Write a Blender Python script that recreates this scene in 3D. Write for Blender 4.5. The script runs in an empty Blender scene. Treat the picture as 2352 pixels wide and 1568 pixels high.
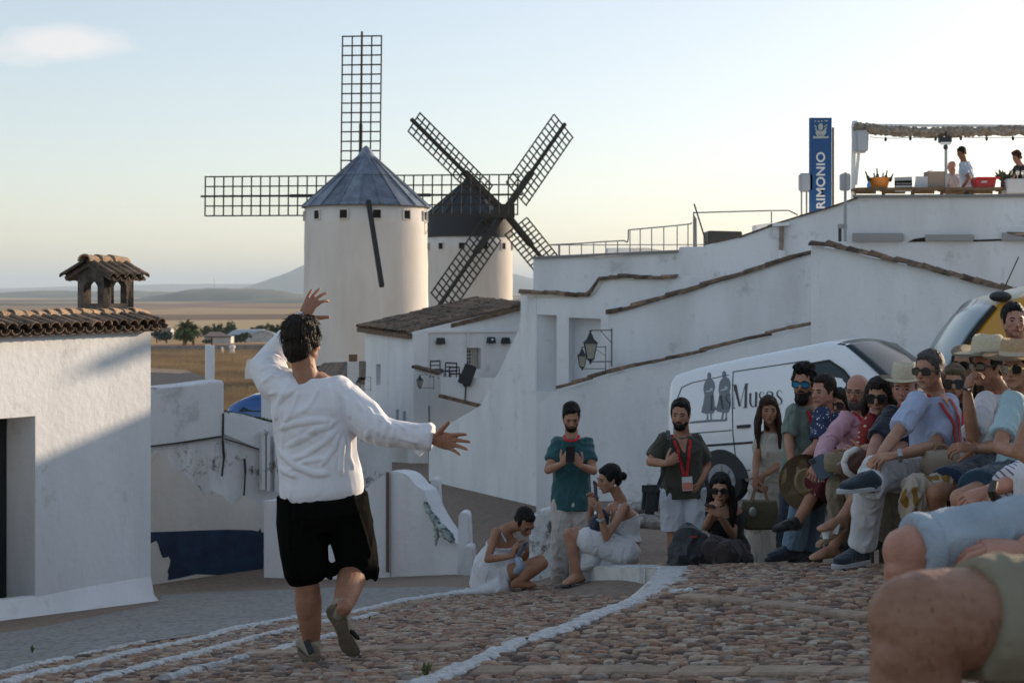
import bpy, bmesh, math, random
import numpy as np
from mathutils import Vector, Matrix, Quaternion
from mathutils.bvhtree import BVHTree
from mathutils.geometry import tessellate_polygon
random.seed(7); np.random.seed(7)
scene = bpy.context.scene
COL = scene.collection
R = math.radians
V = Vector

# ------------------------------------------------------------------ camera, sky, sun, exposure
cam_data = bpy.data.cameras.new('camera')
cam = bpy.data.objects.new('camera', cam_data)
COL.objects.link(cam)
cam.location = (0, 0, 0)
cam.rotation_euler = (R(90), 0, 0)
cam_data.lens = 50.0
cam_data.sensor_width = 36.0
cam_data.sensor_fit = 'HORIZONTAL'
cam_data.shift_y = -127.0/2352.0
cam_data.clip_start = 0.1
cam_data.clip_end = 120000
cam_data.dof.use_dof = True
cam_data.dof.focus_distance = 8.2
cam_data.dof.aperture_fstop = 6.5
scene.camera = cam

SUN_AZ, SUN_EL = 50.0, 11.0       # azimuth to the right of the view direction (+Y), elevation
world = bpy.data.worlds.new('World'); scene.world = world
world.use_nodes = True
wn, wl = world.node_tree.nodes, world.node_tree.links
wn.clear()
wout = wn.new('ShaderNodeOutputWorld'); wbg = wn.new('ShaderNodeBackground')
sky = wn.new('ShaderNodeTexSky'); sky.sky_type = 'NISHITA'; sky.sun_disc = False
sky.sun_elevation = R(SUN_EL); sky.sun_rotation = R(SUN_AZ)
sky.air_density = 1.0; sky.dust_density = 1.5; sky.ozone_density = 1.6; sky.altitude = 700
wbg.inputs['Strength'].default_value = 0.15
# a single small cloud, laid on the sky by direction
tc = wn.new('ShaderNodeTexCoord')
sep = wn.new('ShaderNodeSeparateXYZ'); wl.new(tc.outputs['Generated'], sep.inputs[0])
def wm(op, a, b=None, clamp=False):
    n = wn.new('ShaderNodeMath'); n.operation = op; n.use_clamp = clamp
    for i, v in enumerate((a, b)):
        if v is None: continue
        if isinstance(v, (int, float)): n.inputs[i].default_value = v
        else: wl.new(v, n.inputs[i])
    return n.outputs[0]
ymax = wm('MAXIMUM', sep.outputs[1], 0.05)
uu = wm('DIVIDE', sep.outputs[0], ymax); vv = wm('DIVIDE', sep.outputs[2], ymax)
cn = wn.new('ShaderNodeTexNoise'); cn.inputs['Scale'].default_value = 22; cn.inputs['Detail'].default_value = 4
cmap = wn.new('ShaderNodeMapping'); cmap.inputs['Scale'].default_value = (1, 1, 3.2)
wl.new(tc.outputs['Generated'], cmap.inputs[0]); wl.new(cmap.outputs[0], cn.inputs['Vector'])
du = wm('DIVIDE', wm('SUBTRACT', uu, -0.325), 0.062)
vc = wm('ADD', wm('MULTIPLY', wm('SUBTRACT', uu, -0.325), 0.06), 0.1685)
dv = wm('DIVIDE', wm('SUBTRACT', vv, vc), 0.0125)
rr = wm('SQRT', wm('ADD', wm('MULTIPLY', du, du), wm('MULTIPLY', dv, dv)))
rr = wm('ADD', rr, wm('MULTIPLY', wm('SUBTRACT', cn.outputs['Fac'], 0.5), 1.5))
mask = wm('MULTIPLY', wm('SUBTRACT', 1.15, rr), 1.4, True)
mask = wm('MULTIPLY', mask, wm('GREATER_THAN', sep.outputs[1], 0.05))
mask = wm('MULTIPLY', mask, 0.42)
cmix = wn.new('ShaderNodeMixRGB'); wl.new(mask, cmix.inputs[0])
hs = wn.new('ShaderNodeHueSaturation'); hs.inputs['Saturation'].default_value = 0.98
wl.new(sky.outputs[0], hs.inputs['Color'])
gm = wn.new('ShaderNodeGamma'); gm.inputs[1].default_value = .60; wl.new(hs.outputs[0], gm.inputs[0])
gs = wn.new('ShaderNodeMixRGB'); gs.blend_type = 'MULTIPLY'; gs.inputs[0].default_value = 1; gs.inputs[2].default_value = (1.84, 1.77, 1.76, 1); wl.new(gm.outputs[0], gs.inputs[1])
wl.new(gs.outputs[0], cmix.inputs[1]); cmix.inputs[2].default_value = (5.6, 4.9, 4.5, 1)
wl.new(cmix.outputs[0], wbg.inputs['Color']); wl.new(wbg.outputs[0], wout.inputs[0])

sun_d = bpy.data.lights.new('sun', 'SUN'); sun = bpy.data.objects.new('sun', sun_d); COL.objects.link(sun)
sun_d.energy = 4.6; sun_d.angle = R(0.55); sun_d.color = (1.0, 0.80, 0.58)
SD = V((math.sin(R(SUN_AZ))*math.cos(R(SUN_EL)), math.cos(R(SUN_AZ))*math.cos(R(SUN_EL)), math.sin(R(SUN_EL))))
sun.rotation_euler = SD.to_track_quat('Z', 'Y').to_euler()
sun.location = (40, 40, 30)
scene.view_settings.view_transform = 'Standard'; scene.view_settings.look = 'None'
scene.view_settings.gamma = 1.0; scene.view_settings.exposure = 0.52
scene.render.engine = 'CYCLES'
scene.cycles.max_bounces = 6
scene.cycles.volume_bounces = 0

# ------------------------------------------------------------------ helpers
F = 3267.0
def P(px, py, d):
    'point seen at (px, py) of a 2352 x 1568 picture, d metres ahead'
    return V(((px-1176.0)/F*d, d, (657.0-py)/F*d))
def Lz(x, y): return -.657 + .0755*x - .161*y           # the sloping lower pavement
def g(px, py, s=0.0):
    'where the line of sight meets the sloping pavement raised by s'
    u, w = (px-1176.0)/F, (657.0-py)/F
    d = (-.657+s)/(w-.0755*u+.161)
    return V((u*d, d, w*d))

def tag(o, label=None, cat=None, group=None, kind=None):
    if label: o['label'] = label
    if cat: o['category'] = cat
    if group: o['group'] = group
    if kind: o['kind'] = kind
    return o
def empty(name, loc, label=None, cat=None, group=None):
    o = bpy.data.objects.new(name, None); COL.objects.link(o); o.location = loc
    o.empty_display_size = .2
    tag(o, label, cat, group)
    return o
def link_mesh(name, me, mat=None, parent=None, smooth=False, local=False):
    if mat is not None:
        if not len(me.materials):
            for m in (mat if isinstance(mat, (list, tuple)) else [mat]): me.materials.append(m)
    if smooth: me.shade_smooth()
    o = bpy.data.objects.new(name, me); COL.objects.link(o)
    if parent is not None:
        o.parent = parent
        if parent.type == 'EMPTY' and not local: o.matrix_parent_inverse = Matrix.Translation(-parent.location)
    return o

class MB:
    'collects vertices and faces in world space and links them as one mesh object'
    def __init__(s): s.v = []; s.f = []; s.m = []
    def add(s, vs, fs, mi=0):
        n = len(s.v); s.v.extend([tuple(v) for v in vs]); s.f.extend([tuple(i+n for i in f) for f in fs]); s.m.extend([mi]*len(fs)); return s
    def box(s, c, size, rot=None, mi=0, taper=1.0):
        c = V(c); hx, hy, hz = size[0]/2, size[1]/2, size[2]/2
        vs = []
        for z in (-1, 1):
            t = taper if z > 0 else 1.0
            for x, y in ((-1,-1),(1,-1),(1,1),(-1,1)):
                p = V((x*hx*t, y*hy*t, z*hz))
                if rot is not None: p = rot @ p
                vs.append(c+p)
        return s.add(vs, [(0,3,2,1),(4,5,6,7),(0,1,5,4),(1,2,6,5),(2,3,7,6),(3,0,4,7)], mi)
    def bar(s, a, b, w, h=None, up=(0,0,1), mi=0):
        a, b = V(a), V(b); h = w if h is None else h
        d = (b-a); L = d.length
        if L < 1e-6: return s
        d.normalize(); upv = V(up)
        if abs(d.dot(upv)) > .97: upv = V((1,0,0)) if abs(d.x) < .9 else V((0,1,0))
        sx = d.cross(upv).normalized(); uz = sx.cross(d).normalized()
        vs = [p + sx*(w/2*x) + uz*(h/2*z) for p in (a, b) for x, z in ((-1,-1),(1,-1),(1,1),(-1,1))]
        return s.add(vs, [(0,3,2,1),(4,5,6,7),(0,1,5,4),(1,2,6,5),(2,3,7,6),(3,0,4,7)], mi)
    def loft(s, rings, cap=True, mi=0, closed=True):
        n = len(rings[0]); vs = [p for r in rings for p in r]; fs = []
        for k in range(len(rings)-1):
            for i in range(n if closed else n-1):
                j = (i+1) % n
                fs.append((k*n+i, k*n+j, (k+1)*n+j, (k+1)*n+i))
        if cap and closed:
            fs.append(tuple(range(n-1, -1, -1))); fs.append(tuple((len(rings)-1)*n+i for i in range(n)))
        return s.add(vs, fs, mi)
    def tube(s, pts, rad, n=8, cap=True, mi=0, flat=1.0, up=(0,0,1), dome=False):
        pts = [V(p) for p in pts]
        if isinstance(rad, (int, float)): rad = [rad]*len(pts)
        rings = []; upv = V(up); prev = None
        if dome:
            d0 = (pts[0]-pts[1]).normalized(); d1 = (pts[-1]-pts[-2]).normalized()
            pts = [pts[0]+d0*rad[0]*.7] + pts + [pts[-1]+d1*rad[-1]*.7]
            rad = [rad[0]*.55] + list(rad) + [rad[-1]*.55]
        for k, p in enumerate(pts):
            a = pts[max(k-1, 0)]; b = pts[min(k+1, len(pts)-1)]
            d = (b-a)
            d = d.normalized() if d.length > 1e-9 else V((0,0,1))
            if prev is None:
                q = upv if abs(d.dot(upv)) < .95 else V((1,0,0))
                sx = d.cross(q).normalized()
            else:
                sx = (prev - d*prev.dot(d)).normalized()
            prev = sx; sy = sx.cross(d).normalized()
            rings.append([p + sx*(rad[k]*math.cos(2*math.pi*i/n)) + sy*(rad[k]*flat*math.sin(2*math.pi*i/n)) for i in range(n)])
        return s.loft(rings, cap, mi)
    def cyl(s, a, b, r0, r1=None, n=16, mi=0): return s.tube([a, b], [r0, r0 if r1 is None else r1], n, True, mi)
    def ell(s, c, r, rot=None, nu=16, nv=10, mi=0):
        c = V(c); vs = []; fs = []
        for j in range(1, nv):
            th = math.pi*j/nv
            for i in range(nu):
                ph = 2*math.pi*i/nu
                p = V((r[0]*math.sin(th)*math.cos(ph), r[1]*math.sin(th)*math.sin(ph), r[2]*math.cos(th)))
                vs.append(c + (rot @ p if rot is not None else p))
        tp = V((0,0,r[2])); bt = V((0,0,-r[2]))
        vs += [c + (rot @ tp if rot is not None else tp), c + (rot @ bt if rot is not None else bt)]
        T, B = len(vs)-2, len(vs)-1
        for i in range(nu):
            j = (i+1) % nu
            fs.append((T, i, j)); fs.append((B, (nv-2)*nu+j, (nv-2)*nu+i))
            for k in range(nv-2): fs.append((k*nu+i, (k+1)*nu+i, (k+1)*nu+j, k*nu+j))
        return s.add(vs, fs, mi)
    def rev(s, prof, c, rot=None, n=24, sx=1.0, sy=1.0, mi=0):
        c = V(c); rings = []
        for r, z in prof:
            ring = []
            for i in range(n):
                p = V((r*sx*math.cos(2*math.pi*i/n), r*sy*math.sin(2*math.pi*i/n), z))
                ring.append(c + (rot @ p if rot is not None else p))
            rings.append(ring)
        return s.loft(rings, True, mi)
    def prism(s, pts, ext, mi=0, holes=()):
        'planar polygon pts (with holes) extruded by vector ext'
        ext = V(ext); loops = [[V(p) for p in pts]] + [[V(p) for p in h] for h in holes]
        def nrm(L):
            r = V((0,0,0))
            for i in range(len(L)): r += (L[i]-L[0]).cross(L[(i+1) % len(L)]-L[0])
            return r
        if nrm(loops[0]).dot(ext) > 0: loops[0].reverse()
        nn = nrm(loops[0])
        for h in loops[1:]:
            if nrm(h).dot(nn) > 0: h.reverse()
        tris = tessellate_polygon(loops)
        fl = [p for L in loops for p in L]; n = len(fl)
        vs = fl + [p+ext for p in fl]; fs = []
        for a, b, c in tris:
            if (fl[b]-fl[a]).cross(fl[c]-fl[a]).dot(nn) < 0: b, c = c, b
            fs.append((a, b, c)); fs.append((c+n, b+n, a+n))
        k = 0
        for L in loops:
            for i in range(len(L)):
                j = (i+1) % len(L); fs.append((k+j, k+i, k+i+n, k+j+n))
            k += len(L)
        return s.add(vs, fs, mi)
    def mesh(s, name='m'):
        me = bpy.data.meshes.new(name); me.from_pydata(s.v, [], s.f)
        if any(s.m): me.polygons.foreach_set('material_index', s.m)
        me.update(); return me
    def build(s, name, mat, parent=None, smooth=False, bevel=0, local=False):
        me = s.mesh(name)
        if bevel:
            bm = bmesh.new(); bm.from_mesh(me)
            bmesh.ops.bevel(bm, geom=[e for e in bm.edges if len(e.link_faces) == 2 and e.calc_face_angle(0) > .5], offset=bevel, segments=2, affect='EDGES', clamp_overlap=True)
            bm.to_mesh(me); bm.free()
        return link_mesh(name, me, mat, parent, smooth, local)
    def vox(s, name, size, smooth=2, mi_fn=None):
        'fuse every closed piece into one continuous surface'
        me = s.mesh(name); o = bpy.data.objects.new(name, me); COL.objects.link(o)
        md = o.modifiers.new('r', 'REMESH'); md.mode = 'VOXEL'; md.voxel_size = size; md.use_smooth_shade = True
        if smooth:
            sm = o.modifiers.new('s', 'SMOOTH'); sm.factor = .5; sm.iterations = smooth
        dg = bpy.context.evaluated_depsgraph_get()
        out = bpy.data.meshes.new_from_object(o.evaluated_get(dg))
        bpy.data.objects.remove(o); bpy.data.meshes.remove(me)
        out.name = name; out.shade_smooth()
        return out

def co_of(me):
    a = np.empty(len(me.vertices)*3, dtype=np.float32); me.vertices.foreach_get('co', a); return a.reshape(-1, 3).astype(np.float64)
def no_of(me):
    a = np.empty(len(me.vertices)*3, dtype=np.float32); me.vertices.foreach_get('normal', a); return a.reshape(-1, 3).astype(np.float64)
def set_co(me, a):
    me.vertices.foreach_set('co', a.astype(np.float32).ravel()); me.update()

# smooth 3-D value noise, vectorised
_perm = np.random.RandomState(3).rand(64, 64, 64)
def vnoise(p):
    i = np.floor(p).astype(int); f = p - i; f = f*f*(3-2*f); i &= 63; j = (i+1) & 63
    def c(a, b, d): return _perm[a[:, 0], b[:, 1], d[:, 2]]
    x00 = c(i,i,i)*(1-f[:,0]) + c(j,i,i)*f[:,0]; x10 = c(i,j,i)*(1-f[:,0]) + c(j,j,i)*f[:,0]
    x01 = c(i,i,j)*(1-f[:,0]) + c(j,i,j)*f[:,0]; x11 = c(i,j,j)*(1-f[:,0]) + c(j,j,j)*f[:,0]
    return (x00*(1-f[:,1]) + x10*f[:,1])*(1-f[:,2]) + (x01*(1-f[:,1]) + x11*f[:,1])*f[:,2]
def folds(me, amp, scale=(9, 9, 3), seed=0, rot=None, warp=.6, fine=.25, zfade=None):
    'cloth folds: ridged noise stretched along the fall of the cloth'
    p = co_of(me); n = no_of(me)
    q = p.copy()
    if rot is not None: q = q @ np.array(rot).T
    q = q*np.array(scale) + seed*7.31
    q = q + warp*np.stack([vnoise(q*.5+11), vnoise(q*.5+23), vnoise(q*.5+37)], 1)*2
    r = 1-np.abs(vnoise(q)*2-1)
    r2 = vnoise(q*2.3+5)
    w = np.ones(len(p)) if zfade is None else np.clip((p[:, 2]-zfade[0])/(zfade[1]-zfade[0]), 0, 1)
    set_co(me, p + n*(((r**2.2-.35) + (r2-.5)*fine)*w)[:, None]*amp)

# ------------------------------------------------------------------ materials
MATS = {}
def mat(name, col, rough=.8, bump=0, bscale=30, var=0, vscale=3, metal=0, spec=.5, vcol=None, obj_var=0, coat=0, trans=0, stretch=None, sss=0, sheen=0):
    if name in MATS: return MATS[name]
    m = bpy.data.materials.new(name); m.use_nodes = True; nt = m.node_tree; N, Lk = nt.nodes, nt.links
    b = N['Principled BSDF']
    b.inputs['Roughness'].default_value = rough; b.inputs['Metallic'].default_value = metal
    b.inputs['Specular IOR Level'].default_value = spec
    b.inputs['Coat Weight'].default_value = coat
    if trans: b.inputs['Transmission Weight'].default_value = trans
    if sss:
        b.inputs['Subsurface Weight'].default_value = sss; b.inputs['Subsurface Radius'].default_value = (.012, .004, .002)
        b.inputs['Subsurface Scale'].default_value = 1.0
    if sheen: b.inputs['Sheen Weight'].default_value = sheen
    geo = N.new('ShaderNodeNewGeometry'); pos = geo.outputs['Position']
    if stretch:
        mp = N.new('ShaderNodeMapping'); mp.inputs['Scale'].default_value = stretch; Lk.new(pos, mp.inputs[0]); pos = mp.outputs[0]
    out = None
    c = tuple(col)+(1,) if len(col) == 3 else col
    b.inputs['Base Color'].default_value = c
    if var:
        nz = N.new('ShaderNodeTexNoise'); nz.inputs['Scale'].default_value = vscale; nz.inputs['Detail'].default_value = 6; nz.inputs['Roughness'].default_value = .62
        Lk.new(pos, nz.inputs['Vector'])
        rp = N.new('ShaderNodeValToRGB'); Lk.new(nz.outputs['Fac'], rp.inputs[0])
        lo = vcol if vcol else tuple(x*(1-var) for x in col)
        rp.color_ramp.elements[0].position = .36; rp.color_ramp.elements[0].color = tuple(lo)+(1,)
        rp.color_ramp.elements[1].position = .62; rp.color_ramp.elements[1].color = c
        out = rp.outputs[0]
    if obj_var:
        oi = N.new('ShaderNodeObjectInfo'); hv = N.new('ShaderNodeHueSaturation')
        mr = N.new('ShaderNodeMapRange'); mr.inputs[3].default_value = 1-obj_var; mr.inputs[4].default_value = 1+obj_var*.7
        Lk.new(oi.outputs['Random'], mr.inputs[0]); Lk.new(mr.outputs[0], hv.inputs['Value'])
        if out: Lk.new(out, hv.inputs['Color'])
        else: hv.inputs['Color'].default_value = c
        out = hv.outputs[0]
    if out: Lk.new(out, b.inputs['Base Color'])
    if bump:
        n2 = N.new('ShaderNodeTexNoise'); n2.inputs['Scale'].default_value = bscale; n2.inputs['Detail'].default_value = 5
        Lk.new(pos, n2.inputs['Vector'])
        bp = N.new('ShaderNodeBump'); bp.inputs['Strength'].default_value = min(1, bump); bp.inputs['Distance'].default_value = .02
        Lk.new(n2.outputs['Fac'], bp.inputs['Height']); Lk.new(bp.outputs[0], b.inputs['Normal'])
    MATS[name] = m
    return m
def nodes_of(m): return m.node_tree.nodes, m.node_tree.links, m.node_tree.nodes['Principled BSDF']

def whitewash(name, base, stain, amount, scale=1.6, dark=None, darkamt=0, streak=True, bump=.35):
    m = bpy.data.materials.new(name); m.use_nodes = True; N, Lk, b = nodes_of(m)
    b.inputs['Roughness'].default_value = .9; b.inputs['Specular IOR Level'].default_value = .2
    geo = N.new('ShaderNodeNewGeometry'); mp = N.new('ShaderNodeMapping')
    mp.inputs['Scale'].default_value = (1, 1, .28 if streak else 1); Lk.new(geo.outputs['Position'], mp.inputs[0])
    def noise(sc, det=7, src=None, rough=.6):
        n = N.new('ShaderNodeTexNoise'); n.inputs['Scale'].default_value = sc; n.inputs['Detail'].default_value = det; n.inputs['Roughness'].default_value = rough
        Lk.new(src if src else geo.outputs['Position'], n.inputs['Vector']); return n.outputs['Fac']
    def ramp(f, p0, p1):
        r = N.new('ShaderNodeMapRange'); r.inputs[1].default_value = p0; r.inputs[2].default_value = p1; Lk.new(f, r.inputs[0]); return r.outputs[0]
    def mixc(f, a, c):
        x = N.new('ShaderNodeMixRGB'); Lk.new(f, x.inputs[0])
        for i, q in ((1, a), (2, c)):
            if isinstance(q, tuple): x.inputs[i].default_value = q+(1,)
            else: Lk.new(q, x.inputs[i])
        return x.outputs[0]
    def mul(f, k):
        x = N.new('ShaderNodeMath'); x.operation = 'MULTIPLY'; Lk.new(f, x.inputs[0]); x.inputs[1].default_value = k; return x.outputs[0]
    c = mixc(mul(ramp(noise(scale, src=mp.outputs[0]), .42, .72), amount), base, stain)
    c = mixc(mul(ramp(noise(scale*.35, 4), .4, .7), amount*.6), c, tuple(x*.86 for x in base))
    if dark:
        c = mixc(mul(ramp(noise(scale*1.3, 9, rough=.72), .60-.05*darkamt, .68-.04*darkamt), darkamt), c, dark)
        c = mixc(mul(ramp(noise(scale*7, 5, src=mp.outputs[0]), .62, .72), darkamt*.6), c, dark)
    Lk.new(c, b.inputs['Base Color'])
    bp = N.new('ShaderNodeBump'); bp.inputs['Strength'].default_value = bump; bp.inputs['Distance'].default_value = .03
    Lk.new(noise(9, 8), bp.inputs['Height']); Lk.new(bp.outputs[0], b.inputs['Normal'])
    return m
W_clean = whitewash('whitewash', (.75,.755,.765), (.56,.565,.575), .6, 1.6, (.34,.31,.28), .30)
W_mill = whitewash('mill_whitewash', (.70,.66,.62), (.50,.45,.40), .6, .8)
W_old = whitewash('old_whitewash', (.70,.70,.71), (.44,.41,.38), .75, 2.3, (.09,.07,.06), 1.0)
W_plaster = whitewash('cream_plaster', (.66,.62,.57), (.50,.46,.41), .6, 1.5, (.2,.17,.14), .25)
W_worn = whitewash('worn_whitewash', (.72,.73,.75), (.50,.49,.48), .7, 1.1, (.2,.19,.18), .35)
M_black = mat('black_metal', (.02,.022,.024), .5, metal=0)
M_sail = mat('dark_sail_wood', (.018,.018,.016), .75)
M_glassdark = mat('dark_glass', (.015,.018,.02), .08, spec=.8)
M_hole = mat('dark_interior', (.012,.011,.010), .9)
M_wood = mat('weathered_wood', (.13,.09,.055), .8, .4, 40, .4, 8)
M_tile = mat('clay_tile', (.22,.135,.085), .9, .8, 45, .85, 9, vcol=(.055,.047,.036), obj_var=.55)
M_ridge = mat('ridge_tile_clay', (.50,.30,.16), .9, .8, 45, .5, 14, vcol=(.34,.27,.20), obj_var=.3)
M_white = mat('white_paint', (.75,.75,.75), .55, var=.08)
M_grey = mat('grey_metal', (.30,.31,.32), .5, metal=.3)
# ------------------------------------------------------------------ terrain
def sstep(a, b, x):
    t = min(1, max(0, (x-a)/(b-a))); return t*t*(3-2*t)
PROF = [(18,-3.95),(27,-4.15),(36,-4.5),(46,-5.6),(60,-6.0),(80,-6.1),(110,-6.2),(150,-6.9),(200,-9),(300,-13.5),(450,-19),(560,-22),(1000,-36),(2000,-56),(4000,-75),(9000,-88),(20000,-92),(60000,-90)]
def prof(y):
    for (a, za), (b, zb) in zip(PROF, PROF[1:]):
        if y <= b: return za + (zb-za)*max(0, (y-a))/(b-a)
    return PROF[-1][1]
def Rz(x, y): return -2.33 - .11*(y-12) + .03*(x-1.5)
def ground_z(x, y):
    l = Lz(max(-12, min(x, 6)), min(y, 18.3))
    if x > -1:
        t = sstep(.2, 1.3, x)*sstep(10.2, 11.6, y + .35*x)
        r = Rz(min(x, 9), min(y, 26))
        l = l*(1-t) + r*t
    if y > 17.5:
        t = sstep(17.5, 24, y) if x < 1 else sstep(27, 40, y)
        l = l*(1-t) + prof(y)*t
    return l
M_dirt = mat('brown_dirt_cobble', (.24,.175,.13), .95, .9, 26, .45, 14, vcol=(.15,.11,.085))
def plain_mat():
    m = bpy.data.materials.new('dry_farmland'); m.use_nodes = True; N, Lk, b = nodes_of(m)
    b.inputs['Roughness'].default_value = 1; b.inputs['Specular IOR Level'].default_value = 0
    geo = N.new('ShaderNodeNewGeometry')
    def mapn(sc, kind, scale, **kw):
        mp = N.new('ShaderNodeMapping'); mp.inputs['Scale'].default_value = sc; Lk.new(geo.outputs['Position'], mp.inputs[0])
        t = N.new(kind); t.inputs['Scale'].default_value = scale
        Lk.new(mp.outputs[0], t.inputs['Vector']); return t
    v = mapn((.0009, .00105, 0), 'ShaderNodeTexVoronoi', 1.0)
    v.inputs['Randomness'].default_value = .9
    r = N.new('ShaderNodeValToRGB'); r.color_ramp.interpolation = 'CONSTANT'
    cols = [(0,(.21,.14,.10)),(.18,(.40,.28,.16)),(.34,(.15,.11,.09)),(.46,(.30,.20,.12)),(.58,(.07,.075,.045)),(.68,(.24,.15,.11)),(.82,(.46,.34,.20)),(.9,(.12,.10,.07))]
    el = r.color_ramp.elements
    el[0].position = 0; el[0].color = cols[0][1]+(1,); el[1].position = cols[1][0]; el[1].color = cols[1][1]+(1,)
    for p_, c_ in cols[2:]:
        e = el.new(p_); e.color = c_+(1,)
    sp = N.new('ShaderNodeSeparateColor'); Lk.new(v.outputs['Color'], sp.inputs[0]); Lk.new(sp.outputs[0], r.inputs[0])
    # near hillside: dry golden grass
    n1 = mapn((1,1,1), 'ShaderNodeTexNoise', .07); n1.inputs['Detail'].default_value = 8
    r2 = N.new('ShaderNodeValToRGB'); Lk.new(n1.outputs['Fac'], r2.inputs[0])
    r2.color_ramp.elements[0].position = .4; r2.color_ramp.elements[0].color = (.20,.135,.085,1)
    r2.color_ramp.elements[1].position = .6; r2.color_ramp.elements[1].color = (.47,.335,.20,1)
    sy = N.new('ShaderNodeSeparateXYZ'); Lk.new(geo.outputs['Position'], sy.inputs[0])
    mr = N.new('ShaderNodeMapRange'); mr.inputs[1].default_value = 260; mr.inputs[2].default_value = 420; Lk.new(sy.outputs[1], mr.inputs[0])
    mx = N.new('ShaderNodeMixRGB'); Lk.new(mr.outputs[0], mx.inputs[0]); Lk.new(r2.outputs[0], mx.inputs[1]); Lk.new(r.outputs[0], mx.inputs[2])
    Lk.new(mx.outputs[0], b.inputs['Base Color'])
    return m
M_plain = plain_mat()
# near ground, one sheet with the plain beyond it (rows get coarser with distance)
ys = [-3] + [i*.35 for i in range(0, 80)] + [28+i for i in range(1, 33)] + [60*1.12**i for i in range(1, 64)]
ys = [y for y in ys if y < 60000] + [60000]
vs, fs, mi = [], [], []
nx = 90
for j, y in enumerate(ys):
    half = max(12, y*.75)
    for i in range(nx+1):
        x = -half + 2*half*i/nx
        z = ground_z(x, y)
        vs.append((x, y, z-.014 if y < 13 else z))
for j in range(len(ys)-1):
    for i in range(nx):
        a = j*(nx+1)+i; fs.append((a, a+1, a+nx+2, a+nx+1)); mi.append(0 if ys[j] < 52 else 1)
m = MB(); m.add(vs, fs); m.m = mi
ground = m.build('ground', [M_dirt, M_plain], smooth=True); tag(ground, kind='structure')

# hills on the plain, far blue mountain
def hill(name, cx, cy, w, dpt, h, z0, matn, seed, n=60, flat=1.0, rough=.25):
    vs, fs = [], []
    gx, gy = [], []
    pts = np.array([[cx+(i/n-.5)*2*w, cy+(j/16-.5)*2*dpt, 0] for j in range(17) for i in range(n+1)])
    u = (pts[:, 0]-cx)/w; v = (pts[:, 1]-cy)/dpt
    prof_ = np.clip(1-(u*u)**flat, 0, 1)**1.5*np.clip(1-v*v, 0, 1)
    nz = vnoise(pts/np.array([w*.16, dpt*.5, 1]) + seed) - .5
    nz2 = vnoise(pts/np.array([w*.03, dpt*.2, 1]) + seed) - .5
    z = z0 + h*prof_*(1 + rough*nz + rough*.25*nz2)
    for k in range(len(pts)): vs.append((pts[k, 0], pts[k, 1], z[k]-2))
    for j in range(16):
        for i in range(n):
            a = j*(n+1)+i; fs.append((a, a+1, a+n+2, a+n+1))
    o = MB().add(vs, fs).build(name, matn, smooth=True); tag(o, kind='structure'); return o
M_hill = mat('scrub_hill', (.09,.085,.055), 1, var=.6, vscale=.004, vcol=(.04,.05,.035))
M_mtn = mat('mountain_scrub', (.06,.07,.05), 1, var=.4, vscale=.0006)
hill('hills', -1700, 8600, 640, 500, 78, -90, M_hill, 1, flat=1.3)
hill('hills', -1050, 7200, 500, 260, 34, -88, M_hill, 4)
hill('hills', -3300, 11500, 1500, 500, 60, -92, M_hill, 9, rough=.5)
hill('mountain', -2300, 22000, 1950, 2500, 560, -95, M_mtn, 3, n=120, flat=1.0, rough=.12)
hill('mountain', -500, 23500, 1700, 2200, 350, -95, M_mtn, 5, n=120, flat=1.0, rough=.15)
hill('mountain', -6500, 30000, 6500, 2500, 130, -95, M_mtn, 6, n=120, rough=.6)
hill('mountain', 4500, 27000, 6500, 2500, 180, -95, M_mtn, 8, n=120, rough=.5)

# haze: one closed box round everything
hz = MB(); hz.box((0, 30000, 175), (130000, 64000, 580))
haze = hz.build('haze', None)
hm = bpy.data.materials.new('haze'); hm.use_nodes = True
hm.node_tree.nodes.clear()
ho = hm.node_tree.nodes.new('ShaderNodeOutputMaterial'); hv = hm.node_tree.nodes.new('ShaderNodeVolumePrincipled')
hv.inputs['Color'].default_value = (.74, .87, 1.0, 1); hv.inputs['Density'].default_value = 4.2e-5; hv.inputs['Anisotropy'].default_value = .0
hm.node_tree.links.new(hv.outputs[0], ho.inputs['Volume'])
haze.data.materials.append(hm); tag(haze, kind='stuff')

# ------------------------------------------------------------------ vertical planes seen in the picture
class Plane:
    'vertical plane through (px a, depth a) and (px b, depth b)'
    def __init__(s, pa, da, pb, db):
        s.a = V(((pa-1176)/F*da, da)); s.b = V(((pb-1176)/F*db, db)); s.d = (s.b-s.a)
        n = V((-s.d.y, s.d.x)).normalized()
        if n.y < 0: n = -n
        s.n = V((n.x, n.y, 0))
    def pt(s, px, py, off=0):
        u = (px-1176)/F
        # a + t d = (u Y, Y)
        den = s.d.x - u*s.d.y
        t = (u*s.a.y - s.a.x)/den
        y = s.a.y + t*s.d.y
        q = V((u*y, y, (657-py)/F*y))
        return q - s.n*off
    def pts(s, L, off=0): return [s.pt(x, y, off) for x, y in L]
def wall(name, pl, L, thick, matn, label=None, cat='wall', parent=None, holes=(), off=0, group=None):
    m = MB().prism(pl.pts(L, off), pl.n*thick, holes=[pl.pts(h, off) for h in holes])
    o = m.build(name, matn, parent)
    if label: tag(o, label, cat, group)
    return o
def child_at(name, me, M, parent, matn=None):
    o = bpy.data.objects.new(name, me); COL.objects.link(o)
    o.parent = parent
    if parent.type == 'EMPTY': o.matrix_parent_inverse = Matrix.Translation(-parent.location)
    o.matrix_basis = M
    return o
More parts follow.
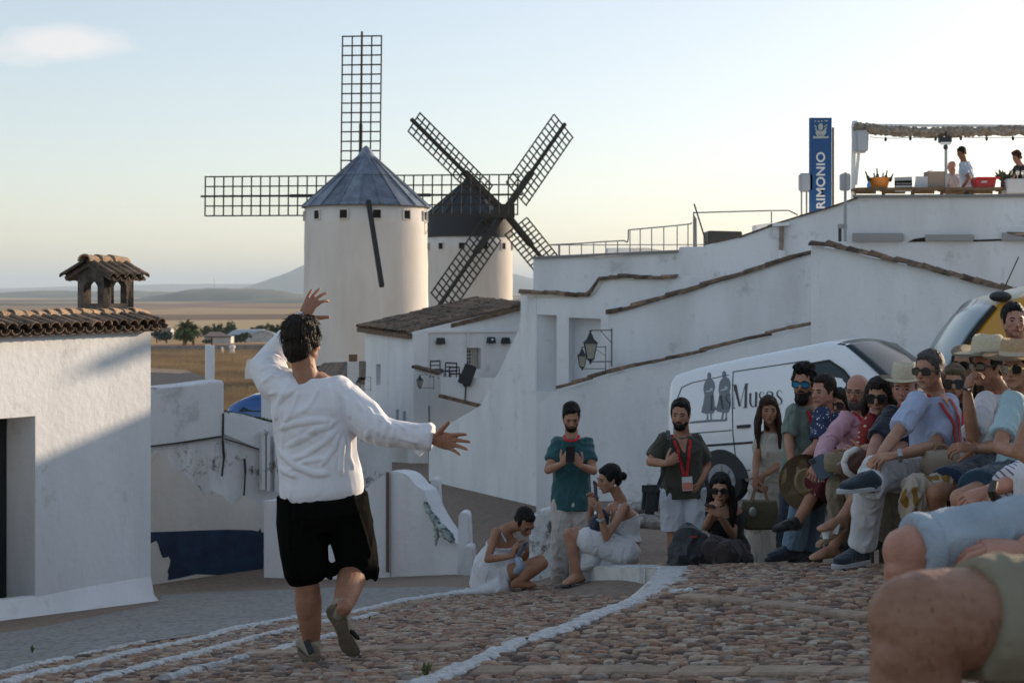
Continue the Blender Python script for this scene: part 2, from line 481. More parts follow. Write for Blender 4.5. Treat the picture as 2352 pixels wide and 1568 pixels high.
def barrel_mesh(L, r0, r1, th=.016, seed=0, matn=None, seg=8):
    'half round clay tile along +Y, hump up, its open end at y=0 wider'
    rnd = random.Random(seed); m = MB(); rings = []
    for y, r in ((0, r0), (L*.5, (r0+r1)/2), (L, r1)):
        ring = []
        for k in range(seg+1):
            a = math.pi*k/seg; rr = r*(1+rnd.uniform(-.04, .04)); ring.append(V((rr*math.cos(a), y, rr*.85*math.sin(a))))
        for k in range(seg, -1, -1):
            a = math.pi*k/seg; rr = r-th; ring.append(V((rr*math.cos(a), y, rr*.85*math.sin(a))))
        rings.append(ring)
    m.loft(rings, True)
    me = m.mesh('tile'); me.materials.append(matn or M_tile); return me
TILES = [barrel_mesh(.36, .085, .07, seed=k) for k in range(5)]
def frame(o, ydir, up):
    y = V(ydir).normalized(); x = y.cross(V(up)).normalized(); z = x.cross(y).normalized()
    return Matrix.Translation(V(o)) @ Matrix((x, y, z)).transposed().to_4x4()
def coping(pl, L, parent, step=.27, rad=1.0, off=.0, lift=0, back=.1):
    'clay tiles laid end to end along the top edge of a wall'
    pts = [pl.pt(x, y) + pl.n*back + V((0,0,lift)) for x, y in L]
    k = 0
    for a, b in zip(pts, pts[1:]):
        d = b-a; n = max(1, round(d.length/step))
        for i in range(n):
            p = a + d*(i/n); q = a + d*((i+1.25)/n)
            jit = V((random.uniform(-.01,.01), random.uniform(-.01,.01), random.uniform(-.012,.012)))
            M = frame(p+jit, (q-p) + V((0,0,random.uniform(-.01,.01))), (0,0,1))
            sc = (d.length/n*1.22)/.36
            M = M @ Matrix.Diagonal((rad*random.uniform(.92,1.1), sc, rad*random.uniform(.8,1.15), 1))
            child_at('tile', random.choice(TILES), M, parent); k += 1

# ------------------------------------------------------------------ windmills
def sail(parent, hub, tip, wv, ncol=4, nrow=15, start=.16, thick=.05, spar=(.16,.10), off=V((0,0,0)), barw=.068):
    hub, tip, wv = V(hub), V(tip), V(wv)
    n = (tip-hub).cross(wv).normalized()
    s = MB().bar(hub, hub+(tip-hub)*.45, spar[0], spar[0], up=n); s.bar(hub+(tip-hub)*.45, hub+(tip-hub)*1.03, spar[1], spar[1], up=n)
    o = s.build('sail', M_sail, parent)
    A = hub+(tip-hub)*start
    meL = MB().bar((0,0,0), (0,1,0), barw, barw*.7).mesh('lattice_bar'); meL.materials.append(M_sail)
    def put(a, b):
        d = b-a; M = frame(a, d, n) @ Matrix.Diagonal((1, d.length, 1, 1)); child_at('lattice_bar', meL, M, o)
    for c in range(ncol+1):
        if c*2 == ncol: continue
        w = wv*((c/ncol)-.5)
        put(A+w+n*.03, tip+w+n*.03)
    for r_ in range(nrow+1):
        q = A+(tip-A)*(r_/nrow)
        put(q-wv*.515+n*(-.03), q+wv*.515+n*(-.03))
    return o
M_zinc = mat('zinc_roof_sheet', (.22,.25,.30), .5, .15, 6, .35, 2.2, metal=.45, vcol=(.13,.15,.19), obj_var=.25)
M_darkroof = mat('dark_roof', (.022,.026,.032), .7, obj_var=.2)
def mill(cx_px, d, r, z_eave, z_apex, zb, r_eave, label, roofmat, npan, win0, nwin, wz, skirt=0, rb=None):
    c = V(((cx_px-1176)/F*d, d, 0))
    root = empty('windmill', (c.x, c.y, zb), label, 'windmill', 'whitewashed windmills on the hill')
    prof_ = [(rb or r*1.02, zb)] + [(r*1.0+ (0 if z < z_eave-1 else 0), z) for z in (zb*.5+z_eave*.5, z_eave)]
    rings = []
    nn = 64
    zz = [zb+(z_eave-zb)*k/12 for k in range(13)]
    for z in zz:
        t = (z-zb)/(z_eave-zb); rr = (rb or r*1.02)*(1-t)+r*t
        rings.append([V((c.x+rr*math.cos(2*math.pi*i/nn)*(1+.004*math.sin(5*i+z*3)), c.y+rr*math.sin(2*math.pi*i/nn)*(1+.004*math.sin(7*i+z)), z)) for i in range(nn)])
    MB().loft(rings).build('tower', W_mill, root, smooth=True)
    for k in range(nwin):
        a = R(-90+win0+k*360/nwin); o3 = V((math.cos(a), math.sin(a), 0)); t3 = V((-math.sin(a), math.cos(a), 0))
        q = c+o3*(r+.045)+V((0,0,wz)); ww, hh = .19, .21
        w = MB().bar(q-o3*.03-t3*ww, q-o3*.03+t3*ww, .05, hh*2, up=(0,0,1)).build('window', M_hole, root)
        f = MB()
        for sg in (-1, 1): f.bar(q+t3*(ww+.02)*sg-V((0,0,hh+.03)), q+t3*(ww+.02)*sg+V((0,0,hh+.03)), .05, .06, up=o3)
        for sg in (-1, 1): f.bar(q-t3*(ww-.01)+V((0,0,(hh+.01)*sg)), q+t3*(ww-.01)+V((0,0,(hh+.01)*sg)), .05, .045, up=o3)
        f.build('window_frame', W_mill, w)
    # roof sheets
    ap = V((c.x, c.y, z_apex))
    if skirt:
        m = MB(); rg = [[V((c.x+(r_eave)*math.cos(2*math.pi*i/nn), c.y+r_eave*math.sin(2*math.pi*i/nn), z)) for i in range(nn)] for z in (z_eave-.02, z_eave+skirt)]
        m.loft(rg).build('roof_skirt', roofmat, root, smooth=False)
    z0 = z_eave+skirt-.02
    for i in range(npan):
        a0, a1 = 2*math.pi*i/npan, 2*math.pi*(i+1)/npan
        for (ta, tb, lift) in ((0, .55, 0), (.53, .97, .03)):
            m = MB(); q = []
            for t in (ta, tb):
                rr = r_eave*(1-t)+.03*t
                for a in (a0+.006, a1-.006): q.append(V((c.x+rr*math.cos(a), c.y+rr*math.sin(a), z0+(z_apex-z0)*t+lift)))
            q = [q[0], q[1], q[3], q[2]]
            nrm_ = (q[1]-q[0]).cross(q[2]-q[0]).normalized()
            m.prism(q, -nrm_*.035 if nrm_.z > 0 else nrm_*.035)
            m.build('roof_sheet', roofmat, root)
        a = a0; d3 = V((math.cos(a), math.sin(a), 0))
        MB().bar(V((c.x, c.y, z0+.03))+d3*r_eave, ap+V((0,0,.05))+d3*.03, .05, .05).build('roof_seam', roofmat, root)
    MB().rev([(r_eave*.2,z_apex-(z_apex-z0)*.2),(.28,z_apex-.05),(.16,z_apex+.12),(.03,z_apex+.22)], (c.x,c.y,0), n=16).build('roof_cap', roofmat, root)
    return root, c
s1 = 69/F
m1, c1 = mill(841, 69, 2.95, (657-476)*s1, (657-345)*s1, -7.5, 3.14, 'nearer whitewashed windmill with grey zinc cone roof and upright lattice sails', M_zinc, 20, -44.6, 12, (657-498)*s1, rb=3.08)
hub = P(827, 449, 72.8)
yaw = R(-5); hx = V((math.cos(yaw), math.sin(yaw), 0)); up = V((.012, 0, 1)).normalized()
MB().cyl(V((c1.x, c1.y+1, hub.z-.15)), hub+V((0,.3,0)), .25, .2).build('shaft', M_sail, m1)
LL = 8.1
sail(m1, hub, hub+up*LL*1.005, hx*2.02, 4, 14)
sail(m1, hub, hub-up*LL, hx*2.02, 4, 14)
sail(m1, hub, hub-hx*LL, up*2.02, 4, 14)
sail(m1, hub, hub+hx*LL, up*2.02, 4, 14)
MB().bar(P(846, 462, 65.9), P(877, 657, 63.2), .20, .20).build('tail_pole', M_sail, m1)
s2 = 95/F
m2, c2 = mill(1078, 95, 2.86, (657-545)*s2, (657-408)*s2, -8.5, 2.92, 'farther windmill with black cone roof and sails turned in an X', M_darkroof, 18, -38, 12, (657-567)*s2, skirt=1.55, rb=2.95)
hub = P(1158, 486, 89.5)
ax = V((math.cos(R(33)), math.sin(R(33)), 0)); 
MB().cyl(V((c2.x, c2.y, hub.z-.5)), hub+V((.3,-.5,0)), .45, .4).build('shaft', M_sail, m2)
MB().bar(hub-ax*.5-V((0,.2,0)), hub+ax*.5-V((0,.2,0)), .9, .8).build('hub_block', M_sail, m2)
def on_disc(px, py):
    u, w = (px-1176)/F, (657-py)/F; nrm_ = V((math.sin(R(33)), -math.cos(R(33)), 0)); dr = V((u, 1, w))
    return dr*(hub.dot(nrm_)/dr.dot(nrm_))
def wvec(p, q): return on_disc(*q)-on_disc(*p)
for tip, a, b in (((951,280),(939,299),(966,257)), ((1294,290),(1272,265),(1315,318)), ((1012,697),(989,668),(1032,718)), ((1292,652),(1268,672),(1316,632))):
    sail(m2, hub, on_disc(*tip), wvec(a, b), 4, 15, start=.2 , spar=(.34,.2), barw=.08)

# ------------------------------------------------------------------ house at the left
LH = Plane(346, 16.0, 0, 14.1)
base = [(346,1378),(300,1388),(81,1428)]
hw = MB()
top_z = LH.pt(346, 750).z
def lp(px, z):
    q = LH.pt(px, 657); return V((q.x, q.y, z))
zl = LH.pt(81, 955).z
pts = [LH.pt(346,1400), lp(346, top_z), lp(-260, top_z), LH.pt(-260,1540), LH.pt(-190,1530), lp(-190, zl+.03), LH.pt(81,955), LH.pt(81,1445)]
lhouse = empty('house', LH.pt(120, 1430), 'low whitewashed house with dark doorway and clay tile eaves at left edge', 'house')
hw.prism(pts, LH.n*.42); 
nL = -LH.n
hw.build('wall', W_clean, lhouse)
back = MB().prism([LH.pt(346,1400,-.42)-nL*0, lp(346, top_z)+LH.n*.42, lp(346, top_z-.2)+LH.n*4, LH.pt(346,1400)+LH.n*4], (lp(300,0)-lp(346,0)).normalized()*.35)
back.build('gable_wall', W_clean, lhouse)
MB().prism([lp(330, -3.6)+LH.n*4, lp(330, top_z-.2)+LH.n*4, lp(-260, top_z-.2)+LH.n*4, lp(-260, -3.6)+LH.n*4], LH.n*.3).build('back_wall', W_clean, lhouse)
MB().prism([lp(79, zl-.02)+LH.n*.40, lp(-186, zl-.02)+LH.n*.40, LH.pt(-186,1540)+LH.n*.40, LH.pt(79,1460)+LH.n*.40], LH.n*.05).build('door', mat('black_green_door', (.008,.012,.012), .5), lhouse)
# rendered skirt at the foot of the wall
sk = MB(); rings = []
for px, py, w in ((346,1378,.16),(300,1386,.16),(250,1396,.2),(200,1405,.22),(140,1418,.28),(81,1432,.32),(20,1441,.30),(-80,1455,.28),(-200,1475,.25)):
    b0 = LH.pt(px, py); o_ = nL
    rings.append([b0+V((0,0,.30))-o_*.02, b0+V((0,0,.26))+o_*.006, b0+V((0,0,.07))+o_*w*.3, b0+V((0,0,-.02))+o_*w*(1+random.uniform(-.1,.15)), b0+V((0,0,-.2))+o_*w, b0+V((0,0,-.2))-o_*.02])
sk.loft(rings).build('plaster_foot', W_clean, lhouse, smooth=True)
along = (lp(346,0)-lp(0,0)).normalized()
ridge_z = LH.pt(330, 720).z
L0 = lp(-260, 0); Ltot = (lp(346,0)-L0).length
slope = MB().prism([lp(349, top_z-.02)+nL*.10, lp(-260, top_z-.02)+nL*.10, L0*1.0+V((0,0,0))+V((0,0,ridge_z-.05))-nL*.22, lp(346,0)+V((0,0,ridge_z-.05))-nL*.22], V((0,0,-.03)))
slope.build('roof_deck', M_dirt, lhouse)
MB().prism([lp(346,0)+V((0,0,ridge_z-.05))-nL*.22, L0+V((0,0,ridge_z-.05))-nL*.22, L0+V((0,0,top_z-.25))-nL*4.3, lp(346,0)+V((0,0,top_z-.25))-nL*4.3], V((0,0,-.04))).build('rear_roof', M_tile, lhouse)
EAVE = [barrel_mesh(.44, .075, .062, seed=k+20, th=.014, seg=8) for k in range(4)]
PAN = [barrel_mesh(.44, .066, .075, seed=k+40, th=.014, seg=8) for k in range(4)]
n = int(Ltot/.142)
for k in range(n+1):
    p = L0 + along*(k*.142+.03); 
    eav = V((p.x, p.y, top_z+.035)) + nL*.17; rdg = V((p.x, p.y, ridge_z-.02)) - nL*.2
    j = V((random.uniform(-.008,.008),random.uniform(-.008,.008),random.uniform(-.006,.008))) + nL*random.uniform(-.02,.02)
    child_at('roof_tile', random.choice(EAVE), frame(eav+j, rdg-eav, (0,0,1)), lhouse)
    e2 = eav + along*.071 + V((0,0,-.012)) - nL*.01; r2 = rdg + along*.071 + V((0,0,-.012))
    child_at('roof_tile', random.choice(PAN), frame(e2, r2-e2, (0,0,-1)), lhouse)
RIDGE = [barrel_mesh(.25, .092, .078, seed=k+60, th=.018, matn=M_ridge) for k in range(4)]
n = int(Ltot/.158)
for k in range(n+1):
    p = L0 + along*(k*.158+.05); q = V((p.x, p.y, ridge_z-.01)) - nL*.22
    child_at('ridge_tile', random.choice(RIDGE), frame(q+V((0,0,random.uniform(-.008,.012))), along+V((0,0,-.10+random.uniform(-.04,.04))), (0,0,1)), lhouse)
MB().bar(lp(-260, ridge_z-.05)-nL*.22, lp(346, ridge_z-.05)-nL*.22, .16, .12).build('mortar_bed', W_plaster, lhouse)
# chimney
M_soot = mat('sooty_render', (.12,.10,.085), .95, .6, 30, .55, 5, vcol=(.035,.03,.028))
cc = P(243, 700, 17.2); ch = empty('chimney', (cc.x, cc.y, -.55), 'small soot-stained chimney with arched openings and tiled hood above the left house', 'chimney')
A2 = along; N2 = nL
wA, wN = .50, .42
ztop = P(243, 637, 17.2).z; zbot = -.95
def cpt(a, b, z): return V((cc.x, cc.y, 0)) + A2*a + N2*b + V((0,0,z))
zo0, zo1 = P(243,697,17.2).z, P(243,648,17.2).z
face = lambda pts_, ext, holes: MB().prism(pts_, ext, holes=holes)
t = .10
for sg in (-1, 1):
    o_ = sg*wN/2
    q = [cpt(-wA/2, o_, zbot), cpt(wA/2, o_, zbot), cpt(wA/2, o_, ztop), cpt(-wA/2, o_, ztop)]
    hl = [cpt(-.13, o_, zo0), cpt(.13, o_, zo0), cpt(.13, o_, zo1-.04), cpt(.09, o_, zo1), cpt(-.09, o_, zo1), cpt(-.13, o_, zo1-.04)]
    MB().prism(q, -N2*t*sg, holes=[hl]).build('side_panel', M_soot, ch)
    o_ = sg*(wA/2+.002)
    zr = ztop+.17
    q = [cpt(o_, -wN/2, zbot), cpt(o_, wN/2, zbot), cpt(o_, wN/2, ztop), cpt(o_, 0, zr), cpt(o_, -wN/2, ztop)]
    hl = [cpt(o_, -.11, zo0), cpt(o_, .11, zo0), cpt(o_, .11, zo1-.05), cpt(o_, .07, zo1), cpt(o_, -.07, zo1), cpt(o_, -.11, zo1-.05)]
    MB().prism(q, -A2*t*sg, holes=[hl]).build('gable_panel', M_soot, ch)
CT = [barrel_mesh(.42, .07, .06, seed=k+80) for k in range(3)]
for sg in (-1, 1):
    for k in range(5):
        a = -.29+k*.135
        e = cpt(a, sg*.40, ztop-.0); r_ = cpt(a, sg*.04, ztop+.175)
        child_at('hood_tile', random.choice(CT), frame(e, r_-e, (0,0,1)), ch)
        if k < 4:
            e2 = cpt(a+.0675, sg*.39, ztop+.005); r2 = cpt(a+.0675, sg*.04, ztop+.165)
            child_at('hood_tile', random.choice(CT), frame(e2, r2-e2, (0,0,-1)), ch)
for k in range(3): child_at('ridge_tile', RIDGE[k], frame(cpt(-.36+k*.21, 0, ztop+.19), A2+V((0,0,-.06)), (0,0,1)) @ Matrix.Diagonal((1.15,1.1,1.15,1)), ch)
MB().prism([cpt(-.30,-.36,ztop-.01), cpt(-.30,0,ztop+.165), cpt(-.30,.36,ztop-.01), cpt(-.30,.36,ztop-.04), cpt(-.30,0,ztop+.13), cpt(-.30,-.36,ztop-.04)], A2*.60).build('hood', M_soot, ch)

# ------------------------------------------------------------------ old retaining wall, painted dado, white yard wall
PA = Plane(340, 19.0, 508, 19.5); PB = Plane(508, 19.5, 900, 20.8)
ow = empty('retaining_wall', PA.pt(430, 1330), 'old stained retaining wall with peeling plaster and blue painted base', 'wall')
wall('wall_block', PA, [(338,1350),(338,894),(420,886),(511,874),(511,1345)], .5, W_old, parent=ow)
wall('wall_block', PB, [(511,1345),(511,944),(560,952),(615,968),(700,985),(900,1010),(900,1345)], .5, W_old, parent=ow, off=.004)
wall('upper_band', PA, [(338,1024),(338,896),(511,877),(511,1000),(420,1012)], .07, W_worn, parent=ow, off=.05)
wall('upper_band', PB, [(512,996),(512,946),(615,970),(700,987),(700,1040),(592,1030)], .05, W_worn, parent=ow, off=.05)
pl_pts = [(338,1041),(346,1041),(359,1038),(387,1053),(394,1069),(413,1079),(435,1098),(454,1117),(463,1132),(479,1139),(492,1128),(505,1136),(520,1148),(536,1159),(549,1156),(558,1139),(574,1142),(590,1158),(603,1158),(609,1196),(640,1210),(690,1215),(690,1345),(338,1345)]
rr_ = random.Random(2); dense = []
for a, b in zip(pl_pts, pl_pts[1:]+pl_pts[:1]):
    dense.append(a)
    if a[1] < 1215 and b[1] < 1215:
        for t in (.33, .66): dense.append((a[0]+(b[0]-a[0])*t+rr_.uniform(-2.5,2.5), a[1]+(b[1]-a[1])*t+rr_.uniform(-4,4)))
PC = Plane(340, 18.9, 690, 19.9)
wall('plaster_layer', PC, dense, .45, W_plaster, parent=ow, off=.02)
M_blue = mat('blue_paint', (.010,.032,.075), .6, .5, 40, .35, 5, vcol=(.006,.018,.045))
dado = [(338,1221),(400,1219),(450,1217),(520,1215),(575,1216),(592,1219),(596,1212),(600,1222),(607,1221),(606,1245),(604,1262),(606,1290),(600,1331),(560,1327),(500,1319),(450,1317),(410,1326),(384,1331),(386,1318),(384,1310),(389,1296),(390,1285),(386,1276),(380,1279),(372,1279),(366,1262),(362,1248),(358,1240),(346,1246),(338,1246)]
wall('blue_dado', PC, dado, .02, M_blue, parent=ow, off=.026)
for x0, x1, y0, y1 in ((592,600,990,1121),(604,611,985,1123),(622,630,1000,1125)):
    wall('post', PB, [(x0,y1),(x0,y0),(x1,y0),(x1,y1)], .1, W_old, parent=ow, off=.16)
for i, (a, b, w) in enumerate((((509,948),(508,1010),.02),((508,1010),(511,1050),.03),((511,1050),(506,1092),.022),((558,1052),(560,1085),.028),((560,1085),(556,1148),.016),((590,1030),(512,1006),.018),((340,1024),(420,1014),.018),((420,1014),(505,1001),.024))):
    pl = PA if a[0] < 509 and b[0] < 509 else PB
    MB().bar(pl.pt(*a, off=.062), pl.pt(*b, off=.062), w, .02, up=pl.n).build('crack_and_ledge_line', mat('dark_brown_line', (.045,.035,.03), .95, .5, 30, .3, 10), ow)  # thin dark bars along the cracks and along the ledge edge
# square white chimney post on top of the wall
cp = empty('chimney_post', PA.pt(482, 880), 'tall square white chimney post standing on the old wall', 'chimney')
q0 = P(470, 886, 20.2)
c_ = P(482, 0, 20.3); zz0, zz1 = P(0,895,20.3).z, P(0,792,20.3).z
MB().box((c_.x, c_.y, (zz0+zz1)/2), (.115,.14,zz1-zz0), rot=Matrix.Rotation(R(20),3,'Z')).build('shaft', W_clean, cp, bevel=.006)
MB().cyl((c_.x+.03, c_.y, zz1-.01), (c_.x+.03, c_.y, zz1+.12), .013).build('iron_pipe', mat('rusty_iron', (.09,.03,.02), .8), cp)
MB().prism([P(346,893,20.4),P(452,882,20.4),P(500,878,20.4),P(430,850,26),P(346,845,26)], V((0,0,-.05))).build('terrace_roof', M_dirt, ow)

YA = Plane(606, 18.9, 897, 17.9); YB = Plane(897, 17.9, 1056, 17.0)
yw = empty('yard_wall', YB.pt(960, 1330), 'white yard wall with curved sloping top behind the performer', 'wall')
wall('wall_panel', YA, [(606,1350),(606,1150),(700,1150),(800,1135),(840,1122),(872,1098),(896,1082),(896,1325)], .22, W_worn, parent=yw)
wall('wall_panel', YB, [(898,1325),(898,1081),(909,1082),(923,1085),(935,1091),(945,1101),(954,1113),(973,1126),(989,1167),(1000,1187),(1011,1205),(1030,1231),(1050,1250),(1056,1290),(1056,1350)], .22, W_worn, parent=yw)
MB().cyl(YB.pt(897,1312,.05), YB.pt(897,1083,.05), .022, n=8).build('drain_pipe', mat('brown_pipe', (.14,.09,.06), .6), yw)
for nm, x0, x1, x2, x3, yt, yb, d, lab in (('gate_post',1049,1083,1053,1076,1177,1342,16.8,'rounded white gate post at the right end of the yard wall'),('gate_post',1063,1088,1065,1086,1254,1342,16.5,'short square white block in front of the rounded gate post'),('gate_post',984,1011,989,1006,1100,1200,18.4,'slim tapered white post behind the curved yard wall')):
    m = MB(); a = P(x0,yb,d); b = P(x1,yb,d); c = P(x2,yt+6,d); e = P(x3,yt+6,d)
    m.prism([a, b, e, P((x2*.4+x3*.6)+4,yt,d), P((x2*.6+x3*.4)-4,yt,d), c], V((.03,.24,0)))
    o = m.build(nm, W_worn, bevel=.012); tag(o, lab, 'post')

# rope of rags / tarpaulin slung along the curved wall
rag = MB(); 
pp = [(988,1152),(994,1168),(1003,1178),(1012,1192),(1022,1203),(1032,1216),(1042,1228),(1050,1240)]
pts = [YB.pt(x, y, .08)+V((0,0,random.uniform(-.02,.02))) for x, y in pp]
rag.tube(pts, [.03,.05,.035,.06,.05,.06,.07,.04], 10, flat=.6)
rag.tube([pts[3]+V((0,-.05,.0)), pts[3]+V((.02,-.06,-.2)), pts[3]+V((0,-.06,-.3))], [.02,.03,.008], 8)
me = rag.vox('tarpaulin', .015, 1); folds(me, .02, (30,30,30), 3)
M_rag = mat('green_white_tarp', (.42,.50,.46), .7, var=.8, vscale=9, vcol=(.03,.045,.05))
o = link_mesh('tarpaulin', me, M_rag); tag(o, 'rolled green and white tarpaulin lying along the curved yard wall', 'tarpaulin')

# ------------------------------------------------------------------ far house with tiled roof, lamps and terrace
HA = Plane(838, 43, 950, 37.5); HB = Plane(950, 37.5, 1200, 39)
fh = empty('house', HA.pt(900, 1080), 'white house with brown tiled roof between windmills and street', 'house')
wall('wall', HA, [(838,1075),(838,755),(950,762),(950,1110)], .4, W_clean, parent=fh, holes=[[(864,884),(864,836),(874,836),(874,884)],[(873,972),(873,940),(877,940),(877,972)],[(910,972),(910,940),(916,940),(916,972)],[(925,974),(925,944),(932,944),(932,974)]])
wall('window_recess', HA, [(855,985),(855,830),(940,830),(940,985)], .05, mat('grey_shutter', (.33,.33,.33), .8), parent=fh, off=-.22)  # even grey panel behind the narrow windows
door_h = [(966,1090),(966,930),(988,932),(988,1098)]
win_h = [(1072,847),(1072,799),(1105,799),(1105,847)]
wall('wall', HB, [(950.3,1110),(950.3,763),(1198,701),(1198,1110)], .4, W_clean, parent=fh, holes=[door_h, win_h])
wall('door', HB, [(964,1092),(964,928),(990,930),(990,1100)], .05, mat('grey_door', (.22,.22,.23), .7), parent=fh, off=-.25)
wn_ = wall('window', HB, [(1070,849),(1070,797),(1107,797),(1107,849)], .05, M_hole, parent=fh, off=-.3)
M_bars = mat('cream_bars', (.5,.47,.42), .7)
for i in range(6):
    x = 1074+i*5.8; MB().bar(HB.pt(x,846,-.1), HB.pt(x,800,-.1), .022, .022).build('window_bar', M_bars, wn_)
for i in range(6):
    y = 803+i*8.2; MB().bar(HB.pt(1072.5,y,-.12), HB.pt(1104.5,y,-.12), .022, .03).build('window_bar', M_bars, wn_)
wall('shutter', HB, [(1089,846),(1089,800),(1104,800),(1104,846)], .02, M_bars, parent=wn_, off=-.2)
MB().bar(HB.pt(970,761,.03), HB.pt(1190,759,.03), .06, .07).build('moulding', W_clean, fh)
MB().bar(HB.pt(1073,763,.03), HB.pt(1073,797,.03), .04, .04).build('moulding', W_clean, fh)
# roof slab and tile rows
e0, e1, r1, r0 = HA.pt(827,753,.1), HA.pt(948,768,.15), HB.pt(1199,700,.2), P(1085,688,46)
r1b = P(1199,692,44)
MB().prism([e0, e1, r1, r1b, r0], V((0,0,-.12))).build('roof_deck', M_tile, fh)
def rowtiles(nrow, ncol):
    for i in range(nrow):
        for j in range(ncol):
            u0 = (i+.5)/nrow; v0 = j/ncol; v1 = (j+1.15)/ncol
            def q(u, v):
                a = e0.lerp(e1, u); b = r0.lerp(r1, u); return a.lerp(b, v) + V((0,0,.02))
            a, b = q(u0, v0), q(u0, v1)
            M = frame(a, b-a, (0,0,1)) @ Matrix.Diagonal((1.7*random.uniform(.9,1.1), (b-a).length/.36, 1.3*random.uniform(.8,1.2), 1))
            child_at('roof_tile', random.choice(TILES), M, fh)
rowtiles(18, 9)
# terrace parapets
TP = Plane(952, 36.6, 1200, 35.5)
tw = empty('terrace', TP.pt(1050, 900), 'small white roof terrace with sloping parapet below the far house window', 'terrace')
wall('parapet', TP, [(952,852),(952,842),(1010,857),(1017,857),(1017,908),(1012,910),(1012,868)], .12, W_clean, parent=tw)
wall('parapet', TP, [(1017.3,909),(1017.3,865),(1060,868),(1140,868),(1104,931)], .12, W_clean, parent=tw)
MB().bar(TP.pt(952,841,.02), TP.pt(1012,857,.02), .3, .07).build('parapet_cap', M_tile, tw)
MB().bar(TP.pt(1012,908,.04), TP.pt(1104,931,.04), .2, .08).build('parapet_foot', M_tile, tw)
TD = [TP.pt(952,862,-.1), TP.pt(1140,871,-.1), HB.pt(1140,866,.02), HB.pt(952,852,.02)]

def chair(px, py, d, w, h, rz, label):
    o0 = P(px, py, d); root = empty('terrace_chair', o0, label, 'chair', 'dark framed chairs on the roof terrace')
    rot = Matrix.Rotation(R(rz), 3, 'Z')
    def q(x, y, z): return o0 + rot @ V((x*w, y*w, z*h))
    f = MB()
    for x in (-.5, .5): MB().bar(q(x,-.45,0), q(x,-.45,.5), .03).build('leg', M_black, root); MB().bar(q(x,.45,0), q(x,.5,1), .03).build('leg', M_black, root)
    MB().bar(q(0,-.47,.48), q(0,.47,.48), w, .03).build('seat', M_black, root)
    MB().bar(q(-.5,.5,.97), q(.5,.5,.97), .04).bar(q(-.5,.49,.72), q(.5,.49,.72), .03).build('backrest', M_black, root)
chair(1003, 866, 36.9, .26, .42, 20, 'left dark chair on the terrace, half hidden by the parapet')
chair(1028, 869, 36.5, .34, .40, -30, 'middle dark chair on the terrace beside the parapet end')
chair(1045, 872, 36.4, .26, .32, 10, 'small dark chair or stool nearest the black loudspeaker')
sp = empty('loudspeaker', P(1072,880,36), 'black loudspeaker tilted on a pole on the roof terrace', 'loudspeaker')
rot = Matrix.Rotation(R(22), 3, 'Y')
MB().box(P(1074,860,36), (.34,.34,.52), rot=rot, taper=.9).build('cabinet', mat('black_plastic',(.012,.013,.016),.5), sp, bevel=.02)
MB().cyl(P(1070,882,36), P(1068,925,36), .02, n=8).build('pole', M_black, sp)
MB().bar(P(1064,884,36), P(1074,880,36), .09).build('bracket', M_black, sp)
for i, (px, py) in enumerate(((1008.5,790),(1124.5,788),(1158,789))):
    o0 = HB.pt(px, py, .02); a = HB.d.normalized(); a = V((a.x, a.y, 0))
    m = MB().prism([o0-a*.115, o0+a*.115, o0+a*.085+V((0,0,.17)), o0-a*.085+V((0,0,.17))], -HB.n*.16)
    o = m.build('wall_floodlight', mat('dark_blue_lamp',(.018,.025,.035),.5), bevel=.008)
    tag(o, ['dark wedge floodlight on the far house wall, leftmost of three','dark wedge floodlight above the barred window','dark wedge floodlight on the far house wall, rightmost of three'][i], 'wall lamp')
    if i == 1: MB().ell(o0+V((.07,-.17,.1)), (.03,.02,.03)).build('lens', mat('chrome_lens',(.9,.9,.9),.1,metal=1), o, smooth=True)

# street lanterns on brackets
M_lglass = mat('frosted_lantern_glass', (.38,.36,.30), .25, var=.15, vscale=20)
def lantern(o0, s, armdir, arm, label, yaw=0):
    'o0 top centre of the roof; s overall height; wall bracket reaches along armdir'
    root = empty('wall_lantern', o0, label, 'street lamp', 'old style lanterns on wall brackets')
    r4 = lambda r, z, a=45: [o0+V((r*math.cos(R(a+90*k+yaw)), r*math.sin(R(a+90*k+yaw)), z)) for k in range(4)]
    MB().loft([r4(.03*s,.02*s), r4(.05*s,-.04*s), r4(.09*s,-.08*s), r4(.15*s,-.2*s), r4(.30*s,-.30*s), r4(.31*s,-.335*s)]).build('lantern_roof', M_black, root)
    MB().ell(o0+V((0,0,.04*s)), (.05*s,.05*s,.03*s), nu=8, nv=6).build('finial', M_black, root, smooth=True)
    t4, b4 = r4(.265*s,-.335*s), r4(.15*s,-.80*s)
    for k in range(4):
        j = (k+1) % 4; ce = (t4[k]+t4[j]+b4[k]+b4[j])/4; inn = (o0+V((0,0,ce.z-o0.z))-ce).normalized()*.006
        MB().prism([t4[k], t4[j], b4[j], b4[k]], inn).build('lantern_pane', M_lglass, root)
        MB().bar(t4[k]*1.0, b4[k], .028*s, .028*s).build('lantern_bar', M_black, root)
    MB().loft([r4(.165*s,-.80*s), r4(.165*s,-.83*s), r4(.05*s,-.88*s), r4(.04*s,-.97*s)]).build('lantern_base', M_black, root)
    a = V(armdir)
    b_ = MB(); zc = -.02*s
    b_.bar(o0+V((0,0,.06*s)), o0+a*arm+V((0,0,.06*s)), .03*s)
    b_.bar(o0+V((0,0,-.90*s)), o0+a*arm+V((0,0,-.90*s)), .03*s)
    b_.bar(o0+a*arm+V((0,0,.12*s)), o0+a*arm+V((0,0,-1.05*s)), .035*s)
    b_.bar(o0+a*arm*.45+V((0,0,.06*s)), o0+a*arm+V((0,0,-.33*s)), .02*s)
    b_.build('bracket', M_black, root)
lantern(P(964, 862, 36.8), .36, (1,.15,0), .36, 'small lantern on a square bracket left of the roof terrace', 20)
